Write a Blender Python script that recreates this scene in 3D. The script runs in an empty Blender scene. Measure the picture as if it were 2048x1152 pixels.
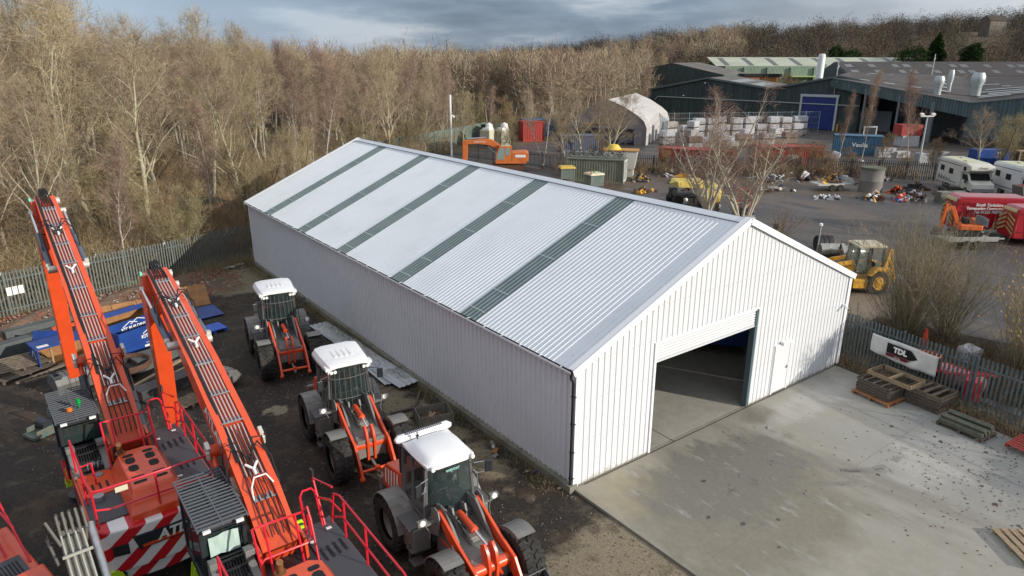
import bpy, math, random
import numpy as np
from mathutils import Vector, Matrix
R = math.radians
SC = bpy.context.scene
COL = SC.collection
# ---------------------------------------------------------------- camera
CAM = Vector((-12.4007, -13.37696, 12.56253))
pitch, yaw, roll = 0.320978669, 0.6457399, 0.00205562
fw = Vector((math.sin(yaw)*math.cos(pitch), math.cos(yaw)*math.cos(pitch), -math.sin(pitch)))
rt = Vector((math.cos(yaw), -math.sin(yaw), 0)); up = rt.cross(fw)
r2 = rt*math.cos(roll)+up*math.sin(roll); u2 = -rt*math.sin(roll)+up*math.cos(roll)
cam_d = bpy.data.cameras.new('camera'); cam = bpy.data.objects.new('camera', cam_d); COL.objects.link(cam)
M3 = Matrix((r2, u2, -fw)).transposed()
cam.matrix_world = Matrix.Translation(CAM) @ M3.to_4x4()
cam_d.sensor_width = 36; cam_d.lens = 1381.436/2048*36; cam_d.clip_end = 6000; cam_d.clip_start = .1
SC.camera = cam
# ---------------------------------------------------------------- light
SUN = Vector((.47, -.88, 0)).normalized(); EL = R(17)
sd = Vector((SUN.x*math.cos(EL), SUN.y*math.cos(EL), math.sin(EL)))
sl = bpy.data.lights.new('sun', 'SUN'); sl.energy = 4.2; sl.angle = R(.5); sl.color = (1, .93, .82)
so = bpy.data.objects.new('sun', sl); COL.objects.link(so); so.rotation_euler = sd.to_track_quat('Z', 'Y').to_euler()
W = bpy.data.worlds.new('World'); SC.world = W; W.use_nodes = True
nt = W.node_tree; nt.nodes.clear()
def N(t, typ, **k):
    n = t.nodes.new(typ)
    for a, b in k.items():
        if a.startswith('i_'):
            n.inputs[a[2:].replace('_', ' ')].default_value = b
        else: setattr(n, a, b)
    return n
def ramp(t, pts, interp='LINEAR'):
    n = t.nodes.new('ShaderNodeValToRGB'); n.color_ramp.interpolation = interp
    e = n.color_ramp.elements
    while len(e) < len(pts): e.new(.5)
    for el, (p, c) in zip(e, pts):
        el.position = p; el.color = tuple(c)+(1,) if len(c) == 3 else c
    return n
sky = N(nt, 'ShaderNodeTexSky', sky_type='NISHITA', sun_disc=False)
sky.sun_elevation = EL; sky.sun_rotation = math.atan2(SUN.x, SUN.y); sky.altitude = 100
bg = N(nt, 'ShaderNodeBackground', i_Strength=.15)
tc = N(nt, 'ShaderNodeTexCoord'); mp = N(nt, 'ShaderNodeMapping'); mp.inputs['Scale'].default_value = (1, 1, 5)
nz = N(nt, 'ShaderNodeTexNoise', i_Scale=3.1, i_Detail=9, i_Roughness=.55)
L = nt.links.new
L(tc.outputs['Generated'], mp.inputs['Vector']); L(mp.outputs['Vector'], nz.inputs['Vector'])
# cloud radiance (divided by the background strength), darker bank low over the wood, bright cloud higher up
CK = 1/.15
def ck(c, k=1.): return tuple(v*CK*k for v in c)
cr = ramp(nt, [(.40, ck((.115, .165, .26))), (.51, ck((.20, .27, .38))), (.62, ck((.50, .55, .63)))])
L(nz.outputs['Fac'], cr.inputs['Fac'])
sep = N(nt, 'ShaderNodeSeparateXYZ'); L(tc.outputs['Generated'], sep.inputs[0])
# how far along the view to the east/west: lighter cloud edge at both ends of the bank
hi = N(nt, 'ShaderNodeMapRange'); hi.inputs['From Min'].default_value = .12; hi.inputs['From Max'].default_value = .45
L(sep.outputs['Z'], hi.inputs['Value'])
cr2 = ramp(nt, [(.3, ck((.5, .56, .66))), (.7, ck((1.0, 1.0, 1.02)))])
L(nz.outputs['Fac'], cr2.inputs['Fac'])
m1 = N(nt, 'ShaderNodeMix', data_type='RGBA'); L(hi.outputs[0], m1.inputs['Factor']); L(cr.outputs[0], m1.inputs[6]); L(cr2.outputs[0], m1.inputs[7])
# lighter gaps: dot with two horizontal directions
def lobe(direction, lo, hi_):
    d = N(nt, 'ShaderNodeVectorMath', operation='DOT_PRODUCT'); d.inputs[1].default_value = Vector(direction).normalized()
    L(tc.outputs['Generated'], d.inputs[0]); r_ = N(nt, 'ShaderNodeMapRange'); r_.inputs['From Min'].default_value = lo; r_.inputs['From Max'].default_value = hi_
    L(d.outputs['Value'], r_.inputs['Value']); return r_
lw = lobe((-.12, 1, .08), .80, .98)
le = lobe((1, .12, .12), .84, .98)
m2 = N(nt, 'ShaderNodeMix', data_type='RGBA'); m2.inputs[7].default_value = ck((.36, .47, .63))+(1,)
ml = N(nt, 'ShaderNodeMath', operation='MULTIPLY'); ml.inputs[1].default_value = .95; L(lw.outputs[0], ml.inputs[0])
L(ml.outputs[0], m2.inputs['Factor']); L(m1.outputs[2], m2.inputs[6])
m3 = N(nt, 'ShaderNodeMix', data_type='RGBA'); m3.inputs[7].default_value = ck((.62, .66, .72))+(1,)
me_ = N(nt, 'ShaderNodeMath', operation='MULTIPLY'); L(le.outputs[0], me_.inputs[0]); L(nz.outputs['Fac'], me_.inputs[1])
me2 = N(nt, 'ShaderNodeMath', operation='MULTIPLY', use_clamp=True); me2.inputs[1].default_value = 1.9; L(me_.outputs[0], me2.inputs[0])
L(me2.outputs[0], m3.inputs['Factor']); L(m2.outputs[2], m3.inputs[6])
m4 = N(nt, 'ShaderNodeMix', data_type='RGBA'); m4.inputs['Factor'].default_value = .88
L(sky.outputs[0], m4.inputs[6]); L(m3.outputs[2], m4.inputs[7]); L(m4.outputs[2], bg.inputs['Color'])
wo = N(nt, 'ShaderNodeOutputWorld'); L(bg.outputs[0], wo.inputs['Surface'])
SC.view_settings.view_transform = 'Standard'; SC.view_settings.look = 'None'; SC.view_settings.gamma = 1
SC.view_settings.exposure = .08
# ---------------------------------------------------------------- materials
MATS = {}
def mat(name, c, rough=.6, metal=0., var=.0, vs=3., c2=None, bump=0., bs=20., alpha=1., spec=.5, coat=0., orand=0., dirt=0., dc=(.09, .07, .05), ds=1.2):
    if name in MATS: return MATS[name]
    m = bpy.data.materials.new(name); m.use_nodes = True; t = m.node_tree; b = t.nodes['Principled BSDF']
    lk = t.links.new
    b.inputs['Roughness'].default_value = rough; b.inputs['Metallic'].default_value = metal
    b.inputs['Specular IOR Level'].default_value = spec; b.inputs['Coat Weight'].default_value = coat
    co = N(t, 'ShaderNodeTexCoord'); out = None
    c = tuple(c)+(1,)
    if c2 is None and var: c2 = tuple(v*(1-var) for v in c[:3])
    if c2 is not None:
        n = N(t, 'ShaderNodeTexNoise', i_Scale=vs, i_Detail=6, i_Roughness=.6); lk(co.outputs['Object'], n.inputs['Vector'])
        r_ = ramp(t, [(.35, c[:3]), (.65, c2)]); lk(n.outputs['Fac'], r_.inputs['Fac']); out = r_.outputs[0]
    if dirt:
        n2 = N(t, 'ShaderNodeTexNoise', i_Scale=ds, i_Detail=8, i_Roughness=.7); lk(co.outputs['Object'], n2.inputs['Vector'])
        r2_ = ramp(t, [(.5, (0, 0, 0)), (.72, (dirt,)*3)]); lk(n2.outputs['Fac'], r2_.inputs['Fac'])
        mx = N(t, 'ShaderNodeMix', data_type='RGBA'); lk(r2_.outputs[0], mx.inputs['Factor'])
        if out: lk(out, mx.inputs[6])
        else: mx.inputs[6].default_value = c
        mx.inputs[7].default_value = tuple(dc)+(1,); out = mx.outputs[2]
    if orand:
        oi = N(t, 'ShaderNodeObjectInfo'); hs = N(t, 'ShaderNodeHueSaturation')
        for k, key in ((1., 'Value'), (.045, 'Hue')):
            mr = N(t, 'ShaderNodeMapRange'); a = orand*k
            base = 1. if key == 'Value' else .5
            mr.inputs['To Min'].default_value = base-a; mr.inputs['To Max'].default_value = base+a
            if key == 'Hue':
                mm = N(t, 'ShaderNodeMath', operation='MULTIPLY'); mm.inputs[1].default_value = 7.31; fr = N(t, 'ShaderNodeMath', operation='FRACT')
                lk(oi.outputs['Random'], mm.inputs[0]); lk(mm.outputs[0], fr.inputs[0]); lk(fr.outputs[0], mr.inputs['Value'])
            else: lk(oi.outputs['Random'], mr.inputs['Value'])
            lk(mr.outputs[0], hs.inputs[key])
        if out: lk(out, hs.inputs['Color'])
        else: hs.inputs['Color'].default_value = c
        out = hs.outputs[0]
    if out: lk(out, b.inputs['Base Color'])
    else: b.inputs['Base Color'].default_value = c
    if bump:
        n3 = N(t, 'ShaderNodeTexNoise', i_Scale=bs, i_Detail=5); lk(co.outputs['Object'], n3.inputs['Vector'])
        bp = N(t, 'ShaderNodeBump'); bp.inputs['Strength'].default_value = bump; bp.inputs['Distance'].default_value = .02
        lk(n3.outputs['Fac'], bp.inputs['Height']); lk(bp.outputs[0], b.inputs['Normal'])
    if alpha < 1: b.inputs['Alpha'].default_value = alpha
    MATS[name] = m; return m
def glassy(name, c, alpha=.5, rough=.05):
    m = mat(name, c, rough, alpha=alpha, spec=.8); return m
# ---------------------------------------------------------------- mesh helpers
def rot3(ax, ay, az):
    return (Matrix.Rotation(az, 3, 'Z') @ Matrix.Rotation(ay, 3, 'Y') @ Matrix.Rotation(ax, 3, 'X'))
class MB:
    def __init__(s): s.v = []; s.f = []; s.m = []; s.c = 0
    def add(s, vs, fs):
        o = len(s.v); s.v += [tuple(p) for p in vs]; s.f += [tuple(i+o for i in f) for f in fs]; s.m += [s.c]*len(fs); return s
    def mi(s, i): s.c = i; return s
    def box(s, c, d, r=None, taper=1., shift=(0, 0)):
        x, y, z = (v/2 for v in d); P = []
        for sz in (-1, 1):
            k = taper if sz > 0 else 1.; ox, oy = shift if sz > 0 else (0, 0)
            for sx, sy in ((-1, -1), (1, -1), (1, 1), (-1, 1)): P.append(Vector((sx*x*k+ox, sy*y*k+oy, sz*z)))
        if r is not None:
            m = r if isinstance(r, Matrix) else rot3(*r); P = [m @ p for p in P]
        c = Vector(c)
        return s.add([p+c for p in P], [(3, 2, 1, 0), (4, 5, 6, 7), (0, 1, 5, 4), (1, 2, 6, 5), (2, 3, 7, 6), (3, 0, 4, 7)])
    def bar(s, a, b, w, h, w2=None, h2=None, upv=(0, 0, 1)):
        a = Vector(a); b = Vector(b); d = (b-a).normalized(); u = Vector(upv)
        if abs(d.dot(u)) > .98: u = Vector((0, 1, 0))
        sx = d.cross(u).normalized(); sz = sx.cross(d).normalized(); w2 = w if w2 is None else w2; h2 = h if h2 is None else h2
        P = []
        for p, ww, hh in ((a, w, h), (b, w2, h2)):
            for i, j in ((-1, -1), (1, -1), (1, 1), (-1, 1)): P.append(p+sx*i*ww/2+sz*j*hh/2)
        return s.add(P, [(0, 1, 2, 3), (7, 6, 5, 4), (0, 4, 5, 1), (1, 5, 6, 2), (2, 6, 7, 3), (3, 7, 4, 0)])
    def tube(s, pts, r, n=8, cap=True):
        pts = [Vector(p) for p in pts]; rs = r if isinstance(r, (list, tuple)) else [r]*len(pts); V = []; F = []
        ref = None
        for i, p in enumerate(pts):
            d = (pts[min(i+1, len(pts)-1)]-pts[max(i-1, 0)]).normalized()
            if ref is None: ref = Vector((0, 0, 1)) if abs(d.z) < .9 else Vector((1, 0, 0))
            x = d.cross(ref); x = x.normalized() if x.length > 1e-5 else Vector((1, 0, 0)); y = x.cross(d).normalized(); ref = y
            for k in range(n):
                a = 2*math.pi*k/n; V.append(p+x*math.cos(a)*rs[i]+y*math.sin(a)*rs[i])
        for i in range(len(pts)-1):
            for k in range(n): F.append((i*n+k, i*n+(k+1) % n, (i+1)*n+(k+1) % n, (i+1)*n+k))
        if cap: F.append(tuple(range(n))[::-1]); F.append(tuple((len(pts)-1)*n+k for k in range(n)))
        return s.add(V, F)
    def cyl(s, a, b, r, r1=None, n=16): return s.tube([a, b], [r, r if r1 is None else r1], n)
    def lathe(s, prof, c=(0, 0, 0), axis='Z', n=24, closed=False):
        V = []; F = []; m = len(prof)
        for k in range(n):
            a = 2*math.pi*k/n
            for rr, h in prof:
                p = (rr*math.cos(a), rr*math.sin(a), h)
                if axis == 'X': p = (h, rr*math.cos(a), rr*math.sin(a))
                if axis == 'Y': p = (rr*math.cos(a), h, rr*math.sin(a))
                V.append((p[0]+c[0], p[1]+c[1], p[2]+c[2]))
        for k in range(n):
            k2 = (k+1) % n
            for i in range(m-1 if not closed else m): j = (i+1) % m; F.append((k*m+i, k2*m+i, k2*m+j, k*m+j))
        return s.add(V, F)
    def prism(s, poly, h0, h1, plane='XY', k=1.):
        n = len(poly); V = []
        for h, kk in ((h0, 1.), (h1, k)):
            for a, b in poly:
                a_, b_ = a*kk, b*kk
                V.append({'XY': (a_, b_, h), 'XZ': (a_, h, b_), 'YZ': (h, a_, b_)}[plane])
        return s.add(V, [tuple(range(n))[::-1], tuple(range(n, 2*n))]+[(i, (i+1) % n, n+(i+1) % n, n+i) for i in range(n)])
    def grid(s, P):
        a = len(P); b = len(P[0]); V = [p for row in P for p in row]
        return s.add(V, [(i*b+j, i*b+j+1, (i+1)*b+j+1, (i+1)*b+j) for i in range(a-1) for j in range(b-1)])
    def shift(s, d, r=None, i0=0):
        m = rot3(*r) if r else None
        for i in range(i0, len(s.v)):
            p = Vector(s.v[i]); p = m @ p if m else p; s.v[i] = tuple(p+Vector(d))
        return s
    def build(s, name, mats, parent=None, bev=0, smooth=False, **tags):
        me = bpy.data.meshes.new(name); me.from_pydata(s.v, [], s.f)
        if not isinstance(mats, (list, tuple)): mats = [mats]
        for m in mats: me.materials.append(m)
        if len(mats) > 1: me.polygons.foreach_set('material_index', s.m)
        if smooth:
            me.polygons.foreach_set('use_smooth', [True]*len(me.polygons))
            if smooth != 'all': me.set_sharp_from_angle(angle=R(40))
        o = bpy.data.objects.new(name, me); COL.objects.link(o)
        if parent: o.parent = parent
        if bev:
            b = o.modifiers.new('bevel', 'BEVEL'); b.width = bev; b.segments = 2; b.limit_method = 'ANGLE'; b.angle_limit = R(40); b.harden_normals = False
        tag(o, **tags); return o
def tag(o, label=None, cat=None, group=None, kind=None):
    for k, v in (('label', label), ('category', cat), ('group', group), ('kind', kind)):
        if v: o[k] = v
    return o
def thing(name, loc, rz=0, **tags):
    o = bpy.data.objects.new(name, None); COL.objects.link(o); o.location = loc; o.rotation_euler = (0, 0, rz); o.empty_display_size = .2
    return tag(o, **tags)
CH = {}
def dup(root, loc=None, rz=None, label=None, scale=None, first=True):
    c = root.copy(); COL.objects.link(c)
    if loc is not None: c.location = loc
    if rz is not None: c.rotation_euler = (0, 0, rz)
    if scale is not None: c.scale = scale if hasattr(scale, '__len__') else (scale,)*3
    if label: c['label'] = label
    if first: CH.clear(); [CH.setdefault(o.parent.name, []).append(o) for o in bpy.data.objects if o.parent]
    for ch in CH.get(root.name, []):
        k = dup(ch, first=False); k.parent = c
    return c
FONT = {}
def text(s, size, m, parent, loc, rot, name='lettering', shear=0., bold=.0, depth=.004, sx=1., align='CENTER', parent_mesh=None):
    cu = bpy.data.curves.new('lettering', 'FONT'); cu.body = s; cu.size = size; cu.extrude = depth; cu.align_x = align; cu.shear = shear; cu.offset = bold
    cu.resolution_u = 3
    o = bpy.data.objects.new('tmp_text', cu); COL.objects.link(o)
    dg = bpy.context.evaluated_depsgraph_get(); me = bpy.data.meshes.new_from_object(o.evaluated_get(dg)); bpy.data.objects.remove(o)
    me.materials.clear(); me.materials.append(m)
    t = bpy.data.objects.new(name, me); COL.objects.link(t); t.parent = parent; t.location = loc
    t.rotation_euler = rot if not isinstance(rot, Matrix) else rot.to_euler(); t.scale = (sx, 1, 1)
    return t
rnd = random.Random(7)
def U(a, b): return rnd.uniform(a, b)
# palette
WHITE = mat('white_paint', (.78, .79, .8), .35, var=.05, vs=1.5)
ORANGE = mat('orange_paint', (.70, .078, .018), .32, var=.12, vs=2.5, coat=.3, dirt=.25, dc=(.25, .06, .02), ds=2)
RED = mat('red_rail_paint', (.62, .012, .03), .35, coat=.2)
GREY = mat('machine_grey', (.19, .19, .18), .45, var=.15, dirt=.4, dc=(.09, .08, .065), ds=2)
LGREY = mat('mid_grey_paint', (.24, .245, .25), .45, var=.15)
DARK = mat('dark_frame_paint', (.022, .026, .032), .42, var=.2)
DECK = mat('deck_grey', (.055, .062, .075), .5, var=.25, dirt=.3, dc=(.12, .11, .10), ds=3)
BLACK = mat('black_rubber', (.012, .012, .013), .6)
TYRE = mat('tyre_rubber', (.022, .021, .02), .85, var=.3, dirt=.7, dc=(.075, .068, .056), ds=3)
CHROME = mat('chrome', (.75, .75, .76), .16, metal=1)
STEEL = mat('galvanised_steel', (.42, .44, .46), .42, metal=.7, var=.2, vs=6)
GLASS = glassy('dark_cab_glass', (.02, .035, .035), .62, .03)
HOLE = mat('dark_interior', (.008, .008, .009), .8)
WOOD = mat('weathered_wood', (.20, .15, .10), .85, c2=(.10, .085, .065), vs=6)
WOODL = mat('pale_wood', (.36, .27, .17), .8, c2=(.22, .16, .10), vs=8)
PLY = mat('orange_plywood', (.34, .155, .045), .6, c2=(.22, .10, .03), vs=3)
BLUE = mat('blue_board', (.015, .06, .28), .35, c2=(.012, .045, .2), vs=2)
LIME = mat('lime_paint', (.52, .80, .02), .45)
YELLOW = mat('yellow_paint', (.72, .40, .03), .45, c2=(.55, .28, .03), vs=5, dirt=.6, dc=(.12, .06, .03), ds=5)
RUST = mat('rusty_steel', (.13, .055, .03), .8, c2=(.06, .035, .025), vs=6)
LAMP = mat('lamp_lens', (.8, .82, .8), .15)
# ---------------------------------------------------------------- ground
def zmix(name, layers, rough=.85, bump=.5, bs=60., spec=.3):
    """ground material: layers = [(colA, colB, noise scale)] base, then masks [(scale, lo, hi, colA, colB, nscale, (cx,cy,rx,ry) or None)]"""
    m = bpy.data.materials.new(name); m.use_nodes = True; t = m.node_tree; b = t.nodes['Principled BSDF']; lk = t.links.new
    co = N(t, 'ShaderNodeTexCoord'); out = None
    b.inputs['Specular IOR Level'].default_value = spec
    for ly in layers:
        ca, cb, s = ly[:3]
        n = N(t, 'ShaderNodeTexNoise', i_Scale=s, i_Detail=7, i_Roughness=.75); lk(co.outputs['Object'], n.inputs['Vector'])
        r_ = ramp(t, [(.38, ca), (.62, cb)]); lk(n.outputs['Fac'], r_.inputs['Fac'])
        if out is None: out = r_.outputs[0]; continue
        ms, lo, hi_, reg = ly[3:7]
        src = N(t, 'ShaderNodeTexNoise', i_Scale=ms, i_Detail=6, i_Roughness=.65); mpp = N(t, 'ShaderNodeMapping')
        mpp.inputs['Location'].default_value = (ms*7.1, ms*3.3, 0); st = ly[7] if len(ly) > 7 else (1, 1, 0)
        mpp.inputs['Scale'].default_value = (st[0], st[1], 1); mpp.inputs['Rotation'].default_value = (0, 0, st[2])
        lk(co.outputs['Object'], mpp.inputs[0]); lk(mpp.outputs[0], src.inputs['Vector']); val = src.outputs['Fac']
        if reg:
            cx, cy, rx, ry, ang = (list(reg)+[0])[:5]
            m2_ = N(t, 'ShaderNodeMapping', vector_type='TEXTURE'); m2_.inputs['Location'].default_value = (cx, cy, 0); m2_.inputs['Scale'].default_value = (rx, ry, 1e6); m2_.inputs['Rotation'].default_value = (0, 0, ang)
            lk(co.outputs['Object'], m2_.inputs[0]); ln = N(t, 'ShaderNodeVectorMath', operation='LENGTH'); lk(m2_.outputs[0], ln.inputs[0])
            mr = N(t, 'ShaderNodeMapRange'); mr.inputs['From Min'].default_value = .4; mr.inputs['From Max'].default_value = 1.5; mr.inputs['To Min'].default_value = .35; mr.inputs['To Max'].default_value = -.5
            lk(ln.outputs['Value'], mr.inputs['Value']); ad = N(t, 'ShaderNodeMath', operation='ADD'); lk(val, ad.inputs[0]); lk(mr.outputs[0], ad.inputs[1]); val = ad.outputs[0]
        mr2 = N(t, 'ShaderNodeMapRange'); mr2.inputs['From Min'].default_value = lo; mr2.inputs['From Max'].default_value = hi_; lk(val, mr2.inputs['Value'])
        mx = N(t, 'ShaderNodeMix', data_type='RGBA'); lk(mr2.outputs[0], mx.inputs['Factor']); lk(out, mx.inputs[6]); lk(r_.outputs[0], mx.inputs[7]); out = mx.outputs[2]
    lk(out, b.inputs['Base Color'])
    rn = N(t, 'ShaderNodeTexNoise', i_Scale=.35, i_Detail=4); lk(co.outputs['Object'], rn.inputs['Vector'])
    rr = N(t, 'ShaderNodeMapRange'); rr.inputs['To Min'].default_value = rough-.3; rr.inputs['To Max'].default_value = min(1, rough+.2)
    lk(rn.outputs['Fac'], rr.inputs['Value']); lk(rr.outputs[0], b.inputs['Roughness'])
    n3 = N(t, 'ShaderNodeTexNoise', i_Scale=bs, i_Detail=6, i_Roughness=.7); lk(co.outputs['Object'], n3.inputs['Vector'])
    bp = N(t, 'ShaderNodeBump'); bp.inputs['Strength'].default_value = bump; bp.inputs['Distance'].default_value = .03
    lk(n3.outputs['Fac'], bp.inputs['Height']); lk(bp.outputs[0], b.inputs['Normal'])
    return m
def sm(a, b, x):
    t = min(1, max(0, (x-a)/(b-a))); return t*t*(3-2*t)
VH = Vector((fw.x, fw.y)).normalized(); VR = Vector((rt.x, rt.y))
def uv_of(x, y):
    d = Vector((x-CAM.x, y-CAM.y)); return d.dot(VR), d.dot(VH)
def terrain(x, y):
    u, d = uv_of(x, y)
    if d <= 200: return 0.
    px = 1024+1381*.95*u/d
    k = sm(780, 1700, px)
    hgt_ = (k*21*sm(215, 430, d)+sm(1500, 2100, px)*7*sm(250, 480, d)+3*sm(220, 500, d))
    return hgt_+1.2*math.sin(x*.021)*math.cos(y*.017)*sm(220, 400, d)
def spaced(n, half): return [math.copysign(abs(i/n)**2.2*half, i) for i in range(-n, n+1)]
xs = [v+60 for v in spaced(60, 2600)]; ys = [v+60 for v in spaced(60, 2600)]
g_ = MB(); g_.grid([[(x, y, terrain(x, y)) for x in xs] for y in ys])
litter = zmix('woodland_litter', [((.10, .07, .045), (.16, .115, .07), 1.2), ((.09, .085, .035), (.14, .12, .05), .8, .12, .5, .65, None)])
for i in range(len(g_.f)): g_.f[i] = g_.f[i][::-1]
g_.build('ground', litter, smooth='all', kind='structure')
# left yard: dark planings with pale gravel patches
yard_m = zmix('dark_planings', [((.022, .018, .015), (.048, .038, .030), 9.),
    ((.13, .105, .07), (.06, .048, .034), 22., 1.3, .54, .68, None),
    ((.095, .062, .038), (.06, .040, .026), 14., .6, .50, .68, None),
    ((.012, .011, .010), (.022, .019, .017), 6., .8, .58, .68, None, (1, .22, 1.45)),
    ((.30, .25, .17), (.17, .14, .095), 16., .7, .62, .78, (-1.2, -3.4, 3.4, 3.0)),
    ((.28, .235, .15), (.15, .12, .08), 14., 1.1, .66, .84, (-1.6, 6, 1.6, 8, .06)),
    ((.26, .225, .15), (.16, .135, .09), 12., .7, .42, .62, (-1.7, 27.6, 3.0, 3.2)),
    ((.30, .26, .18), (.2, .17, .12), 12., 2., .72, .84, (-5.6, 10.4, 1.0, .7)),
    ((.13, .08, .05), (.09, .06, .045), 14., .5, .55, .75, (-9, 27, 9, 3.5)),
    ((.30, .27, .22), (.22, .19, .16), 30., 30., .66, .70, None)], rough=.8, bump=.9, bs=28.)
p = MB(); P = [(-70, -60), (-.02, -60), (-.02, 31.6), (-1.2, 31.5), (-3.2, 30.6), (-6.3, 29.4), (-9.8, 28.7), (-13, 27.8), (-40, 25), (-70, 24)]
p.add([(x, y, .02) for x, y in P], [tuple(range(len(P)))]); p.build('gravel_yard', yard_m, kind='structure')
conc = zmix('concrete', [((0.291, 0.275, 0.228), (0.341, 0.320, 0.269), 1.8),
    ((0.248, 0.234, 0.193), (0.285, 0.268, 0.222), 14., .9, .45, .70, None, (1, .35, .5)),
    ((0.291, 0.293, 0.275), (0.322, 0.320, 0.298), 6., .35, .35, .95, (13, -7, 8, 9)),  # this and the next layer paint tree shade into the right side
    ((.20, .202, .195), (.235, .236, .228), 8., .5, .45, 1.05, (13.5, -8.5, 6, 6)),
    ((0.205, 0.193, 0.164), (0.242, 0.226, 0.193), 9., 1.1, .50, .95, (7.6, -4.8, .9, 6.5, .18), (2.2, .18, .18)),
    ((0.217, 0.201, 0.164), (0.248, 0.232, 0.193), 9., 1.6, .55, .95, (5.6, -4.5, .7, 5.5, .42), (2.5, .2, .42)),
    ((0.397, 0.348, 0.222), (0.335, 0.287, 0.175), 5., .9, .50, 1.0, (1.5, -1.6, 2.0, 1.8)),
    ((0.260, 0.232, 0.175), (0.291, 0.262, 0.205), 7., 1.3, .60, 1.3, (2.3, -1.9, 2.2, 1.5), (1, .6, .6)),
    ((0.409, 0.403, 0.374), (0.360, 0.354, 0.328), 9., 1.6, .58, .9, (11, -1.3, 5, 1.1), (1, .5, -.1)),
    ((0.422, 0.409, 0.380), (0.360, 0.348, 0.322), 5., .8, .55, .95, (3.6, -4.2, 2.0, 1.3)),
    ((0.409, 0.397, 0.363), (0.347, 0.336, 0.310), 7., 1.8, .60, .8, (11, -6, 3.5, 2.0), (1, .25, -.2)),
    ((0.186, 0.177, 0.152), (0.211, 0.201, 0.175), 20., 22., .70, .74, None),
    ((.20, .185, .145), (.235, .22, .175), 6., .55, .50, .72, (3.5, -3.5, 5, 4), (1, .6, .5)),
    ((.17, .162, .14), (.20, .19, .165), 9., 1.7, .55, .70, (4.5, -2.5, 4.5, 2.5), (1, .5, .9)),
    ((.36, .355, .34), (.32, .315, .30), 10., 2.5, .60, .72, None, (1, .3, .45)),
    ((.19, .17, .14), (.22, .20, .17), 10., 1.1, .55, .9, (8.5, -.6, 1.3, 1.0))], rough=.75, bump=.25, bs=55.)
s_ = MB(); s_.box((8.4, -19.955, 0), (16.8, 40.09, .18)); s_.build('concrete_slab', conc, kind='structure')
tar = zmix('wet_tarmac', [((.050, .045, .044), (.070, .064, .062), 1.6), ((.13, .10, .075), (.09, .072, .056), 3., .16, .44, .60, None, (1, .35, .6)),
    ((.028, .026, .026), (.04, .038, .036), 3., .45, .52, .68, None, (1, .3, 1.0)), ((.24, .20, .145), (.17, .135, .10), 9., .5, .5, .75, (22, 3.6, 5.0, 2.6)),
    ((.07, .05, .035), (.10, .075, .05), 5., .3, .42, .6, (46, 33, 22, 7, -.75)),
    ((.15, .14, .13), (.12, .11, .10), 8., .9, .60, .68, None, (1, .25, .8)),
    ((.24, .25, .28), (.18, .19, .21), 6., .7, .60, .74, (29.5, 5.0, 6.5, 1.1, -.75), (1, .35, -.75))], rough=.62, bump=.5, bs=22., spec=.5)
p = MB(); P = [(15.6, -60), (260, -60), (200, 80), (130, 78), (88, 76), (62, 72), (37, 69), (20, 55), (15.6, 35)]
p.add([(x, y, .02) for x, y in P], [tuple(range(len(P)))]); p.build('tarmac_yard', tar, kind='structure')
soil = zmix('dark_soil', [((.045, .033, .024), (.075, .055, .038), 6.), ((.06, .07, .03), (.05, .06, .025), 8., 1.2, .6, .7, None), ((.2, .17, .12), (.15, .12, .08), 30., 12., .66, .72, None)], bump=1., bs=18.)
# soil strip along the right fence
gm = MB(); rows = []
for i in range(31):
    y = 2.5-i*1.4; rows.append([(15.0+(16.9-15)*j/6-.12*max(0, -y)*.95, y, .024+.10*math.sin(math.pi*j/6)*(.7+.3*math.sin(y*2.3+j))+.08) for j in range(7)])
gm.grid(rows); 
for i in range(len(gm.f)): gm.f[i] = gm.f[i][::-1]
gm.build('soil_verge', soil, smooth='all', kind='structure')
p = MB(); P = [(16.0, 1.5), (22.5, 1.8), (24.5, -6), (24, -14), (15.0, -14), (15.1, -6.6), (15.55, -2.2)]; p.add([(x, y, .035) for x, y in P], [tuple(range(len(P)))[::-1]]); p.build('brush_verge', zmix('leafy_soil', [((.035, .026, .018), (.06, .045, .03), 5.), ((.09, .065, .04), (.07, .05, .032), 14., 2.5, .55, .66, None)], bump=1., bs=16.), kind='structure')
# rubble mound in front of the left fence
rub = zmix('rubble_soil', [((.12, .08, .055), (.17, .12, .085), 5.), ((.26, .11, .07), (.2, .09, .06), 9., 3.5, .6, .66, None), ((.30, .28, .25), (.25, .22, .2), 9., 6., .66, .71, None), ((.07, .055, .04), (.09, .07, .05), 6., .9, .55, .7, None)], bump=1., bs=14.)
rr_ = random.Random(3); mm = MB(); rows = []
for i in range(40):
    x = -17+i*.42; rows.append([])
    for j in range(18):
        v = j/17; y0 = 27.1+.25*(x+13) if x < -6 else 28.9+.45*(x+6); y = y0+.55-5.2*v
        h = .62*math.sin(min(1, v*1.15+.12)*math.pi)**.8*(1-sm(-5, -1.2, x))*(.75+.25*math.sin(x*1.7+j*.6))
        rows[-1].append((x, y, max(.0, h)+rr_.uniform(-.035, .05) if 0 < j < 17 else -.02))
mm.grid(rows); 
for i in range(len(mm.f)): mm.f[i] = mm.f[i][::-1]
mm.build('rubble_mound', rub, kind='structure')
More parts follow.
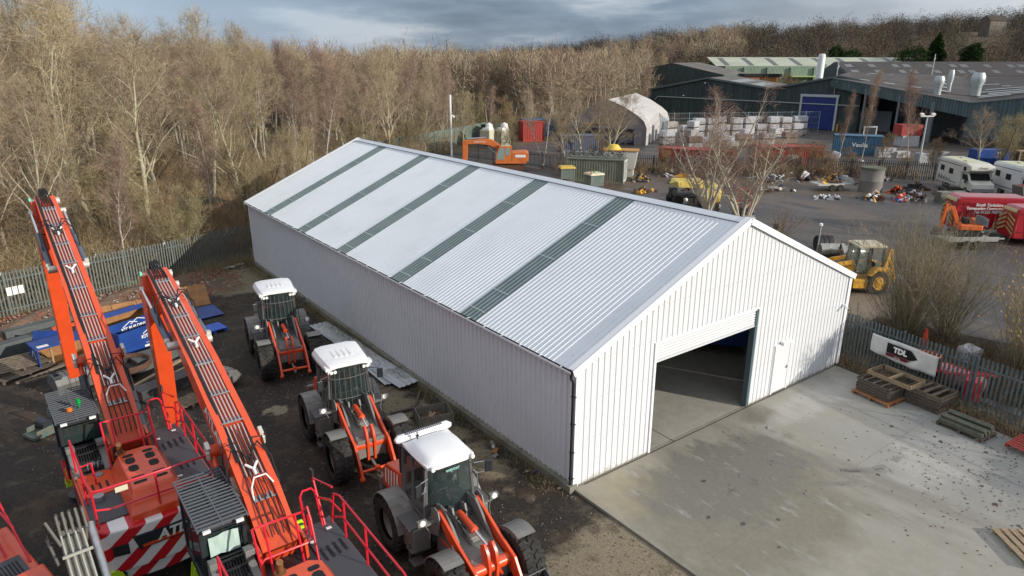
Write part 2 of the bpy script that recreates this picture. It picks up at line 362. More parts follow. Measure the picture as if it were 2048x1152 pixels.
def scatter(name, n, pos, size, mt, label=None, cat=None, seed=1, flat=False, group=None):
    q = random.Random(seed); b = MB()
    for _ in range(n):
        x, y, z = pos(q); s = q.uniform(*size)
        if flat:
            a = q.uniform(0, 6.28); c, d = math.cos(a)*s, math.sin(a)*s; t1, t2 = q.uniform(-.3, .3)*s, q.uniform(-.3, .3)*s
            b.mi(q.randrange(len(mt) if isinstance(mt, (list, tuple)) else 1))
            b.add([(x-c, y-d, z+abs(t1)), (x+d*.5, y-c*.5, z+.004), (x+c, y+d, z+abs(t2)), (x-d*.5, y+c*.5, z+.006)], [(0, 1, 2, 3)])
        else:
            b.mi(q.randrange(len(mt) if isinstance(mt, (list, tuple)) else 1))
            b.box((x, y, z+s*.2), (s, s*q.uniform(.5, 1), s*q.uniform(.4, .8)), (q.uniform(-.5, .5), q.uniform(-.5, .5), q.uniform(0, 3)), taper=q.uniform(.5, .9))
    o = b.build(name, mt, kind='stuff', label=label, cat=cat, group=group); return o
STONE = mat('pale_stone', (.34, .31, .26), .8, var=.3, vs=2); BRICK = mat('broken_brick', (.30, .11, .07), .85, var=.3)
leafm = [mat('dead_leaf_dark', (.06, .028, .018), .8), mat('dead_leaf_brown', (.12, .055, .03), .8)]
scatter('rubble_stones', 1500, lambda q: ((lambda x, v: (x, (27.1+.25*(x+13) if x < -6 else 28.9+.45*(x+6))+.3-4.4*v, .62*math.sin(min(1, v*1.15+.12)*math.pi)**.8*(1-sm(-5, -1.2, x))*.85))(q.uniform(-16, -1.5), q.random())), (.04, .15), [STONE, BRICK, BRICK], 'loose stones and broken bricks strewn over the mound', 'rubble', 4)
scatter('gravel_stones', 9000, lambda q: (lambda x: (x, q.uniform(-9, 26), .02))(-.2-13*q.random()**1.2), (.015, .05), [mat('mid_stone', (.22, .20, .165), .85), mat('dark_stone', (.07, .062, .055), .8), mat('dark_stone_b', (.13, .11, .085), .8)], 'loose pale and dark stones on the gravel yard', 'gravel', 5)
def leafpos(q):
    for _ in range(50):
        x = q.uniform(5, 15.6); y = q.uniform(-14, -.5)
        w = math.exp(-((x-12.2)**2/9+(y+7.5)**2/6))+.5*math.exp(-((x-8.5)**2/3+(y+8.6)**2/2.5))+.05
        if q.random() < w: return (x, y, .094)
    return (x, y, .094)
scatter('leaf_litter', 900, leafpos, (.012, .055), leafm, 'small dead brown leaves lying on the concrete slab', 'leaves', 6, flat=True)
scatter('fence_litter', 1500, lambda q: (lambda y: (q.uniform(15.0, 16.6)-.12*max(0, -y), y, .17))(q.uniform(-30, 1.5)), (.03, .09), leafm, 'dead leaves on the soil at the foot of the right fence', 'leaves', 8, flat=True)
# ---------------------------------------------------------------- warehouse
BW, BL, EH, RH = 15.22, 30.25, 4.1, 7.42
clad = mat('white_cladding', (.68, .695, .72), .28, var=.04, vs=.5, spec=.5, dirt=.12, dc=(.55, .56, .58), ds=.7)
fixm = mat('fixing_grey', (.30, .31, .32), .5)
def fixrow(b, fn, n0, n1, rows, sz=.016, step=.25, off=.03):
    b.mi(1)
    for r_ in rows:
        t_ = n0+off
        while t_ < n1:
            p_ = fn(t_, r_)
            if p_: b.box(p_, (sz, sz, sz))
            t_ += step
    b.mi(0)
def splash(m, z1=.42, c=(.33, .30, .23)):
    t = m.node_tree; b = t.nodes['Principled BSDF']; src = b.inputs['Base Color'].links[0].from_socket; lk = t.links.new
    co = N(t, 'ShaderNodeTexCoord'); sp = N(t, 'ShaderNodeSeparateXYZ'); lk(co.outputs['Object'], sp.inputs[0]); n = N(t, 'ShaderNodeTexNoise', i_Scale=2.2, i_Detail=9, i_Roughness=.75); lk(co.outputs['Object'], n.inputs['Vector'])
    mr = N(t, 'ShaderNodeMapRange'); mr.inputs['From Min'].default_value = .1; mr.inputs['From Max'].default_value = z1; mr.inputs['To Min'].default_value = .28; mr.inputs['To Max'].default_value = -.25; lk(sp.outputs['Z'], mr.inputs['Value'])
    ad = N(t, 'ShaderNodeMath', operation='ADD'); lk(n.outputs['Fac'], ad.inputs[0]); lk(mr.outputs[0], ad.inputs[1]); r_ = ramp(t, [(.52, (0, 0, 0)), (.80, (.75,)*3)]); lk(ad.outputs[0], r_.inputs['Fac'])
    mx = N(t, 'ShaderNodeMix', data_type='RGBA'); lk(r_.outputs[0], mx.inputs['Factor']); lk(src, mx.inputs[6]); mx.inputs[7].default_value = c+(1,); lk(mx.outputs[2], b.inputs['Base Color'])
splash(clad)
roofm = mat('pale_grey_roofing', (.71, .75, .78), .45, var=.05, vs=.5, spec=.6, dirt=.15, dc=(.5, .53, .56), ds=.5)
skym = mat('rooflight_grp', (.115, .165, .17), .42, c2=(.15, .21, .21), vs=1.4, alpha=.8)
trimm = mat('white_trim', (.80, .81, .83), .35)
wh = thing('warehouse', (0, 0, 0), label='large white clad portal frame warehouse with five dark roof strips', cat='warehouse')
PR = [(0, 0), (.065, 0), (.085, .024), (.115, .024), (.135, 0)]
def ribs(a, b, pitch=.25):
    out = []; t = a
    while t < b-1e-6:
        for dx, dh in PR:
            if t+dx < b: out.append((t+dx, dh))
        t += pitch
    out.append((b, 0)); return out
def clad_wall(name, pr, fn, m=clad):
    """pr: profile (t, h); fn(t, h)-> (bottom point, top point) ; with a small thickness behind"""
    b = MB(); lo = []; hi_ = []
    for t, h in pr:
        a, c = fn(t, h); lo.append(a); hi_.append(c)
    b.grid([lo, hi_]); return b
# left wall x=0 faces -x
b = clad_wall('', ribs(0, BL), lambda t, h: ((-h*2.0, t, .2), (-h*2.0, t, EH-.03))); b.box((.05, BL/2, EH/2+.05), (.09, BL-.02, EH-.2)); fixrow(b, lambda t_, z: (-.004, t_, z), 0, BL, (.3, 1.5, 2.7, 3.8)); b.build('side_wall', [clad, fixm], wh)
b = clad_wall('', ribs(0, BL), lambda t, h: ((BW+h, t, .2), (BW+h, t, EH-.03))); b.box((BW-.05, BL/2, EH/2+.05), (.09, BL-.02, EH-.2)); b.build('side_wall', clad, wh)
def gz(x): return EH+(RH-EH)*(1-abs(x-BW/2)/(BW/2))-.06
DX0, DX1, DH = 3.34, 8.77, 4.0
SH0 = 3.42
PX0, PX1, PZ = 10.22, 11.22, 2.14
def gable(y, s, holes):
    b = MB(); pr = ribs(0.02, BW-.02)
    for i in range(len(pr)-1):
        (t0, h0), (t1, h1) = pr[i], pr[i+1]; tm = (t0+t1)/2; z0 = .12
        for a, c, z in holes:
            if a < tm < c: z0 = z
        b.add([(t0, y+s*h0, z0), (t1, y+s*h1, z0), (t1, y+s*h1, gz(t1)), (t0, y+s*h0, gz(t0))], [(0, 1, 2, 3) if s < 0 else (3, 2, 1, 0)])
        yb = y-s*.09
        b.add([(t0, yb, z0), (t1, yb, z0), (t1, yb, gz(t1)), (t0, yb, gz(t0))], [(3, 2, 1, 0) if s < 0 else (0, 1, 2, 3)])
    def fx(t_, z):
        if z > gz(t_)-.1 or any(a < t_ < c and z < zz for a, c, zz in holes): return None
        return (t_, y+s*.004, z)
    fixrow(b, fx, 0, BW, (.3, 1.6, 2.9, 4.15, 5.3, 6.4))
    return b
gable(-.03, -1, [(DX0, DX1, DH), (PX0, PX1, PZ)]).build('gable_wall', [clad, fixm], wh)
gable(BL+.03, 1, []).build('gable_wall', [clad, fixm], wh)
# roof slopes
ROH = .16
sl_len = math.hypot(BW/2+ROH, (RH-EH)*(BW/2+ROH)/(BW/2)); cx, sx_ = (BW/2)/math.hypot(BW/2, RH-EH), (RH-EH)/math.hypot(BW/2, RH-EH)
LITES = [4.92, 10.12, 15.52, 20.52, 25.72]
def roofpt(side, y, s, h):
    """s from ridge down the slope, h outward"""
    x = s*cx+h*sx_; z = RH-s*sx_+h*cx+.03
    return (BW/2+side*x, y, z)
for side in (-1, 1):
    PR[:] = [(0, 0), (.125, 0), (.138, .015), (.150, .015), (.163, 0)]; pr = ribs(-.08, BL+.08, .2); b = MB()
    for i in range(len(pr)-1):
        (t0, h0), (t1, h1) = pr[i], pr[i+1]; tm = (t0+t1)/2
        if any(a < tm < a+1 for a in LITES): continue
        q = [roofpt(side, t0, 0, h0), roofpt(side, t1, 0, h1), roofpt(side, t1, sl_len, h1), roofpt(side, t0, sl_len, h0)]
        b.add(q, [(0, 1, 2, 3) if side > 0 else (3, 2, 1, 0)])
        q = [roofpt(side, t0, 0, -.06), roofpt(side, t1, 0, -.06), roofpt(side, t1, sl_len-.05, -.06), roofpt(side, t0, sl_len-.05, -.06)]
        b.add(q, [(3, 2, 1, 0) if side > 0 else (0, 1, 2, 3)])
    fixrow(b, lambda t_, s_: None if any(a-.05 < t_ < a+1.05 for a in LITES) else roofpt(side, t_, s_, .016), 0, BL, (.7, 2.3, 4.6, 6.9, 8.0), sz=.018, step=.4, off=.064)
    ro = b.build('roof', [roofm, fixm], wh)
    for a in LITES:
        b = MB()
        for i in range(len(pr)-1):
            (t0, h0), (t1, h1) = pr[i], pr[i+1]; tm = (t0+t1)/2
            if not (a < tm < a+1): continue
            q = [roofpt(side, t0, .1, h0+.002), roofpt(side, t1, .1, h1+.002), roofpt(side, t1, sl_len, h1+.002), roofpt(side, t0, sl_len, h0+.002)]
            b.add(q, [(0, 1, 2, 3) if side > 0 else (3, 2, 1, 0)])
        b.mi(1)
        for k in range(5):
            tr = -.08+.2*math.ceil((a+.08-.144)/.2+.001)+.144+.2*k
            if a < tr < a+1: b.bar(roofpt(side, tr, .1, .019), roofpt(side, tr, sl_len, .019), .016, .004)  # pale bars paint a highlight along each rib crest
        for s in (2.3, 4.6, 6.9, 8.0):
            q = [roofpt(side, a+.02, s, .036), roofpt(side, a+.98, s, .036), roofpt(side, a+.98, s+.035, .036), roofpt(side, a+.02, s+.035, .036)]
            b.add(q, [(0, 1, 2, 3) if side > 0 else (3, 2, 1, 0)])
        b.build('rooflight', [skym, mat('lap_and_rib_highlight', (.42, .5, .5), .4)], ro)
PR[:] = [(0, 0), (.065, 0), (.085, .024), (.115, .024), (.135, 0)]
# ridge cap with notched edge
b = MB()
for side in (-1, 1):
    q = [roofpt(side, -.1, -.0, .05), roofpt(side, BL+.1, 0, .05), roofpt(side, BL+.1, .28, .045), roofpt(side, -.1, .28, .045)]
    b.add(q, [(0, 1, 2, 3) if side > 0 else (3, 2, 1, 0)])
    q = [roofpt(side, -.1, .28, .045), roofpt(side, BL+.1, .28, .045), roofpt(side, BL+.1, .285, .0), roofpt(side, -.1, .285, .0)]
    b.add(q, [(0, 1, 2, 3) if side > 0 else (3, 2, 1, 0)])
b.build('ridge_cap', roofm, wh)
b = MB(); q = random.Random(2); b.bar(roofpt(-1, 0, .291, .012), roofpt(-1, BL, .291, .012), .012, .02)
for k in range(1):
    t = .01+k*.25; 
    q.random()
b.build('ridge_filler', mat('foam_filler', (.10, .11, .12), .9), wh)
# verge flashing on both gables
for y, s in ((-.10, -1), (BL+.10, 1)):
    for side in (-1, 1):
        b = MB(); a = Vector(roofpt(side, y, -.02, .06)); c = Vector(roofpt(side, y, sl_len+.02, .06))
        b.bar(a+Vector((0, -s*.09, 0)), c+Vector((0, -s*.09, 0)), .24, .025, upv=(0, 0, 1))
        b.bar(a+Vector((0, s*.035, -.10)), c+Vector((0, s*.035, -.10)), .02, .22)
        b.build('verge_flashing', trimm, wh)
# corner flashings
for x in (0, BW):
    for y in (0, BL):
        sx1 = -1 if x == 0 else 1; sy1 = -1 if y == 0 else 1; b = MB()
        b.box((x+sx1*.045, y+(-sy1)*.05, EH/2+.05), (.02, .2, EH-.15)); b.box((x-sx1*.05, y+sy1*.075, EH/2+.05), (.2, .02, EH-.15)); b.build('corner_flashing', trimm, wh)
# eaves: soffit flashing, gutter and brackets
for side in (-1, 1):
    x = BW/2+side*(BW/2+.10); b = MB()
    b.box((x-side*.03, BL/2, EH-.10), (.10, BL+.16, .10)); b.build('eaves_flashing', mat('eaves_trim', (.66, .68, .72), .4), wh)
    b = MB(); prof = [(-.055, 0), (-.05, -.05), (0, -.075), (.05, -.05), (.055, 0)]; xx = x+side*.095; P = []
    for yy in (-.06, BL+.06): P.append([(xx+a, yy, EH-.045+z) for a, z in prof])
    b.grid(P); b.grid([r_[::-1] for r_ in P]); b.mi(1); b.box((xx+side*.062, BL/2, EH-.07), (.012, BL+.12, .07))
    for k in range(31): b.box((xx, .4+k*.98, EH-.02), (.15, .03, .012))
    b.build('gutter', [mat('black_gutter', (.012, .012, .014), .35), trimm], wh)
b = MB(); b.tube([(-.20, -.02, EH-.1), (-.20, -.02, EH-.28), (-.11, -.02, EH-.42), (-.11, -.02, .15), (-.16, -.02, .06)], .042, 10)
for z in (.45, 1.35, 2.3, 3.2): b.cyl((-.11, -.02, z), (-.11, -.02, z+.05), .056, n=10); b.box((-.06, -.02, z+.02), (.1, .16, .02))
b.build('downpipe', BLACK, wh, smooth=True)
for_shutter = mat('shutter_white', (.60, .615, .63), .4)
# concrete plinth
pl = mat('damp_plinth', (.24, .225, .18), .85, c2=(.15, .145, .11), vs=2)
b = MB(); b.box((-.06, BL/2-.05, .12), (.30, BL+.16, .26)); b.box((BW+.04, BL/2, .12), (.26, BL+.1, .26)); b.box((BW/2, BL+.06, .12), (BW-.2, .2, .26)); b.build('plinth', pl, wh)
# interior slab, joint and frames seen through the door
b = MB(); b.box((BW/2, BL/2+.02, .04), (BW-.3, BL-.16, .11))
b.build('floor_slab', zmix('indoor_concrete', [((.34, .32, .28), (.40, .38, .33), 2.5), ((.22, .205, .175), (.26, .24, .21), 5., .4, .56, .8, None, (1, .3, .8))], rough=.8, bump=.1), wh)
b = MB(); b.box((4.6, 1.35, .0965), (.03, 2.9, .003)); b.box((8.4, -.10, .0965), (16, .03, .003)); b.build('slab_joint', mat('joint', (.05, .03, .02), .9), wh)
for yy in (.3, 5.1, 10.1, 15.1, 20.1, 25.1, BL-.3):
    b = MB()
    for xx in (.3, BW-.3): b.box((xx, yy, EH/2), (.3, .15, EH-.2))
    for side in (-1, 1): b.bar((BW/2, yy, RH-.4), (BW/2+side*(BW/2-.3), yy, EH-.3), .12, .3)
    b.build('portal_frame', mat('red_oxide_steel', (.16, .05, .03), .6), wh)
# shutter
b = MB(); z = SH0; rows = []
k = 0
while z < DH+.02:
    rows.append([(DX0+.06, -.02-.03*abs(math.sin(k*math.pi/8)), z), (DX1-.12, -.02-.03*abs(math.sin(k*math.pi/8)), z)]); z += .0125*1.0; k += 1
b.grid(rows[::-1]); b.box(((DX0+DX1)/2-.03, -.03, SH0-.03), (DX1-DX0-.16, .05, .07)); b.cyl((DX0+.1, .28, DH+.05), (DX1-.1, .28, DH+.05), .17)
b.build('roller_shutter', for_shutter, wh)
b = MB(); b.box((DX0+.0, .0, DH/2+.05), (.09, .16, DH-.12)); b.box(((DX0+DX1)/2, -.01, DH+.03), (DX1-DX0+.1, .14, .07)); b.build('door_frame', trimm, wh)
b = MB(); b.box((DX1-.06, .03, DH/2+.08), (.13, .22, DH-.1)); b.build('shutter_guide', mat('blue_grey_guide', (.07, .11, .13), .4), wh)
b = MB(); b.box(((PX0+PX1)/2, -.055, (PZ+.1)/2+.05), (PX1-PX0-.06, .05, PZ-.16))
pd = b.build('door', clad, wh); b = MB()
b.box((PX1-.14, -.10, 1.12), (.13, .03, .03)); b.box((PX1-.12, -.09, 1.12), (.05, .02, .14)); b.build('handle', STEEL, pd)
b = MB(); 
for xx in (PX0, PX1): b.box((xx, -.065, PZ/2+.1), (.06, .07, PZ-.1))
b.box(((PX0+PX1)/2, -.065, PZ+.03), (PX1-PX0+.1, .08, .06)); b.build('door_frame', trimm, wh)
b = MB(); b.box(((PX0+PX1)/2, -.14, PZ+.12), (.42, .16, .08)); b.box(((PX0+PX1)/2-.08, -.13, PZ+.05), (.16, .1, .08)); b.build('entrance_light', trimm, wh)
b = MB(); b.box((14.9, -.14, 2.85), (.1, .1, .1)); b.cyl((14.9, -.14, 2.83), (14.72, -.38, 2.78), .04, n=10); cm = b.build('security_camera', trimm, wh)
b = MB(); b.cyl((14.715, -.386, 2.779), (14.70, -.40, 2.776), .035, n=10); b.build('lens', BLACK, cm)

# tyre scuffs and faint joints on the slab
b = MB(); q = random.Random(12)
for (cx_, cy_, r_, a0, a1, w_) in ((3.0, -.2, 2.9, 262, 330, .22), (1.2, 1.2, 4.6, 300, 335, .22), (4.6, -.6, 2.6, 235, 275, .30), (3.4, -3.4, 1.2, 200, 290, .22), (12.0, 2.5, 9.0, 215, 245, .3), (13.5, 1.8, 8.6, 205, 238, .3), (9.5, -2.0, 3.2, 230, 290, .25)):
    a = a0; p0 = q.random()*6
    while a < a1:
        if math.sin(a*.35+p0)+q.uniform(-.6, .6) > -.1:
            c, s__ = math.cos(R(a)), math.sin(R(a)); lw_ = w_*q.uniform(.6, 1.1)
            P = [Vector((cx_+c*(r_+k*lw_/2), cy_+s__*(r_+k*lw_/2), .094)) for k in (-1, 1)]; t_ = Vector((-s__, c, 0))*.012
            b.add([P[0]-t_, P[1]-t_, P[1]+t_, P[0]+t_], [(0, 1, 2, 3)])
        a += math.degrees(.055/r_)
b.build('tyre_marks', mat('tyre_mark', (.20, .19, .165), .8, c2=(.27, .26, .235), vs=3), kind='structure')
b = MB()
b.box((7.9, -4.6, .0925), (15.4, .012, .004)); b.build('slab_joints', mat('faint_joint', (.25, .245, .225), .9), kind='structure')
b = MB(); 
for k in range(26): x = q.uniform(.4, 14); y = q.uniform(-9, -.4); r_ = q.uniform(.02, .09); b.add([(x+math.cos(i*.9)*r_*q.uniform(.6, 1.6), y+math.sin(i*.9)*r_*q.uniform(.6, 1.2), .0935+.0001*k) for i in range(7)], [tuple(range(7))])
b.build('oil_spots', mat('oil_spot', (.07, .065, .055), .5), kind='structure')
# ---------------------------------------------------------------- bare trees
def np_mesh(name, V, F, mats, parent=None, mi=None, smooth=False):
    V = np.asarray(V, dtype=np.float32); F = np.asarray(F, dtype=np.int32); k = F.shape[1]
    me = bpy.data.meshes.new(name); me.vertices.add(len(V)); me.vertices.foreach_set('co', V.ravel())
    me.loops.add(F.size); me.loops.foreach_set('vertex_index', F.ravel()); me.polygons.add(len(F))
    me.polygons.foreach_set('loop_start', np.arange(0, F.size, k, dtype=np.int32)); me.polygons.foreach_set('loop_total', np.full(len(F), k, dtype=np.int32))
    for m in mats: me.materials.append(m)
    if mi is not None: me.polygons.foreach_set('material_index', np.asarray(mi, dtype=np.int32))
    me.update(calc_edges=True)
    o = bpy.data.objects.new(name, me); COL.objects.link(o)
    if parent: o.parent = parent
    return o
def ribbons(P0, P1, w, rs):
    """flat tapering twigs: arrays of start, end points and widths -> V, F"""
    d = P1-P0; ln = np.linalg.norm(d, axis=1, keepdims=True)+1e-6; d = d/ln
    a = rs.normal(size=P0.shape); s = np.cross(d, a); s /= np.linalg.norm(s, axis=1, keepdims=True)+1e-6
    n = len(P0); w = w.reshape(-1, 1)
    V = np.stack([P0-s*w/2, P0+s*w/2, P1+s*w*.3, P1-s*w*.3], 1).reshape(-1, 3)
    F = np.arange(4*n).reshape(-1, 4); return V, F
def unit(v): return v/(np.linalg.norm(v)+1e-9)
def grow(seed, H=15., lean=.28, trunk_r=.16, first=.3, spread=.55, upw=.35, nl=16, levels=2, sub=7, twigs=16, twl=.7, tww=.022, droop=0., wob=.08, forks=1, lenf=.42, thin=1.):
    """returns limb segments [(pts, radii)] and twig arrays"""
    rs = np.random.RandomState(seed); limbs = []; T0 = []; T1 = []; TW = []
    def chain(p, d, L, r, n, lift, wb):
        pts = [p.copy()]; dd = d.copy()
        for i in range(n):
            dd = unit(dd+rs.normal(size=3)*wb+np.array([0, 0, lift])); p = p+dd*L/n; pts.append(p.copy())
        return pts, [r*(1-.82*i/n) for i in range(n+1)], dd
    def twig(p, d, L, w):
        # a spray: a main twig and side shoots
        d1 = unit(d+rs.normal(size=3)*.45+np.array([0, 0, upw*.5-droop])); e = p+d1*L
        T0.append(p); T1.append(e); TW.append(w)
        for f_ in (.35, .6, .8):
            q = p+d1*L*f_; d2 = unit(d1+rs.normal(size=3)*.6+np.array([0, 0, upw*.4-droop])); T0.append(q); T1.append(q+d2*L*rs.uniform(.35, .65)); TW.append(w*.7)
    def branch(p, d, L, r, lev):
        n = 5 if lev == 1 else 4
        pts, rad, dd = chain(p, d, L, r, n, upw*.22-droop*.12*(lev > 1), wob*1.6)
        limbs.append((pts, rad, lev))
        if lev < levels:
            for k in range(sub):
                f_ = rs.uniform(.18, 1.); i = min(n-1, int(f_*n)); q = pts[i]+(pts[i+1]-pts[i])*(f_*n-i)
                dv = unit(pts[i+1]-pts[i]); nd = unit(dv*.75+unit(np.cross(dv, rs.normal(size=3)))*rs.uniform(.5, .9)+np.array([0, 0, upw*.5]))
                branch(q, nd, L*rs.uniform(.35, .6)*(1.15-f_*.5), max(.008, rad[i]*.55), lev+1)
        m = int(twigs*(1.0 if lev == levels else .8)*(L/2.)**.5)
        for k in range(max(2, m)):
            f_ = rs.uniform(.15, 1.); i = min(n-1, int(f_*n)); q = pts[i]+(pts[i+1]-pts[i])*(f_*n-i); dv = unit(pts[i+1]-pts[i])
            twig(q, unit(dv*.8+unit(np.cross(dv, rs.normal(size=3)))*.8), twl*rs.uniform(.6, 1.3), tww)
    for s in range(forks):
        base = np.array([rs.uniform(-.12, .12)*(forks > 1), rs.uniform(-.12, .12)*(forks > 1), -.15]); h = H*(1 if s == 0 else rs.uniform(.7, .95))
        d0 = unit(np.array([rs.normal()*.05+(lean*math.cos(s*2.2+seed) if forks > 1 else 0), rs.normal()*.05+(lean*math.sin(s*2.2+seed) if forks > 1 else 0), 1]))
        n = 12; pts, rad, dd = chain(base, d0, h*.97, trunk_r*(1 if s == 0 else .75), n, .05, wob*.7)
        rad = [max(.012, trunk_r*(1-i/n)**.8+.008) for i in range(n+1)]; limbs.append((pts, rad, 0))
        k_ = max(4, nl//(1 if forks == 1 else 2))
        for k in range(k_):
            f_ = first+(1-first)*(k+rs.uniform(0, 1))/k_; f_ = min(.985, f_); i = min(n-1, int(f_*n)); q = pts[i]+(pts[i+1]-pts[i])*(f_*n-i)
            a = k*2.4+rs.uniform(-.5, .5); nd = unit(np.array([math.cos(a)*spread, math.sin(a)*spread, upw+.35+.5*f_]))
            branch(q, nd, h*lenf*(1.12-f_)**.6*rs.uniform(.75, 1.15), rad[i]*.55, 1)
    T0 = np.array(T0); T1 = np.array(T1); TW = np.array(TW)*thin
    return limbs, T0, T1, TW, rs
def limb_mesh(limbs, maxlev=1, minlev=0, sides=(7, 5, 4)):
    b = MB()
    for pts, rad, lev in limbs:
        if minlev <= lev <= maxlev: b.tube(pts, rad, sides[min(lev, 2)], cap=False)
    return b
def tree_mat(name, c1, c2, rough=.85, orand=.18, vs=6): return mat(name, c1, rough, c2=c2, vs=vs, orand=orand, spec=.2)
BK_B = mat('birch_bark', (.58, .54, .47), .8, c2=(.22, .18, .15), vs=5, spec=.2, orand=.1)
BK_P = mat('pale_grey_bark', (.50, .46, .34), .85, c2=(.32, .29, .20), vs=4, spec=.2, orand=.15)
BK_D = mat('dark_bark', (.11, .09, .065), .9, c2=(.17, .15, .10), vs=4, spec=.2, orand=.15)
TW_R = tree_mat('reddish_twigs', (.26, .18, .14), (.33, .24, .18))
TW_Y = tree_mat('straw_twigs', (.41, .33, .22), (.31, .245, .16))
TW_G = tree_mat('grey_brown_twigs', (.37, .295, .205), (.28, .22, .15))
TW_O = tree_mat('olive_twigs', (.26, .225, .125), (.34, .28, .165))
TW_B = tree_mat('brown_twigs', (.30, .21, .12), (.22, .15, .09))
def tree_proto(name, bark, tw, label, cat='tree', **k):
    limbs, T0, T1, TW, rs = grow(**k)
    t = thing(name, (0, 0, 0), label=label, cat=cat)
    limb_mesh(limbs, 1).build('trunk', bark, t, smooth='all')
    lb = [l for l in limbs if l[2] >= 2]
    V, F = ribbons(T0, T1, TW, rs)
    if lb:
        A = np.array([l[0][i] for l in lb for i in range(len(l[0])-1)]); B = np.array([l[0][i+1] for l in lb for i in range(len(l[0])-1)]); Wd = np.array([max(.02, l[1][i]*1.6) for l in lb for i in range(len(l[0])-1)])
        V2, F2 = ribbons(A, B, Wd, rs); V3, F3 = ribbons(A, B, Wd, rs)
        V = np.vstack([V, V2, V3]); F = np.arange(len(V)).reshape(-1, 4)
    np_mesh('crown', V, F, [tw], t); return t
# ring of woodland: boundary of the wood as (pixel column -> nearest distance)
EDGE = [(-500, 27), (0, 34.5), (150, 37), (300, 39.5), (480, 46), (560, 56), (700, 62), (860, 92), (950, 114), (1120, 128), (1200, 150), (1290, 190), (1400, 285), (1700, 330), (2100, 330), (2600, 330)]
def edge(px):
    for (a, c), (b_, d) in zip(EDGE, EDGE[1:]):
        if a <= px <= b_: return c+(d-c)*(px-a)/(b_-a)
    return 330
def at(px, depth, z=None):
    k = (px-1024)/1381*depth
    c = math.cos(pitch)
    # horizontal distance so that the projected column is px for points near the horizon
    x = CAM.x+VH.x*depth+VR.x*k*.95; y = CAM.y+VH.y*depth+VR.y*k*.95
    return x, y, (terrain(x, y) if z is None else z)
KINDS = [
 ('birch_tree', BK_B, TW_R, 'slender white barked birch with fine reddish twigs in the wood', dict(H=14, trunk_r=.11, first=.3, spread=.5, upw=.5, nl=22, sub=4, twigs=22, twl=.85, tww=.017, droop=.22, lenf=.26)),
 ('birch_tree', BK_B, TW_G, 'thin pale birch with grey brown twigs in the wood', dict(H=13, trunk_r=.10, first=.35, spread=.45, upw=.6, nl=20, sub=4, twigs=20, twl=.8, tww=.017, droop=.15, lenf=.24, forks=2)),
 ('ash_tree', BK_P, TW_Y, 'tall pale barked bare tree with upswept straw coloured branches in the wood', dict(H=15.5, trunk_r=.17, first=.25, spread=.7, upw=.45, nl=16, sub=6, twigs=17, twl=.9, tww=.02, lenf=.42)),
 ('ash_tree', BK_P, TW_G, 'broad grey brown bare tree with a rounded crown in the wood', dict(H=14, trunk_r=.19, first=.2, spread=.95, upw=.3, nl=16, sub=7, twigs=16, twl=.85, tww=.02, lenf=.48)),
 ('willow_tree', BK_D, TW_O, 'many stemmed olive green bare willow in the wood', dict(H=11, trunk_r=.12, first=.12, spread=.6, upw=.7, nl=20, sub=6, twigs=16, twl=.9, tww=.02, lenf=.4, forks=3)),
 ('hawthorn_tree', BK_D, TW_B, 'low dense warm brown bare thicket tree at the edge of the wood', dict(H=8, trunk_r=.10, first=.08, spread=.9, upw=.35, nl=22, sub=7, twigs=16, twl=.7, tww=.018, lenf=.5, forks=2)),
]
protos = []
for ki, (nm, bk, tw, lab, kw) in enumerate(KINDS):
    for v in range(2 if ki < 4 else 1):
        protos.append((ki, tree_proto(nm, bk, tw, lab, seed=11+ki*7+v*3, **kw)))
q = random.Random(21); spots = []; used = []
def far_enough(x, y, r, L_):
    for a, b_, c in L_:
        if (a-x)**2+(b_-y)**2 < ((r+c)*.5)**2: return False
    return True
tries = 0
while len(spots) < 286 and tries < 60000:
    tries += 1
    px = q.uniform(-180, 1330); e = edge(px); d = e+abs(q.random()**1.35)*100
    if d > 165+max(0, e-110) : continue
    x, y, z = at(px, d)
    r = (2.6 if d < e+10 else 4.0)+d*.014
    if not far_enough(x, y, r*1.0, used): continue
    used.append((x, y, r)); spots.append((x, y, z, d-e, d, px))
CH0 = {}
first_used = set()
for i, (x, y, z, inn, d, px) in enumerate(spots):
    wts = [3, 2.5, 2, 2, 1.2, .5] if inn > 8 else [2.2, 2, .9, 1., 2.2, 2.6]
    if px < 480: wts = [1, 1, 3.5, 3.2, 1.4, .8] if inn > 8 else [1.5, 1, 1.2, 1.2, 2, 3]
    ki = q.choices(range(6), wts)[0]; cand = [p for k, p in protos if k == ki]; pr_ = q.choice(cand)
    s = q.uniform(.8, 1.08); 
    if px < 450: s *= 1.0+.10*(1-max(0, px)/450)
    elif px > 560: s *= .93
    if inn < 14: s *= .62+.38*inn/14
    if d > 100: s *= .96
    if pr_.name not in first_used:
        first_used.add(pr_.name); o = pr_; o.location = (x, y, z); o.rotation_euler = (0, 0, q.uniform(0, 6.28)); o.scale = (s, s, s)
    else: o = dup(pr_, (x, y, z), q.uniform(0, 6.28), scale=(s*q.uniform(.9, 1.1), s*q.uniform(.9, 1.1), s))
    o['group'] = {0: 'birches in the wood', 1: 'grey birches in the wood', 2: 'tall pale trees in the wood', 3: 'broad bare trees in the wood', 4: 'willows in the wood', 5: 'thicket trees at the wood edge'}[ki]
    if ki == 5: o['label'] = KINDS[5][3]
for k, p in protos:
    if p.name not in first_used:
        for c in list(p.children): bpy.data.objects.remove(c)
        bpy.data.objects.remove(p)
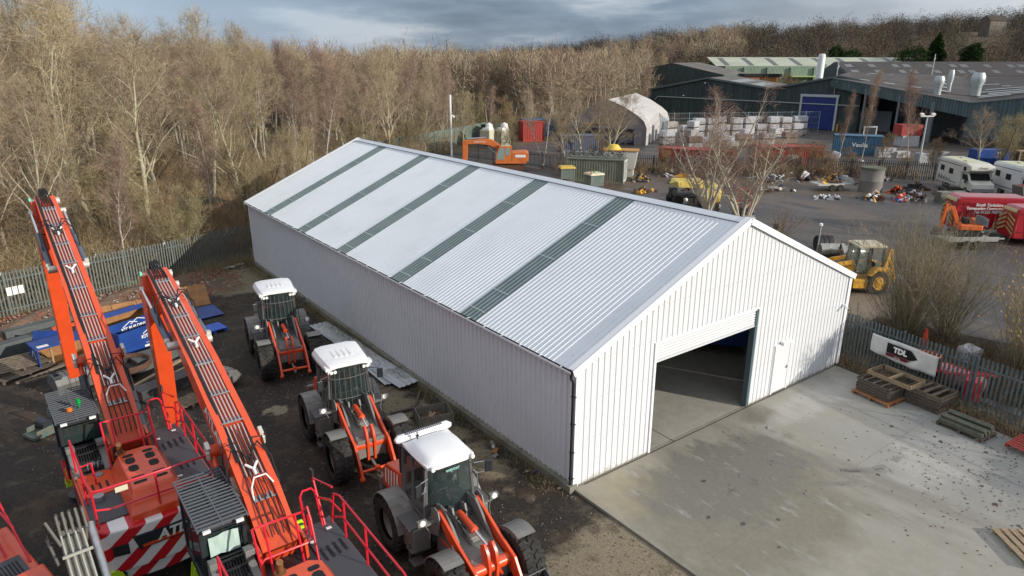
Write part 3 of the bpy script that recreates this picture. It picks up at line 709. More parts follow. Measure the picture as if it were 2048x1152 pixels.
# distant wood and wooded hill as masses
def far_crowns(name, n, pick, mats, label, cat, seed, twn=330, w=.11, rad=(3.2, 5.2), hh=(9, 14), upb=.7, tl=1.):
    rs = np.random.RandomState(seed); qq = random.Random(seed); Vs = []; Ms = []
    for i in range(n):
        x, y, z, sc = pick(qq); h = qq.uniform(*hh)*sc; r_ = qq.uniform(*rad)*sc; m = qq.randrange(len(mats)-1)
        k = int(twn); dirs = rs.normal(size=(k, 3)); dirs /= np.linalg.norm(dirs, axis=1, keepdims=True); rr__ = rs.uniform(.25, 1., (k, 1))**.5
        c = np.array([x, y, z+h-r_*.95]); lump = 1+.22*np.sin(dirs[:, :1]*5+i)+.15*np.sin(dirs[:, 1:2]*7+i*2)
        P = c+dirs*rr__*lump*np.array([r_, r_, r_*1.05]); out = dirs*.6+np.array([0, 0, upb])+rs.normal(size=(k, 3))*.45
        out /= np.linalg.norm(out, axis=1, keepdims=True)
        v, f = ribbons(P-out*rs.uniform(.4, 1., (k, 1))*tl, P+out*rs.uniform(.3, .9, (k, 1))*tl, rs.uniform(.6, 1.4, k)*w*sc, rs); Vs.append(v); Ms += [m]*k
        kt = 7; a = rs.uniform(0, 6.28, kt); T0_ = np.stack([np.full(kt, x), np.full(kt, y), np.full(kt, z-.3)], 1); T1_ = np.stack([x+np.cos(a)*r_*.55, y+np.sin(a)*r_*.55, z+h*rs.uniform(.6, .95, kt)], 1); T1_[0] = (x, y, z+h*.9)
        v, f = ribbons(T0_, T1_, np.full(kt, .17), rs); Vs.append(v); Ms += [len(mats)-1]*kt
    V = np.vstack(Vs); return tag(np_mesh(name, V, np.arange(len(V)).reshape(-1, 4), mats, mi=Ms), label, cat, kind='stuff')
FW = [mat('far_twigs_a', (.30, .235, .17), .9, c2=(.38, .30, .20), vs=.05, spec=.1), mat('far_twigs_b', (.33, .235, .18), .9, c2=(.26, .19, .14), vs=.05, spec=.1), mat('far_twigs_c', (.36, .31, .215), .9, c2=(.29, .25, .17), vs=.06, spec=.1), mat('far_trunks', (.36, .33, .28), .9, spec=.1)]
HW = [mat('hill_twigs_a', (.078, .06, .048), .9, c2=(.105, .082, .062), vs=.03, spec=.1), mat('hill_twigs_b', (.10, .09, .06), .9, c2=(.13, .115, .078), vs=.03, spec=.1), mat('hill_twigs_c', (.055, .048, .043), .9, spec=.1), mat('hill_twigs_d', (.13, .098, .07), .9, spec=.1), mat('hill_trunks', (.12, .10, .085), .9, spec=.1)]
def pick_far(qq):
    while 1:
        px = qq.uniform(-250, 1480); e = max(edge(px), 128 if px < 1150 else 0); d = e+qq.random()**1.3*170
        if px > 1290 and d < 290: continue
        x, y, z = at(px, d); return x, y, z, qq.uniform(.85, 1.12)
house_xy = at(1970, 395)[:2]
far_crowns('distant_woodland', 850, pick_far, FW, 'brown mass of bare trees stretching to the horizon behind the warehouse', 'woodland', 5, twn=520, w=.075, hh=(11, 14.5), upb=.55)
def pick_hill(qq):
    while 1:
        px = qq.uniform(780, 2500); d = 255+qq.random()*350
        if px < 1250 and d < 320: continue
        x, y, z = at(px, d); 
        if 1915 < px < 2020 and 320 < d < 425: continue
        if (x-house_xy[0])**2+(y-house_xy[1])**2 < 16**2: continue
        return x, y, z, qq.uniform(.8, 1.25)
house_xy = at(1970, 395)[:2]
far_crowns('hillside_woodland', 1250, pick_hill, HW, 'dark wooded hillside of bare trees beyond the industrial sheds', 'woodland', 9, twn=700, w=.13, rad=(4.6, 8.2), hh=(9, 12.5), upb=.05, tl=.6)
# brush under the trees
def brush(name, n, pos, mats, label, seed, h=(.8, 2.2), w=.018, k=14):
    rs = np.random.RandomState(seed); qq = random.Random(seed); A = []; B = []; Wd = []; Ms = []
    for i in range(n):
        x, y, z = pos(qq); H = qq.uniform(*h); m = qq.randrange(len(mats))
        for j in range(k):
            a = rs.uniform(0, 6.28); sp = rs.uniform(.2, 1.)*H*.8; p0 = np.array([x+rs.normal()*.15, y+rs.normal()*.15, z]); p1 = p0+np.array([math.cos(a)*sp*.5, math.sin(a)*sp*.5, H*rs.uniform(.4, .6)]); p2 = p1+np.array([math.cos(a+rs.normal()*.5)*sp*.6, math.sin(a+rs.normal()*.5)*sp*.6, H*rs.uniform(.2, .5)])
            A += [p0, p1]; B += [p1, p2]; Wd += [w, w*.7]; Ms += [m, m]
            for t in range(3):
                f_ = rs.uniform(.1, 1); p = p1+(p2-p1)*f_; A.append(p); B.append(p+rs.normal(size=3)*H*.12+np.array([0, 0, H*.1])); Wd.append(w*.5); Ms.append(m)
    V, F = ribbons(np.array(A), np.array(B), np.array(Wd), rs)
    return tag(np_mesh(name, V, F, mats, mi=Ms), label, 'undergrowth', kind='stuff')
def upos(qq):
    while 1:
        px = qq.uniform(-150, 1150); d = edge(px)+1.5+qq.random()**1.6*38; x, y, z = at(px, d)
        if y > 29.0+max(0, .42*(x+9)) and not (x > -1 and x < 16 and y < 32): return x, y, z
brush('undergrowth', 2600, upos, [TW_B, TW_O, TW_G, TW_B], 'tangled brown scrub covering the woodland floor', 4, w=.028, h=(1.0, 3.0))
# ---------------------------------------------------------------- wheel loaders
def wheel(parent, c, r, w, side, rimc, lug=22):
    """wheel part (rim disc) with tyre as its child; side = outward x sign"""
    b = MB(); x0 = c[0]; k = side
    prof = [(.0, .06*k), (r*.16, .07*k), (r*.17, .02*k), (r*.42, -.02*k), (r*.5, .10*k), (r*.56, .16*k), (r*.56, -.16*k), (r*.1, -.1*k)]
    b.lathe([(a, x0+h*w*1.6) for a, h in prof], (0, c[1], c[2]), 'X', 20)
    for i in range(8):
        a = i*math.pi/4; b.cyl((x0+.03*k, c[1]+math.cos(a)*r*.27, c[2]+math.sin(a)*r*.27), (x0+.06*k, c[1]+math.cos(a)*r*.27, c[2]+math.sin(a)*r*.27), .022, n=6)
    wp = b.build('wheel', rimc, parent, smooth=True)
    b = MB(); h = w/2
    prof = [(r*.55, -h*.85), (r*.62, -h), (r*.80, -h*1.02), (r*.92, -h*.9), (r*.955, -h*.7), (r*.96, 0), (r*.955, h*.7), (r*.92, h*.9), (r*.80, h*1.02), (r*.62, h), (r*.55, h*.85)]
    b.lathe([(a, x0+b_) for a, b_ in prof], (0, c[1], c[2]), 'X', 36)
    for i in range(lug):
        for s in (-1, 1):
            a0 = 2*math.pi*(i+(.5 if s > 0 else 0))/lug; da = 2*math.pi/lug
            def P(f, aa, rr): return (x0+s*f*h, c[1]+math.cos(aa)*rr, c[2]+math.sin(aa)*rr)
            sk = .55*da
            for (f0, f1, s0, s1) in ((-.02, .45, 0, sk*.9), (.45, .96, sk*.9, sk*.6)):
                q_ = [P(f0, a0+s0-da*.25, r*.95), P(f0, a0+s0+da*.27, r*.95), P(f1, a0+s1+da*.27, r*.94), P(f1, a0+s1-da*.25, r*.94)]
                t_ = [P(f0, a0+s0-da*.2, r*1.0), P(f0, a0+s0+da*.22, r*1.0), P(f1*.985, a0+s1+da*.22, r*.985), P(f1*.985, a0+s1-da*.2, r*.985)]
                b.add(q_+t_, [(4, 5, 6, 7), (0, 1, 5, 4), (1, 2, 6, 5), (2, 3, 7, 6), (3, 0, 4, 7)])
            q_ = [P(.96, a0+sk*.6-da*.2, r*.94), P(.96, a0+sk*.6+da*.22, r*.94), P(1.04, a0+sk*.6+da*.2, r*.80), P(1.04, a0+sk*.6-da*.18, r*.80)]
            b.add(q_, [(0, 1, 2, 3)]); 
    b.build('tyre', TYRE, wp, smooth=True)
    return wp
def fender(parent, x, y, z, r, w, a0, a1, m, th=.04):
    b = MB(); A = []; 
    for k in range(11):
        a = a0+(a1-a0)*k/10; A.append(((y+math.cos(a)*r), z+math.sin(a)*r))
    for k in range(10):
        (y0, z0), (y1, z1) = A[k], A[k+1]; b.bar((x, y0, z0), (x, y1, z1), w, th, upv=(0, -math.sin(a0+(a1-a0)*(k+.5)/10)*0, 1) if abs(y1-y0) > abs(z1-z0)*.3 else (0, 1, 0))
    sx = 1 if x > 0 else -1
    # inner skirt
    V = [(x-sx*w/2, yy, zz) for yy, zz in A]+[(x-sx*w/2, yy*.9+y*.1, min(zz, z+r*.75)) for yy, zz in A]
    b.add(V, [(k, k+1, 12+k, 11+k) for k in range(10)])
    return b.build('fender', m, parent, smooth=True)
def loader(kind, label):
    t = thing('wheel_loader', (0, 0, 0), label=label, cat='wheel loader', group='wheel loaders parked along the shed')
    RW, WW, TX = .77, .58, 1.0
    for y in (1.52, -1.5):
        for s in (-1, 1): wheel(t, (s*TX, y, RW), RW, WW, s, GREY)
    # chassis
    b = MB(); b.box((0, -1.5, .85), (.9, 2.3, .5)); b.box((0, -1.5, .7), (1.5, .3, .3)); b.box((0, 1.5, .7), (1.5, .28, .28)); b.box((0, 0, .75), (.4, .8, .4))
    b.box((0, 1.0, .95), (.86, 1.5, .6)); b.prism([(-.1, 1.0), (-.1, 1.95), (.35, 2.02), (.62, 1.8), (1.15, 1.3), (1.75, 1.15), (1.75, .6), (-.1, .55)], -.47, -.40, 'YZ'); b.prism([(-.1, 1.0), (-.1, 1.95), (.35, 2.02), (.62, 1.8), (1.15, 1.3), (1.75, 1.15), (1.75, .6), (-.1, .55)], .40, .47, 'YZ')
    b.prism([(.1, 1.35), (.2, 1.45), (1.5, 1.27), (1.7, 1.1), (1.7, .7), (.1, .7)], -.40, .40, 'YZ')
    b.box((0, .85, 1.47), (.36, .5, .14), (-.13, 0, 0), taper=.85)
    b.build('chassis', GREY, t, bev=.012)
    b = MB(); 
    for s in (-.18, .18): b.prism([(.0, 1.2), (.05, 1.85), (.25, 1.9), (.4, 1.5), (.4, 1.25)], s-.025, s+.025, 'YZ')
    b.build('cylinder_mount', GREY, t)
    # rear body and hood
    striped = kind == 3
    hm = ORANGE
    hwd, dz_ = (.70, .14) if striped else (.55, 0); b = MB(); b.prism([(-2.95, 1.0), (-2.88, 1.45+dz_), (-2.6, 1.72+dz_), (-1.6, 1.92+dz_), (-1.58, 1.0)], -hwd, hwd, 'YZ'); b.build('engine_hood', hm, t, bev=.05)
    if striped:
        for s in (-1, 1):
            b = MB()
            for k in range(5):
                y0 = -2.72+k*.19; b.add([(s*.706, y0, 1.22), (s*.706, y0+.09, 1.22), (s*.706, y0+.15, 1.74+k*.045), (s*.706, y0+.06, 1.71+k*.045)], [(0, 1, 2, 3) if s > 0 else (3, 2, 1, 0)])
            b.build('warning_stripe', mat('white_decal', (.75, .74, .72), .4), t)
    b = MB(); b.box((0, -2.35, .8), (1.15, 1.2, .55)); b.box((0, -3.0, .95), (1.5, .16, .6)); b.build('counterweight', GREY, t, bev=.06)
    for s in (-1, 1):
        fender(t, s*TX, -1.5, RW, .86, .56, R(12), R(172), GREY)
        fender(t, s*TX, 1.52, RW, .85, .52, R(72), R(160), GREY, .03)
        # side tank and steps
        b = MB(); b.box((s*.86, -.45, .98), (.5, .62, .72)); b.build('side_tank' if s > 0 else 'tool_box', GREY, t, bev=.04)
        b = MB(); 
        for k, z in enumerate((.42, .74)): b.box((s*1.02, -.15-.1*k, z), (.34, .34, .04))
        b.box((s*1.15, -.3, .6), (.04, .04, .6)); b.box((s*.95, -.62, 1.37), (.5, .9, .04)); b.build('step', mat('step_grey', (.10, .10, .10), .6), t)
        # headlamps
        b = MB(); b.bar((s*.45, .15, 1.62), (s*.98, .22, 1.72), .12, .05); b.box((s*1.03, .24, 1.8), (.24, .1, .14)); b.tube([(s*.95, .22, 1.72), (s*.86, .3, 1.5), (s*.88, .34, 1.35)], .012, 5)
        lb_ = b.build('lamp_bracket', GREY, t)
        b = MB(); b.lathe([(.001, .31), (.075, .30), (.085, .28), (.07, .24)], (s*1.03, 0, 1.81), 'Y', 14); b.build('headlight', LAMP, lb_, smooth=True)
    b = MB(); b.mi(0)
    if kind == 3: b.tube([(.62, -1.72, 1.8), (.62, -1.72, 2.7), (.62, -1.77, 2.78)], .06, 10)
    else: b.box((-.62, -1.85, 1.7), (.22, .25, .7)); b.tube([(-.62, -1.85, 2.0), (-.62, -1.85, 2.35)], .06, 10)
    b.build('exhaust', BLACK, t, smooth=True)
    # cab: sill, pillars, glass
    z0, z1 = 1.38, 3.0; yb, yf = -1.5, -.12
    b = MB(); b.box((0, -.85, 1.38), (1.36, 1.4, .28)); b.prism([(-.66, -.15), (.66, -.15), (.5, .14), (-.5, .14)], 1.1, 1.6, 'XY')
    b.build('cab_base', GREY, t, bev=.02)
    b = MB()
    bw, tw = .70, .62
    for s in (-1, 1):
        b.bar((s*bw, -.20, z0), (s*tw, -.28, z1), .07, .07); b.bar((s*bw, yb, z0), (s*tw, yb, z1), .09, .12); b.bar((s*bw, -.95, z0), (s*tw, -.98, z1), .05, .06)
        b.bar((s*bw, yb, 1.52), (s*bw, -.2, 1.45), .05, .06)
    b.box((0, yb, 1.6), (1.35, .06, .3))
    cabf = b.build('cab_frame', mat('cab_frame_grey', (.10, .10, .10), .45), t)
    b = MB()
    for s in (-1, 1):
        V = [(s*(bw-.01), yb+.05, z0+.1), (s*(bw-.01), -.25, z0+.1), (s*(tw-.01), -.3, z1), (s*(tw-.01), yb+.05, z1)]; b.add(V, [(0, 1, 2, 3) if s > 0 else (3, 2, 1, 0)])
    V = [(-.62, yb+.02, z0+.3), (.62, yb+.02, z0+.3), (.58, yb+.02, z1), (-.58, yb+.02, z1)]; b.add(V, [(0, 1, 2, 3)])
    b.build('side_glass', GLASS, cabf)
    rows = []
    for j in range(7):
        f_ = j/6; zz = 1.5+(z1-1.5)*f_; ww = bw-(bw-tw)*f_; rows.append([(ww*math.sin(a), -.30+(.34-.10*f_)*math.cos(a)*1.0-.02*f_, zz) for a in [R(-80+160*k/12) for k in range(13)]])
    b = MB(); b.grid(rows); b.build('windscreen', glassy('windscreen_glass', (.03, .05, .05), .6, .02), cabf, smooth='all')
    # seat, wheel inside
    b = MB(); b.box((0, -1.0, 1.75), (.5, .48, .12)); b.box((0, -1.22, 2.05), (.48, .12, .6), (-.15, 0, 0)); b.build('seat', mat('seat_cover', (.35, .42, .38) if kind == 3 else (.09, .10, .12), .6), t, bev=.04)
    b = MB(); b.cyl((0, -.42, 1.5), (0, -.55, 1.92), .035, n=8); i0 = len(b.v); b.lathe([(.17, -.012), (.185, 0), (.17, .012), (.155, 0)], (0, 0, 0), 'Z', 18, closed=True); b.shift((0, -.55, 1.95), (.35, 0, 0), i0); b.box((0, -.4, 1.62), (.3, .14, .22)); b.build('steering_wheel', BLACK, t)
    # roof
    if kind == 3:
        b = MB(); rows = []
        for j in range(13):
            v = j/12; y = -1.5+1.5*v; h = 3.02+.19*(math.sin(min(1, v*1.02)*math.pi))**.45 if 0 < j < 12 else 3.02
            ww = .66+.05*math.sin(v*math.pi)-.03*v; rows.append([])
            for i in range(13):
                u_ = i/12*2-1; e_ = (1-abs(u_)**4)**.5; rows[-1].append((ww*u_, y-(.10*(u_**2) if v > .8 else 0)*(v-.8)*5, 3.0+(h-3.0)*e_))
        b.grid(rows); b.prism([(-.67, -1.5), (.67, -1.5), (.66, -.1), (.4, .0), (-.4, .0), (-.66, -.1)], 2.95, 3.03, 'XY'); b.build('cab_roof', WHITE, t, smooth=True)
        b = MB(); b.tube([(-.82, -1.58, 3.08), (-.72, -1.6, 3.1), (.72, -1.6, 3.1), (.82, -1.58, 3.08)], [.06, .115, .115, .06], 12); sp = b.build('roof_spoiler', WHITE, t, smooth=True)
        b = MB()
        for k in range(19): b.box((-.52+k*.058, -1.62, 3.205), (.026, .16, .03))
        b.build('grille', DARK, sp)
        b = MB(); b.cyl((.32, -1.3, 3.15), (.32, -1.3, 3.34), .018, n=8); b.box((.32, -1.3, 3.24), (.09, .04, .03)); b.build('aerial', BLACK, t)
        lx = .56
    else:
        b = MB(); rows = []
        V = []
        prof = [(-.86, 3.02), (-.76, 3.15), (-.5, 3.19), (.5, 3.19), (.76, 3.15), (.86, 3.02)]
        ys = [(-1.62, .84, .05), (-1.50, .92, .07), (-1.0, .90, .03), (-.4, .86, .02), (-.12, .83, -.0), (.02, .80, -.04)]
        for y, k, dz in ys: rows.append([(x*k/.98, y-(.14 if abs(x) < .5 and y > -.2 else 0), z+dz) for x, z in prof])
        b.grid(rows); rows2 = [[(x, y, z-.09) for x, y, z in r_] for r_ in rows]; b.grid([r_[::-1] for r_ in rows2])
        for r_, r__ in ((rows[0], rows2[0]), (rows[-1], rows2[-1])): b.grid([r_, r__])
        b.grid([[r_[0] for r_ in rows], [r_[0] for r_ in rows2]]); b.grid([[r_[-1] for r_ in rows2], [r_[-1] for r_ in rows]])
        for k in range(4): b.box((-.27+k*.18, -.85, 3.215), (.08, .7, .035))
        for s in (-1, 1): b.box((s*.70, -.12, 3.05), (.14, .26, .10))
        b.build('cab_roof', WHITE, t, smooth=True)
        lx = .60
    # work lights
    for s in (-1, 1):
        for k in ((0,) if kind == 3 else (0, 1)):
            b = MB(); b.lathe([(.001, .15), (.05, .145), (.06, .13), (.05, .07)], (s*(lx-.12*k), -.1, 2.94 if kind != 3 else 3.0), 'Y', 12); b.build('work_light', LAMP, t, smooth=True)
    # window guard on the two far loaders
    if kind != 3:
        b = MB()
        for j, zz in enumerate((1.58, 1.95, 2.65)):
            f_ = (zz-1.5)/(z1-1.5); ww = bw-(bw-tw)*f_+.05; b.tube([(ww*math.sin(a), -.26+(.36-.10*f_)*math.cos(a), zz) for a in [R(-85+170*k/12) for k in range(13)]], .014 if j else .02, 5)
        for k in range(11):
            a = R(-75+15*k); P = []
            for zz in (1.58, 1.95, 2.65, 2.98):
                f_ = (zz-1.5)/(z1-1.5); ww = bw-(bw-tw)*f_+.05; P.append((ww*math.sin(a), -.26+(.36-.10*f_)*math.cos(a), zz))
            b.tube(P, .009, 4)
        b.build('window_guard', mat('guard_steel', (.13, .13, .125), .45), t)
    else:
        text('weycor', .13, mat('teal_lettering', (.25, .45, .42), .5), cabf, (0, -.02, 2.78), Matrix(((-1, 0, 0), (0, -.1, .99), (0, .99, .1))).to_4x4().to_3x3(), shear=.15, bold=.004)
    # handrails and mirrors
    for s in (-1, 1):
        b = MB(); b.tube([(s*.74, -.16, 1.5), (s*.80, -.12, 1.55), (s*.76, -.12, 2.4), (s*.68, -.2, 2.45)], .014, 6); b.build('handrail', STEEL if kind == 3 else DARK, t)
        b = MB(); b.tube([(s*.66, -.1, 2.72), (s*1.02, .06, 2.75), (s*1.02, .06, 2.45), (s*.70, -.1, 2.4)] if kind == 3 else [(s*.66, -.1, 2.8), (s*.98, .0, 2.78)], .013, 6); mh = b.build('mirror_arm', STEEL if kind == 3 else DARK, t)
        b = MB(); b.box((s*1.0, .06, 2.6), (.2, .05, .34), (0, 0, s*.3)); b.build('mirror', DARK, mh, bev=.02)
    # lift frame
    P_ = [(.20, 1.86), (.55, 1.62), (1.1, 1.30), (1.75, 1.02), (2.15, .62), (2.42, .28)] if kind != 3 else [(.20, 1.86), (.6, 1.66), (1.15, 1.36), (1.85, 1.08), (2.12, .78), (2.28, .5)]
    hw = [.11, .15, .20, .24, .17, .09]
    for s in (-1, 1):
        b = MB(); up_ = []; lo_ = []
        for i, (y, z) in enumerate(P_):
            a = P_[max(0, i-1)]; c = P_[min(len(P_)-1, i+1)]; d = Vector((c[0]-a[0], c[1]-a[1])).normalized(); n_ = Vector((-d.y, d.x)); up_.append((y+n_.x*hw[i], z+n_.y*hw[i])); lo_.append((y-n_.x*hw[i], z-n_.y*hw[i]))
        x0 = s*.545; b.prism(up_+lo_[::-1], x0-.04, x0+.04, 'YZ'); b.cyl((x0-.07, .22, 1.84), (x0+.07, .22, 1.84), .12, n=16); b.cyl((x0-.07, 2.38 if kind != 3 else 2.24, .32 if kind != 3 else .52), (x0+.07, 2.38 if kind != 3 else 2.24, .32 if kind != 3 else .52), .08, n=12)
        arm = b.build('lift_arm', ORANGE, t, bev=.012)
        b = MB(); b.mi(0); b.cyl((s*.42, .1, 1.0), (s*.42, .85, 1.08), .065, n=12); b.mi(1); b.cyl((s*.42, .85, 1.08), (s*.42, 1.45, 1.15), .035, n=10); b.build('lift_cylinder', [ORANGE, CHROME], t, smooth=True)
        b = MB(); b.prism([(-.1, 1.3), (0, 1.95), (.15, 2.05), (.34, 2.02), (.42, 1.82), (.3, 1.3)], s*.545+s*.07, s*.545+s*.10, 'YZ'); b.prism([(-.1, 1.3), (0, 1.95), (.15, 2.05), (.34, 2.02), (.42, 1.82), (.3, 1.3)], s*.545-s*.10, s*.545-s*.07, 'YZ'); b.build('mast', GREY, t)
        # lettering on the outer face, reads down the arm
        ang = math.atan2(1.62-1.10, 1.55-.55); X_ = Vector((0, math.cos(ang), -math.sin(ang))) if s < 0 else Vector((0, -math.cos(ang), math.sin(ang))); Y_ = Vector((0, math.sin(ang), math.cos(ang))); Z_ = X_.cross(Y_)
        X_ = Vector((0, -math.cos(ang), math.sin(ang))) if s < 0 else Vector((0, math.cos(ang), -math.sin(ang))); Z_ = X_.cross(Y_)
        text('weycor', .17, mat('white_decal', (.75, .74, .72), .4), arm, (s*.589, 1.12, 1.24), Matrix((X_, Y_, Z_)).transposed(), shear=.15, bold=.004)
    yc, zc = (1.62, 1.05) if kind != 3 else (1.7, 1.1)
    b = MB(); b.cyl((-.5, yc, zc), (.5, yc, zc), .155, n=18)
    for s in (-.11, .11): b.prism([(yc-.22, zc+.5), (yc-.05, zc+.62), (yc+.12, zc+.45), (yc+.2, zc+.1), (yc+.16, zc-.5), (yc+.02, zc-.62), (yc-.1, zc-.5), (yc-.12, zc)], s-.035, s+.035, 'YZ')
    for s in (-1, 1): b.bar((s*.14, yc, zc-.05), (s*.30, yc+.1, zc-.28), .1, .05)
    b.build('cross_tube', ORANGE, t, smooth=True)
    b = MB(); b.mi(0); b.cyl((0, .28, 1.72), (0, .98, 1.66), .085, n=14); b.cyl((0, .92, 1.67), (0, 1.02, 1.66), .1, n=14); b.mi(1); b.cyl((0, 1.0, 1.66), (0, yc-.1, zc+.5), .04, n=10); b.build('tilt_cylinder', [ORANGE, CHROME], t, smooth=True)
    b = MB(); b.bar((0, yc+.05, zc-.55), (0, P_[-1][0]-.05, P_[-1][1]+.12), .08, .1); b.build('tilt_link', GREY, t, bev=.01)
    b = MB(); b.cyl((-.52, P_[-2][0]+.08, P_[-2][1]-.14), (.52, P_[-2][0]+.08, P_[-2][1]-.14), .05, n=12); b.box((0, P_[-2][0]+.08, P_[-2][1]-.14), (.14, .14, .16)); b.build('lower_tube', ORANGE, t, smooth=True)
    b = MB()
    for k in range(6):
        x = -.3+k*.1; b.tube([(x*.6, .1, 1.55), (x*.9+.05, .3, 1.74+.03*(k % 3)), (x, .6, 1.62), (x*.9, .9, 1.48)], .015, 6)
    for k in range(3): b.tube([(.38, .1, 1.7), (.44, .3+.04*k, 2.0), (.36, .6+.05*k, 1.9-.05*k), (.30, .9, 1.6)], .02, 6)
    b.build('hydraulic_hose', BLACK, t, smooth=True)
    if kind == 3:
        b = MB(); xw = 1.2; C_ = [(2.62, .75), (2.62, .35), (2.70, .15), (2.95, .06), (3.55, .04)]; rows = [[(x, y, z) for y, z in C_] for x in (-xw, xw)]
        b.grid(rows); rows = [[(x, y-.03, z-.03) for y, z in C_] for x in (-xw, xw)]; b.grid(rows[::-1])
        for s in (-1, 1): b.prism([(2.60, .78), (2.60, .3), (2.68, .12), (2.95, .03), (3.58, .01), (3.5, .12), (3.2, .6), (2.85, .8)], s*xw-.02, s*xw+.02, 'YZ')
        b.box((0, 2.68, .79), (2*xw, .22, .03), (.3, 0, 0)); b.box((0, 3.56, .03), (2*xw, .14, .03)); b.shift((0, -.48, .06)); b.build('bucket', mat('bucket_grey', (.12, .125, .13), .4, var=.2), t)
    return t
l1 = loader(1, 'farthest of the three wheel loaders, white visor roof, near the corner of the yard')
l1.location = (-3.65, 14.7, .03); l1.rotation_euler = (0, 0, R(171))
l2 = dup(l1, (-4.3, 6.15, .03), R(173.5), 'middle wheel loader with a flat white visor roof and a barred windscreen')
l3 = loader(3, 'nearest wheel loader with a rounded white roof and striped orange and white engine cover'); l3.location = (-4.6, -.6, .03); l3.rotation_euler = (0, 0, R(177))
# ---------------------------------------------------------------- material handlers
def stripes():
    m = bpy.data.materials.new('red_white_stripes'); m.use_nodes = True; t = m.node_tree; b = t.nodes['Principled BSDF']; lk = t.links.new
    co = N(t, 'ShaderNodeTexCoord'); sp = N(t, 'ShaderNodeSeparateXYZ'); lk(co.outputs['Object'], sp.inputs[0])
    ab = N(t, 'ShaderNodeMath', operation='ABSOLUTE'); lk(sp.outputs['X'], ab.inputs[0])
    ml_ = N(t, 'ShaderNodeMath', operation='MULTIPLY_ADD'); ml_.inputs[1].default_value = -1.1; lk(sp.outputs['Z'], ml_.inputs[0]); lk(sp.outputs['X'], ml_.inputs[2])
    k = N(t, 'ShaderNodeMath', operation='MULTIPLY'); k.inputs[1].default_value = 1/.72; lk(ml_.outputs[0], k.inputs[0])
    fr = N(t, 'ShaderNodeMath', operation='FRACT'); lk(k.outputs[0], fr.inputs[0])
    r_ = ramp(t, [(0, (.74, .74, .73)), (.5, (.52, .012, .02))], 'CONSTANT'); lk(fr.outputs[0], r_.inputs[0]); lk(r_.outputs[0], b.inputs['Base Color']); b.inputs['Roughness'].default_value = .35
    return m
STRIPE = stripes()
RUSTP = mat('rusty_exhaust', (.22, .09, .03), .6, var=.4, vs=8)
PIPE = mat('pink_grey_pipe', (.60, .50, .47), .3, metal=.5)
WHT = mat('white_decal', (.75, .74, .72), .4)
def rail(parent, paths, r=.026, name='railing'):
    b = MB()
    for P in paths: b.tube(P, r, 6)
    return b.build(name, RED, parent, smooth=True)
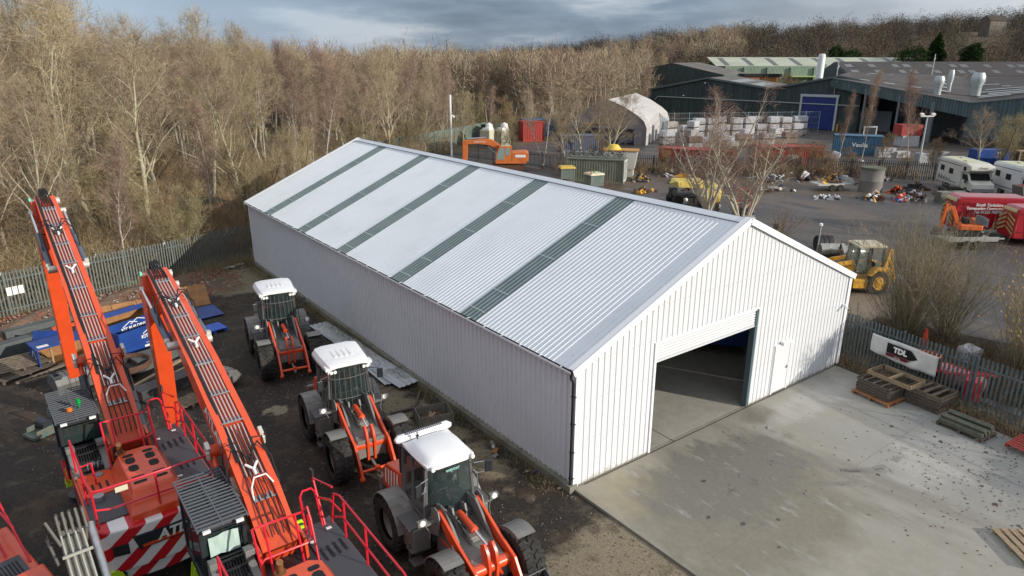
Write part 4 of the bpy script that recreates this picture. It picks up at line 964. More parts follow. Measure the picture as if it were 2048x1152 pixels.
def handler(label, tipy, tipz, sag, loc, rz, beacon):
    t = thing('material_handler', loc, rz, label=label, cat='material handler', group='orange material handlers in the yard')
    # undercarriage
    b = MB(); b.box((0, 0, .85), (1.3, 4.6, .5)); b.box((0, 1.7, .8), (2.2, .35, .3)); b.box((0, -1.5, .8), (2.2, .35, .3)); b.cyl((0, 0, 1.05), (0, 0, 1.3), .75, n=24); b.build('undercarriage', DARK, t)
    for x, y in ((-1.0, 1.7), (1.0, 1.7), (-1.0, -1.5), (1.0, -1.5)): wheel(t, (x, y, .55), .55, .6, 1 if x > 0 else -1, DARK, 16)
    for sx, sy in ((-1, 1), (1, 1), (-1, -1), (1, -1)):
        x, y = sx*1.18, (3.3 if sy > 0 else -2.45)
        b = MB(); b.bar((sx*.5, sy*2.2, .8), (x, y, .85), .25, .3); b.cyl((x, y, 1.15), (x, y, .3), .11, n=12); b.cyl((x, y, .1), (x, y, .18), .34, n=16); og = b.build('outrigger', DARK, t)
        b = MB(); b.prism([(-.34, .55), (.34, .55), (.1, 1.22), (-.22, 1.22)], -.03, .03, 'XZ'); b.prism([(-.34, .55), (.34, .55), (.1, 1.22), (-.22, 1.22)], .24, .28, 'XZ'); b.shift((x, y-sy*.0-.16, .0)); b.build('guard_plate', LIME, og)
    # upper frame, side shells
    b = MB(); b.box((0, -.4, 1.45), (2.7, 4.2, .3)); b.box((0, .9, 1.55), (1.0, 2.2, .5)); b.box((.0, -.2, 1.9), (2.6, 3.2, .7)); b.build('upper_frame', DARK, t)
    for s in (-1, 1):
        b = MB(); b.prism([(-2.35, 1.2), (-2.4, 2.24), (.9 if s < 0 else 1.5, 2.24), (1.15 if s < 0 else 1.75, 1.95), (1.15 if s < 0 else 1.75, 1.35)], s*1.40-.04, s*1.40+.04, 'YZ'); sh = b.build('side_shell', ORANGE, t, bev=.02)
        b = MB(); b.box((s*1.455, -.6, 1.9), (.012, 2.2, .14)); b.build('dark_band', DARK, sh)
    # counterweight
    b = MB(); P = [(-1.44, -2.05), (-1.44, -2.35), (-1.2, -2.62), (-.6, -2.74), (0, -2.78), (.6, -2.74), (1.2, -2.62), (1.44, -2.35), (1.44, -2.05)]
    b.prism(P, 1.15, 2.26, 'XY'); P2 = [(x*.82, y+.02) for x, y in P]; b.prism([(x*.80, y+.12) for x, y in P], .78, 1.14, 'XY')
    cwt = b.build('counterweight', STRIPE, t, bev=.035)
    b = MB(); b.prism([(-.62, 1.66), (-.72, 2.02), (.95, 2.02), (1.05, 1.66)], -2.80, -2.70, 'XZ'); pl_ = b.build('name_plate', DARK, cwt)
    b = MB(); b.prism([(-.55, 1.69), (-.56, 1.76), (.45, 1.76), (.47, 1.69)], -2.808, -2.79, 'XZ'); b.build('orange_bar', ORANGE, pl_)
    text('ATLAS', .34, WHT, pl_, (.28, -2.812, 1.74), (R(90), 0, 0), shear=.2, bold=.012)
    b = MB(); b.box((-.98, -2.70, 1.75), (.32, .06, .24), (0, 0, -.25)); b.build('recess_panel', HOLE, cwt); b = MB(); b.box((.85, -2.66, 1.3), (.5, .05, .12), (0, 0, .2)); b.build('recess_panel', HOLE, cwt)
    # decks
    b = MB(); b.box((1.02, -.05, 2.28), (.76, 3.3, .06)); b.prism([(.66, .6), (1.40, .6), (1.40, 1.7), (.95, 1.5), (.66, 1.1)], 2.24, 2.315, 'XY'); dk = b.build('right_deck', DECK, t, bev=.01)
    for k in range(4): b = MB(); b.box((.76+.16*k, .45+.03*k, 2.322), (.055, .42, .012)); b.build('deck_slot', HOLE, dk)
    for k in range(3): b = MB(); b.box((.86+.16*k, -.85, 2.315), (.05, .3, .012)); b.build('deck_slot', HOLE, dk)
    for p_ in ((.72, 1.0, 2.32), (1.2, 1.25, 2.32), (.72, -1.3, 2.315)): b = MB(); b.box(p_, (.12, .08, .008)); b.build('sticker', WHT, dk)
    b = MB(); b.box((-1.0, .55, 2.27), (.76, .55, .06)); b.build('walkway', mat('tread_plate', (.19, .19, .19), .5), t)
    b = MB(); b.box((-1.0, -.35, 2.28), (.76, 1.15, .08)); lo = b.build('left_deck', ORANGE, t, bev=.015)
    b = MB(); b.box((-1.0, -1.55, 2.27), (.80, 1.2, .05)); b.build('rear_left_deck', DECK, t)
    for k in range(4): b = MB(); b.box((-1.28+.16*k, -.55, 2.323), (.05, .38, .012)); b.build('deck_slot', HOLE, lo)
    b = MB(); b.cyl((-.9, .02, 2.3), (-.9, .02, 2.36), .1, n=14); b.build('filler_cap', STEEL, t); b = MB(); b.cyl((-1.08, -1.1, 2.28), (-1.08, -1.1, 2.4), .12, n=14); b.build('filler_cap', STEEL, t)
    # bonnet
    b = MB(); lo_ = [(-.64, -2.55), (.64, -2.55), (.64, -.1), (.3, .05), (-.45, .05), (-.64, -.1)]; hi_ = [(-.44, -2.1), (.44, -2.1), (.44, -.28), (.22, -.12), (-.34, -.12), (-.44, -.28)]
    V = [(x, y, 2.26) for x, y in lo_]+[(x, y, 2.42) for x, y in lo_]+[(x, y, 2.84) for x, y in hi_]; n = 6
    b.add(V, [(i, (i+1) % n, n+(i+1) % n, n+i) for i in range(n)]+[(n+i, n+(i+1) % n, 2*n+(i+1) % n, 2*n+i) for i in range(n)]+[tuple(range(2*n, 3*n))]); bo = b.build('bonnet', ORANGE, t, bev=.03)
    def rr(x, y, w, h): 
        b = MB(); c = min(w, h)*.28; b.prism([(x-w/2+c, y-h/2), (x+w/2-c, y-h/2), (x+w/2, y-h/2+c), (x+w/2, y+h/2-c), (x+w/2-c, y+h/2), (x-w/2+c, y+h/2), (x-w/2, y+h/2-c), (x-w/2, y-h/2+c)], 2.838, 2.846, 'XY'); b.build('vent_opening', HOLE, bo)
    for x in (-.24, .22):
        rr(x, -.42, .24, .14); rr(x, -.70, .22, .32); rr(x, -1.12, .22, .32)
        rr(x, -1.62, .30, .14); rr(x, -1.85, .30, .12)
    sl_ = math.atan2(.42, .45)
    text('350MH', .19, WHT, bo, (-.0, -2.44, 2.50), (sl_, 0, 0), bold=.008, shear=.1, depth=.006)
    b = MB(); b.tube([(-.36, -.16, 2.7), (-.36, -.16, 3.05), (-.36, -.20, 3.12)], .07, 14); b.cyl((-.36, -.16, 2.82), (-.36, -.16, 2.86), .12, n=14); b.build('exhaust', RUSTP, t, smooth=True)
    # railings
    z, H = 2.3, 3.3
    rail(t, [[(-1.34, .45, H), (-1.34, -2.0, H), (-1.30, -2.4, H), (-1.15, -2.46, H), (1.15, -2.46, H), (1.32, -2.38, H), (1.36, -2.1, H), (1.38, .9, H), (1.36, 1.2, H-.1), (1.34, 1.4, z)],
             [(-1.34, .45, H), (-1.34, .35, z)], [(-1.30, -2.4, H), (-1.30, -2.4, z)], [(0, -2.46, H), (0, -2.5, z)], [(1.32, -2.38, H), (1.32, -2.38, z)], [(1.38, -.4, H), (1.38, -.4, z)], [(1.38, .7, H), (1.38, .7, z)],
             [(-1.30, -2.4, 2.8), (-1.0, -2.46, 2.75), (1.15, -2.46, 2.75), (1.32, -2.38, 2.8), (1.38, .8, 2.8), (1.34, 1.35, 2.5)], [(-1.34, -1.2, H), (-1.34, -1.2, z)], [(-1.34, -.4, 2.9), (-1.05, -.4, 2.95), (-1.02, -.4, z)]])
    b = MB(); b.box((-.72, -2.50, 3.2), (.26, .02, .13)); b.build('maker_tag', mat('cream_tag', (.6, .55, .42), .5), t)
    rail(t, [[(-.58, .2, z), (-.58, .45, 2.9), (-.58, .72, H+.12), (-.45, .78, H+.08), (.45, .72, H+.08), (.56, .64, H+.22), (.56, .5, H), (.56, .2, z)], [(-.58, .4, 2.75), (-.45, .52, 2.75), (.45, .5, 2.75), (.58, .6, 2.8), (.56, .66, 3.3)], [(-.34, .74, H+.08), (-.34, .35, z)], [(.3, .72, H+.08), (.3, .35, z)]], name='boom_railing')
    rail(t, [[(.72, 1.35, z), (.70, 1.5, 3.2), (.78, 1.55, 3.3), (.98, 1.55, 3.3), (1.05, 1.52, 3.2), (1.12, 1.4, z)], [(1.18, 1.42, z), (1.2, 2.0, 3.25), (1.38, 1.3, 3.3)], [(1.2, 1.75, 2.85), (1.3, 1.3, 3.0), (1.38, .9, 2.9)]], name='entry_railing')
    b = MB(); b.box((1.22, 2.1, 3.3), (.05, .16, .22)); b.build('mirror', DARK, t)
    # cab on its lift arm
    x0, x1, y0, y1, zb, zt = -1.48, -.56, 1.3, 3.1, 1.75, 3.36
    b = MB()
    for x in (x0+.04, x1-.04):
        for y in (y0+.04, y1-.04): b.bar((x, y, zb), (x, y, zt), .09, .09)
        b.bar((x, y0, zt), (x, y1, zt), .08, .08); b.bar((x, y0, zb+.1), (x, y1, zb+.1), .08, .2); b.bar((x, (y0+y1)/2+.2, zb), (x, (y0+y1)/2+.2, zt), .06, .06)
    for y in (y0+.02, y1-.02): b.bar((x0, y, zt), (x1, y, zt), .08, .12); b.bar((x0, y, zb+.1), (x1, y, zb+.1), .08, .2)
    b.box(((x0+x1)/2, y0-.02, 2.3), (x1-x0-.05, .08, .7)); b.box(((x0+x1)/2, (y0+y1)/2, zb+.03), (x1-x0-.02, y1-y0-.02, .06))
    cb = b.build('cab', DARK, t, bev=.015)
    b = MB(); gx = ((x0+x1)/2)
    for x, s in ((x0+.03, -1), (x1-.03, 1)): b.box((x, (y0+y1)/2, 2.6), (.012, y1-y0-.12, 1.35))
    b.box((gx, y1-.03, 2.6), (x1-x0-.1, .012, 1.35)); b.box((gx, y0+.03, 3.0), (x1-x0-.14, .012, .5)); b.box((gx, y0+1.25, zt+.02), (x1-x0-.1, 1.0, .012))
    b.build('cab_glass', glassy('tinted_glass', (.03, .05, .05), .6, .03), cb)
    b = MB(); b.box((gx, y0+.35, zt+.03), (x1-x0-.02, .75, .05)); b.build('cab_roof', DECK, cb, bev=.01)
    b = MB(); b.box((gx, 2.1, 2.1), (.5, .5, .14)); b.box((gx, 1.85, 2.5), (.46, .12, .7)); b.build('seat', mat('seat_black', (.02, .02, .022), .7), cb, bev=.03)
    if not beacon:
        b = MB(); b.grid([[(gx-.3+.1*i, y0-.025-.01*math.sin(i*2.3+j), 2.72+.12*j+.02*math.sin(i+j)) for i in range(7)] for j in range(5)]); b.build('window_film', mat('pale_green_film', (.42, .55, .50), .35), cb)
    b = MB()
    for k in range(17): y = y0-.16+(y1-y0+.3)*k/16; b.bar((x0-.02, y, zt+.18), (x1+.04, y, zt+.18), .018, .03)
    for x in (x0-.03, gx, x1+.04): b.bar((x, y0-.18, zt+.155), (x, y1+.16, zt+.155), .03, .05)
    for x in (x0+.05, x1-.05):
        for y in (y0+.2, y1-.2): b.bar((x, y, zt), (x, y, zt+.16), .03, .03)
    b.build('roof_guard', mat('guard_dark_steel', (.10, .11, .125), .4), cb)
    for x in (x0+.14, x1-.12): b = MB(); b.box((x, y0-.12, zt+.06), (.15, .06, .06)); b.build('work_light', LAMP, cb)
    if beacon:
        b = MB(); b.cyl((gx-.02, y0+.32, zt+.2), (gx-.02, y0+.32, zt+.28), .03); b.cyl((gx+.0, y0+.3, zt+.22), (gx+.0, y0+.3, zt+.3), .075, .06, n=14); b.shift((-.1, 0, 0)); b.build('orange_beacon', mat('amber_lens', (.7, .16, .01), .2), cb, smooth=True)
        b = MB(); b.tube([(gx+.14, y0+.4, zt+.2), (gx+.14, y0+.4, zt+.34)], .02, 8); b.cyl((gx+.14, y0+.4, zt+.34), (gx+.14, y0+.4, zt+.46), .065, .045, n=14); b.build('green_beacon', mat('green_lens', (.0, .28, .05), .2), cb, smooth=True)
    # black slatted guard with hose chain behind the cab
    b = MB()
    for s in (-1.34, -.64): b.prism([(.2, 1.8), (.2, 2.35), (1.2, 2.75), (1.26, 2.2), (1.26, 1.8)], s-.08, s+.08, 'YZ')
    b.box((-1.34, .95, 2.78), (.2, .2, .14)); b.box((-.64, .95, 2.78), (.2, .2, .14)); lf = b.build('cab_lift_arm', GREY, t, bev=.01)
    b = MB(); C_ = [(.3, 2.2), (.5, 2.52), (.72, 2.68), (.95, 2.76), (1.12, 2.72), (1.2, 2.55)]
    for k in range(len(C_)): b.bar((-1.24, C_[k][0], C_[k][1]), (-.74, C_[k][0], C_[k][1]), .05, .025)
    for j in range(9):
        x = -1.22+.0585*j; b.tube([(x, a, c-.03) for a, c in C_], .014, 4)
    b.box((-.99, .7, 2.35), (.5, .8, .2)); b.build('hose_chain', BLACK, lf)
    b = MB(); qq = random.Random(5)
    for j in range(22): x = -1.22+.0225*j; y = qq.uniform(.25, .5); b.tube([(x, y, 2.42), (x+.004, y+.12, 2.53)], .008, 4)
    b.build('hose_fitting', STEEL, lf)
    b = MB(); b.tube([(-1.5, .85, 1.9), (-1.56, .85, 2.0), (-1.56, 1.15, 2.45), (-1.5, 1.2, 2.4), (-1.5, .95, 1.95)], .02, 6); b.build('grab_handle', RED, t)
    # boom
    F0 = Vector((0, .95, 2.35)); T0 = Vector((0, tipy, tipz)); d = (T0-F0); n_ = Vector((0, -d.z, d.y)).normalized()
    ctr = [(0, 0), (.12, .10+sag*.4), (.30, sag), (.55, sag*.95), (.8, sag*.5), (1, 0)]; hts = [.62, .85, .95, .80, .62, .42]; wds = [.80, .80, .76, .72, .66, .58]
    def bp(f_, off=0, x=0):
        for k in range(len(ctr)-1):
            (a, c), (e, g__) = ctr[k], ctr[k+1]
            if a <= f_ <= e:
                u_ = (f_-a)/(e-a); h = hts[k]+(hts[k+1]-hts[k])*u_; cc = c+(g__-c)*u_; return F0+d*f_+n_*(cc+off*h/2)+Vector((x, 0, 0)), wds[k]+(wds[k+1]-wds[k])*u_
        return T0, wds[-1]
    FS = [0, .06, .12, .2, .3, .42, .55, .67, .8, .9, 1]
    b = MB(); V = []
    for f_ in FS:
        lo1, w = bp(f_, -1); hi1, w = bp(f_, 1); w_ = w/2-.06
        V += [lo1+Vector((-w_, 0, 0)), lo1+Vector((w_, 0, 0)), hi1+Vector((w_, 0, 0)), hi1+Vector((-w_, 0, 0))]
    m = len(FS); b.add(V, [(4*i+j, 4*i+(j+1) % 4, 4*i+4+(j+1) % 4, 4*i+4+j) for i in range(m-1) for j in range(4)]+[(3, 2, 1, 0), tuple(4*(m-1)+j for j in range(4))])
    bm = b.build('boom', ORANGE, t, bev=.02)
    b = MB()   # raised side flanges
    for s in (-1, 1):
        for i in range(m-1):
            a, w = bp(FS[i], 1); c, w2 = bp(FS[i+1], 1); b.bar(a+Vector((s*(w/2-.07), 0, 0))+n_*.03, c+Vector((s*(w2/2-.07), 0, 0))+n_*.03, .15, .07, upv=n_)
    b.build('top_flange', ORANGE, bm)
    red2 = mat('worn_orange_plate', (.62, .075, .022), .45, var=.25, vs=4)
    b = MB()
    for i in range(m-1):
        a, w = bp(FS[i], 1); c, w2 = bp(FS[i+1], 1); b.bar(a+n_*.008, c+n_*.008, w-.3, .01, w2-.3, .01, upv=n_)
    b.build('top_plate', red2, bm)
    b = MB()
    for k in range(5):
        x = -.17+.085*k
        for fa, fb in ((.03, .30), (.31, .40), (.41, .63), (.64, .82), (.83, .93)):
            if fa == .03: fa = .16
            b.tube([bp(fa+(fb-fa)*j/4, 1, x)[0]+n_*.06 for j in range(5)], .021, 6)
    b.build('chrome_pipe', PIPE, bm, smooth=True)
    for f_ in (.10, .31, .405, .52, .635, .73, .825, .92):
        b = MB(); a, w = bp(f_, 1); b.box(a+n_*.075, (w-.26, .03, .025), (math.atan2(d.z, d.y), 0, 0)) 
        for k in range(5): b.cyl(a+Vector((-.17+.085*k, 0, 0))+n_*.065, a+Vector((-.17+.085*k, 0, 0))+n_*.065+d.normalized()*.14, .028, n=6)
        b.build('pipe_clamp', STEEL, bm)
    b = MB(); qq = random.Random(int(tipz*10))
    for k in range(5):
        x = -.25+.125*k; f_ = .02; b.tube([bp(f_, 1, x)[0]+n_*.10, bp(.06, 1, x+.01)[0]+n_*.16, bp(.12, 1, x)[0]+n_*.09, bp(.2, 1, x*.8)[0]+n_*.1, bp(.3, 1, x*.75)[0]+n_*.06], .015, 6)
    for k in range(2):
        b.tube([bp(.2+.2*j, 1, -.25+.03*k)[0]+n_*(.07+.03*qq.random()) for j in range(5)], .022, 6)
    for fa, s in ((.80, -1), (.80, 1), (.2, -1), (.2, 1)):
        a = bp(fa, 1, 0)[0]+n_*.12; b.tube([a, bp(fa+.03, 1, s*.28)[0]+n_*.22, bp(fa+.0, .7, s*.5)[0]+n_*.12, bp(fa-.05, .2, s*.52)[0]], .024, 6)
        b.tube([bp(fa-.02, 1, 0)[0]+n_*.14, bp(fa+.04, 1, s*.2)[0]+n_*.26, bp(fa+.05, .9, s*.46)[0]+n_*.12, bp(fa+.01, .2, s*.50)[0]], .018, 6)
    for k in range(5):
        x = -.17+.085*k; b.tube([bp(.93, 1, x)[0]+n_*.06, bp(.965, 1, x*.8)[0]+n_*.14, bp(.995, 1, x*.7)[0]+n_*.12, bp(1, 1, x*.6)[0]+n_*.1+d.normalized()*(.35+.06*(k % 2)), bp(1, -1, x*.6)[0]+d.normalized()*.5-n_*.2], .022, 6)
    b.build('hydraulic_hose', BLACK, bm, smooth=True)
    for fa in (.17, .60, .79):
        b = MB(); a = bp(fa, 1)[0]+n_*.14; u_ = d.normalized()
        for s in (-1, 1): b.tube([a, a+u_*.18+Vector((s*.13, 0, 0))], .03, 6)
        b.tube([a, a-u_*.16], .04, 6); b.build('hose_manifold', WHT, bm, smooth=True)
    b = MB()
    b.tube([bp(.105, 1, -.22)[0]+n_*.05, bp(.12, 1, -.22)[0]+n_*.25, bp(.14, 1, -.1)[0]+n_*.28, bp(.14, 1, .16)[0]+n_*.28, bp(.12, 1, .26)[0]+n_*.2], .02, 6)
    b.build('hose_manifold', WHT, bm, smooth=True)
    # boom cylinders 
    for s in (-1, 1):
        a = Vector((s*.56, 1.35, 1.75)); c = bp(.30, -.35, s*.52)[0]; mid = a+(c-a)*.86
        b = MB(); b.cyl(a, mid, .115, n=14); b.build('boom_cylinder', mat('cylinder_dark', (.03, .04, .05), .3), t, smooth=True)
        b = MB(); b.cyl(c-Vector((s*.16, 0, 0)), c+Vector((s*.12, 0, 0)), .16, n=14); b.cyl(mid, c, .06, n=10); b.build('cylinder_lug', ORANGE, bm, smooth=True)
        b = MB(); b.box(c+Vector((s*.10, -.05, .14)), (.1, .22, .26), (.5, 0, 0)); b.box(c+Vector((s*.12, -.18, .02)), (.07, .12, .2)); b.build('valve_block', mat('pale_zinc', (.62, .62, .56), .35, metal=.4), bm, bev=.01)
        # bracket
        b = MB(); b.prism([(.55, 1.7), (.7, 2.75), (1.15, 2.8), (1.6, 1.7)], s*.47-.03, s*.47+.03, 'YZ'); b.build('boom_bracket', ORANGE, t)
    # stick and its cylinders
    u_ = d.normalized(); P0 = T0-u_*.1+Vector((-.22, .05, -.05)); bot = Vector((-.22, tipy+.35, 1.05 if tipz > 7 else .75))
    b = MB(); dd = (bot-P0).normalized()
    top = P0-dd*.1; 
    b.bar(top+Vector((0, .1, .1)), P0+(bot-P0)*.14, .42, .5, .5, .85, upv=(0, 1, 0)); b.bar(P0+(bot-P0)*.14, P0+(bot-P0)*.9, .5, .85, .42, .5, upv=(0, 1, 0)); b.bar(P0+(bot-P0)*.9, bot, .42, .5, .36, .34, upv=(0, 1, 0))
    st = b.build('stick', ORANGE, t, bev=.02)
    for s in (-1, 1):
        a = bp(.66, .1, s*.47)[0]; c = P0+(bot-P0)*.0+Vector((s*.30+.22-.0, -.30, .25)); c.x = s*.47; mid = a+(c-a)*.58
        c = T0+Vector((s*.47, -.15, -.30)); mid = a+(c-a)*.6
        b = MB(); b.cyl(a, mid, .10, n=14); b.build('stick_cylinder', mat('cylinder_blue_grey', (.10, .13, .17), .3, metal=.3), bm, smooth=True)
        b = MB(); b.cyl(mid, c, .055, n=12); b.build('cylinder_rod', CHROME, bm, smooth=True)
        b = MB(); b.cyl(c-Vector((.08, 0, 0)), c+Vector((.08, 0, 0)), .09, n=12); b.build('pin', mat('pale_zinc', (.6, .6, .55), .4), bm, smooth=True); b = MB(); b.cyl(a-Vector((s*.2, 0, 0)), a+Vector((s*.1, 0, 0)), .12, n=12); b.box(a+Vector((s*.06, .12, .1)), (.12, .16, .14)); b.build('pin', mat('pale_zinc', (.6, .6, .55), .4), bm, smooth=True); b = MB(); b.cyl(T0+Vector((s*.3, 0, .02)), T0+Vector((s*.43, 0, .02)), .12, n=12); b.build('pin', mat('pale_zinc', (.6, .6, .55), .4), bm, smooth=True)
    b = MB(); b.cyl(T0+Vector((-.40, -.02, .12)), T0+Vector((-.46, -.02, .12)), .1, n=12); b.build('green_cap', mat('mint_green', (.15, .55, .38), .5), bm)
    b = MB(); b.cyl(bp(.79, 1)[0]+n_*.10+Vector((-.1, 0, 0)), bp(.79, 1)[0]+n_*.10+Vector((.1, 0, 0)), .09, n=12); b.build('swivel', BLACK, bm)
    # lettering on the left web of the boom
    X_ = -u_; Y_ = n_; Z_ = X_.cross(Y_); f1, w = bp(.30, .0)
    text('ATLAS', .46, WHT, bm, tuple(bp(.36, -.3)[0]+Vector((-(bp(.36)[1]/2-.052), 0, 0))), Matrix((X_, Y_, Z_)).transposed(), bold=.012, shear=.2)
    return t
handler('farther orange material handler, boom raised high, cab with a green and an amber beacon', 10.0, 7.75, .35, (-10.75, 5.3, .03), R(2), True)
handler('nearer orange material handler with its lower boom, pale green sheet inside the cab window', 10.75, 6.2, .35, (-8.95, -1.5, .03), 0, False)
# partly seen older machines at the left edge
t = thing('orange_excavator', (-14.55, 3.2, .03), R(14), label='orange excavator cut off by the left edge with a blue motor on its deck', cat='excavator')
b = MB(); b.box((0, 0, 1.3), (2.6, 3.4, 1.0)); b.box((0, -1.3, 1.9), (2.6, 1.0, .3)); b.build('body', ORANGE, t, bev=.05)
b = MB(); b.box((.7, -.4, 1.83), (.8, 1.2, .05)); b.build('deck_panel', DECK, t); b = MB()
for k in range(9): b.box((.42+.07*k, -.4, 1.86), (.03, .8, .015))
b.build('deck_slot', HOLE, t)
b = MB(); b.cyl((.15, .75, 2.1), (.75, .75, 2.1), .25, n=16); b.box((.45, .75, 1.95), (.5, .4, .3)); b.build('motor', mat('blue_motor', (.02, .10, .42), .4), t, bev=.02)
rail(t, [[(1.2, -.2, 1.8), (1.2, 1.4, 2.7), (1.2, 1.9, 2.7), (1.2, 2.0, 1.9)], [(.9, .4, 1.8), (.85, 1.5, 2.9), (.9, 2.2, 2.6)], [(.6, 1.0, 1.8), (.6, 1.9, 2.7), (1.2, 1.9, 2.7)], [(1.2, .8, 2.3), (1.2, 1.95, 2.3)]])
for y in (-1.2, 1.2):
    for s in (-1, 1): wheel(t, (s*1.05, y, .52), .52, .4, s, DARK, 14)
b = MB(); b.box((0, 0, .65), (1.2, 3.2, .4)); b.build('undercarriage', DARK, t)
t = thing('grey_excavator', (-12.35, 1.2, .03), R(3), label='muddy grey digger arm standing upright with looped hoses beside the orange machines', cat='excavator')
gm_ = mat('muddy_grey', (.20, .20, .17), .75, c2=(.13, .12, .10), vs=5)
b = MB(); b.bar((-.1, -2.2, .9), (-.1, .9, 2.75), .48, .7, .42, .45); b.bar((-.1, .9, 2.75), (.1, 1.35, 2.55), .42, .45, .3, .3); b.build('boom', gm_, t, bev=.03)
b = MB(); b.box((0, -2.4, .75), (1.3, 1.8, .9)); b.build('chassis', gm_, t, bev=.03)
for y in (-3.0, -1.8):
    for s in (-1, 1): wheel(t, (s*.8, y, .5), .5, .4, s, DARK, 14)
b = MB(); b.cyl((.28, -.6, 2.15), (.28, .9, 3.0), .075, n=12); b.build('ram', STEEL, t, smooth=True)
b = MB()
for k in range(4): b.tube([(-.28+.13*k, -1.5, 1.75), (-.28+.13*k, 0, 2.62), (-.28+.13*k, .75, 3.03)], .022, 6)
b.box((-.08, .25, 2.82), (.55, .04, .05)); b.box((-.08, -.6, 2.35), (.5, .04, .05)); b.build('hose_pipe', mat('dull_zinc', (.45, .45, .40), .45, metal=.3), t)
b = MB()
for k in range(5): b.tube([(-.28+.12*k, .75, 3.02), (-.28+.12*k, 1.05, 3.32+.05*(k % 2)), (-.26+.12*k, 1.35, 3.2), (-.24+.12*k, 1.42, 2.85)], .03, 6)
b.tube([(-.32, .5, 2.95), (-.48, .9, 3.35), (-.52, 1.0, 2.9), (-.44, .4, 2.6)], .03, 6); b.build('hose', mat('muddy_hose', (.14, .13, .11), .7), t, smooth=True)
# ---------------------------------------------------------------- palisade fences
FGREEN = mat('galvanised_pale', (.19, .215, .20), .55, metal=.3, c2=(.13, .15, .14), vs=4)
FSHADE = mat('galvanised_shade_blue', (.12, .155, .165), .5, metal=.3, c2=(.075, .10, .11), vs=4)  # darker blue tone puts the unlit side's shade into the steel colour
FDARK = mat('dark_fence_steel', (.045, .05, .055), .6, var=.3)
def palisade(name, pts, h, m, label, side=1, bay=2.75, pitch=.155, wire=False, detail=True, sag=0., group=None):
    t = thing(name, (pts[0][0], pts[0][1], 0), label=label, cat='fence', group=group); O = Vector((pts[0][0], pts[0][1], 0))
    if len(pts[0]) < 3: pts = [(x, y, 0.) for x, y in pts]
    P = [Vector(p) for p in pts]; acc = [0]
    for a, c in zip(P, P[1:]): acc.append(acc[-1]+(Vector((c.x-a.x, c.y-a.y, 0))).length)
    def at_(s):
        for i in range(len(P)-1):
            if s <= acc[i+1] or i == len(P)-2:
                u_ = (s-acc[i])/(acc[i+1]-acc[i]); return P[i]+(P[i+1]-P[i])*u_, (P[i+1]-P[i]).normalized()
    L_ = acc[-1]; nb = max(1, round(L_/bay)); bl = L_/nb; q_ = random.Random(len(label))
    for k in range(nb+1):
        c, d = at_(min(L_, k*bl)); c = c-O; nrm = Vector((-d.y, d.x, 0))*side
        b = MB(); ang = math.atan2(d.y, d.x)
        b.box(c+nrm*.07+Vector((0, 0, h/2)), (.10, .012, h), (0, 0, ang)); b.box(c+nrm*.12+Vector((0, 0, h/2)), (.012, .09, h), (0, 0, ang)); b.build('post', m, t)
        if k == nb: break
        b = MB(); n = int(bl/pitch); drop = q_.uniform(-.02, .02)
        for j in range(n):
            c, d = at_(k*bl+(j+.5)*bl/n); c = c-O; nrm = Vector((-d.y, d.x, 0))*side; w = .041; z0 = c.z+.06; z1 = c.z+h+drop+q_.uniform(-.008, .008)
            c = Vector((c.x, c.y, 0)); lean = Vector((d.x, d.y, 0))*q_.uniform(-.006, .006)
            def pt(u_, v_, z): return c+d*u_+nrm*v_+Vector((0, 0, z))+lean*(z/h)
            if detail:
                V = [pt(-w, .0, z0), pt(-w*.4, -.022, z0), pt(w*.4, -.022, z0), pt(w, 0, z0), pt(-w, .0, z1-.10), pt(-w*.4, -.022, z1-.10), pt(w*.4, -.022, z1-.10), pt(w, 0, z1-.10), pt(-w*1.25, -.0, z1-.03), pt(0, -.02, z1+.02), pt(w*1.25, 0, z1-.03)]
                b.add(V, [(0, 1, 5, 4), (1, 2, 6, 5), (2, 3, 7, 6), (4, 5, 9, 8), (5, 6, 9), (6, 7, 10, 9), (0, 4, 7, 3)])
            else:
                V = [pt(-w, 0, z0), pt(w, 0, z0), pt(w, 0, z1-.08), pt(0, 0, z1), pt(-w, 0, z1-.08)]; V += [v_+nrm*.02 for v_ in V]
                b.add(V, [(0, 1, 2, 3, 4), (9, 8, 7, 6, 5), (0, 4, 9, 5), (1, 6, 7, 2)])
        b.build('pale_panel', m, t)
        b = MB()
        for zz in (.35, h-.38):
            a1, d1 = at_(k*bl); a2, d2 = at_(min(L_, (k+1)*bl)); nrm = Vector((-d1.y, d1.x, 0))*side
            b.bar(a1-O+nrm*.03+Vector((0, 0, zz)), a2-O+nrm*.03+Vector((0, 0, zz)), .04, .05)
        b.build('rail', m, t)
    if wire:
        P2 = []; s = 0.
        while s < L_:
            c, d = at_(s); c = c-O; a = s*math.pi*2/.62; rr2 = .20+.05*math.sin(s*1.7); nrm = Vector((-d.y, d.x, 0)); P2.append(c+nrm*math.sin(a)*rr2*.5+Vector((0, 0, h-.12+math.cos(a)*rr2))); s += .045
        b = MB(); b.tube(P2, .009, 3, cap=False); b.build('razor_wire', STEEL, t)
    return t
palisade('palisade_fence', [(-24, 26.2, .3), (-19, 26.6, .3), (-13.2, 27.3, .3), (-9.75, 28.25, .3), (-6.3, 29.1, .25), (-3.05, 30.4, .15), (.3, 32.1, .05)], 2.25, FGREEN, 'grey green palisade fence with coiled wire between the rubble mound and the wood', side=1, wire=True)
palisade('palisade_fence', [(-1.5, 45), (2.4, 42.4), (5.5, 44.5), (9, 47.5)], 2.3, mat('old_fence', (.20, .20, .17), .7), 'short run of weathered palisade fence among the trees behind the shed corner', detail=False)
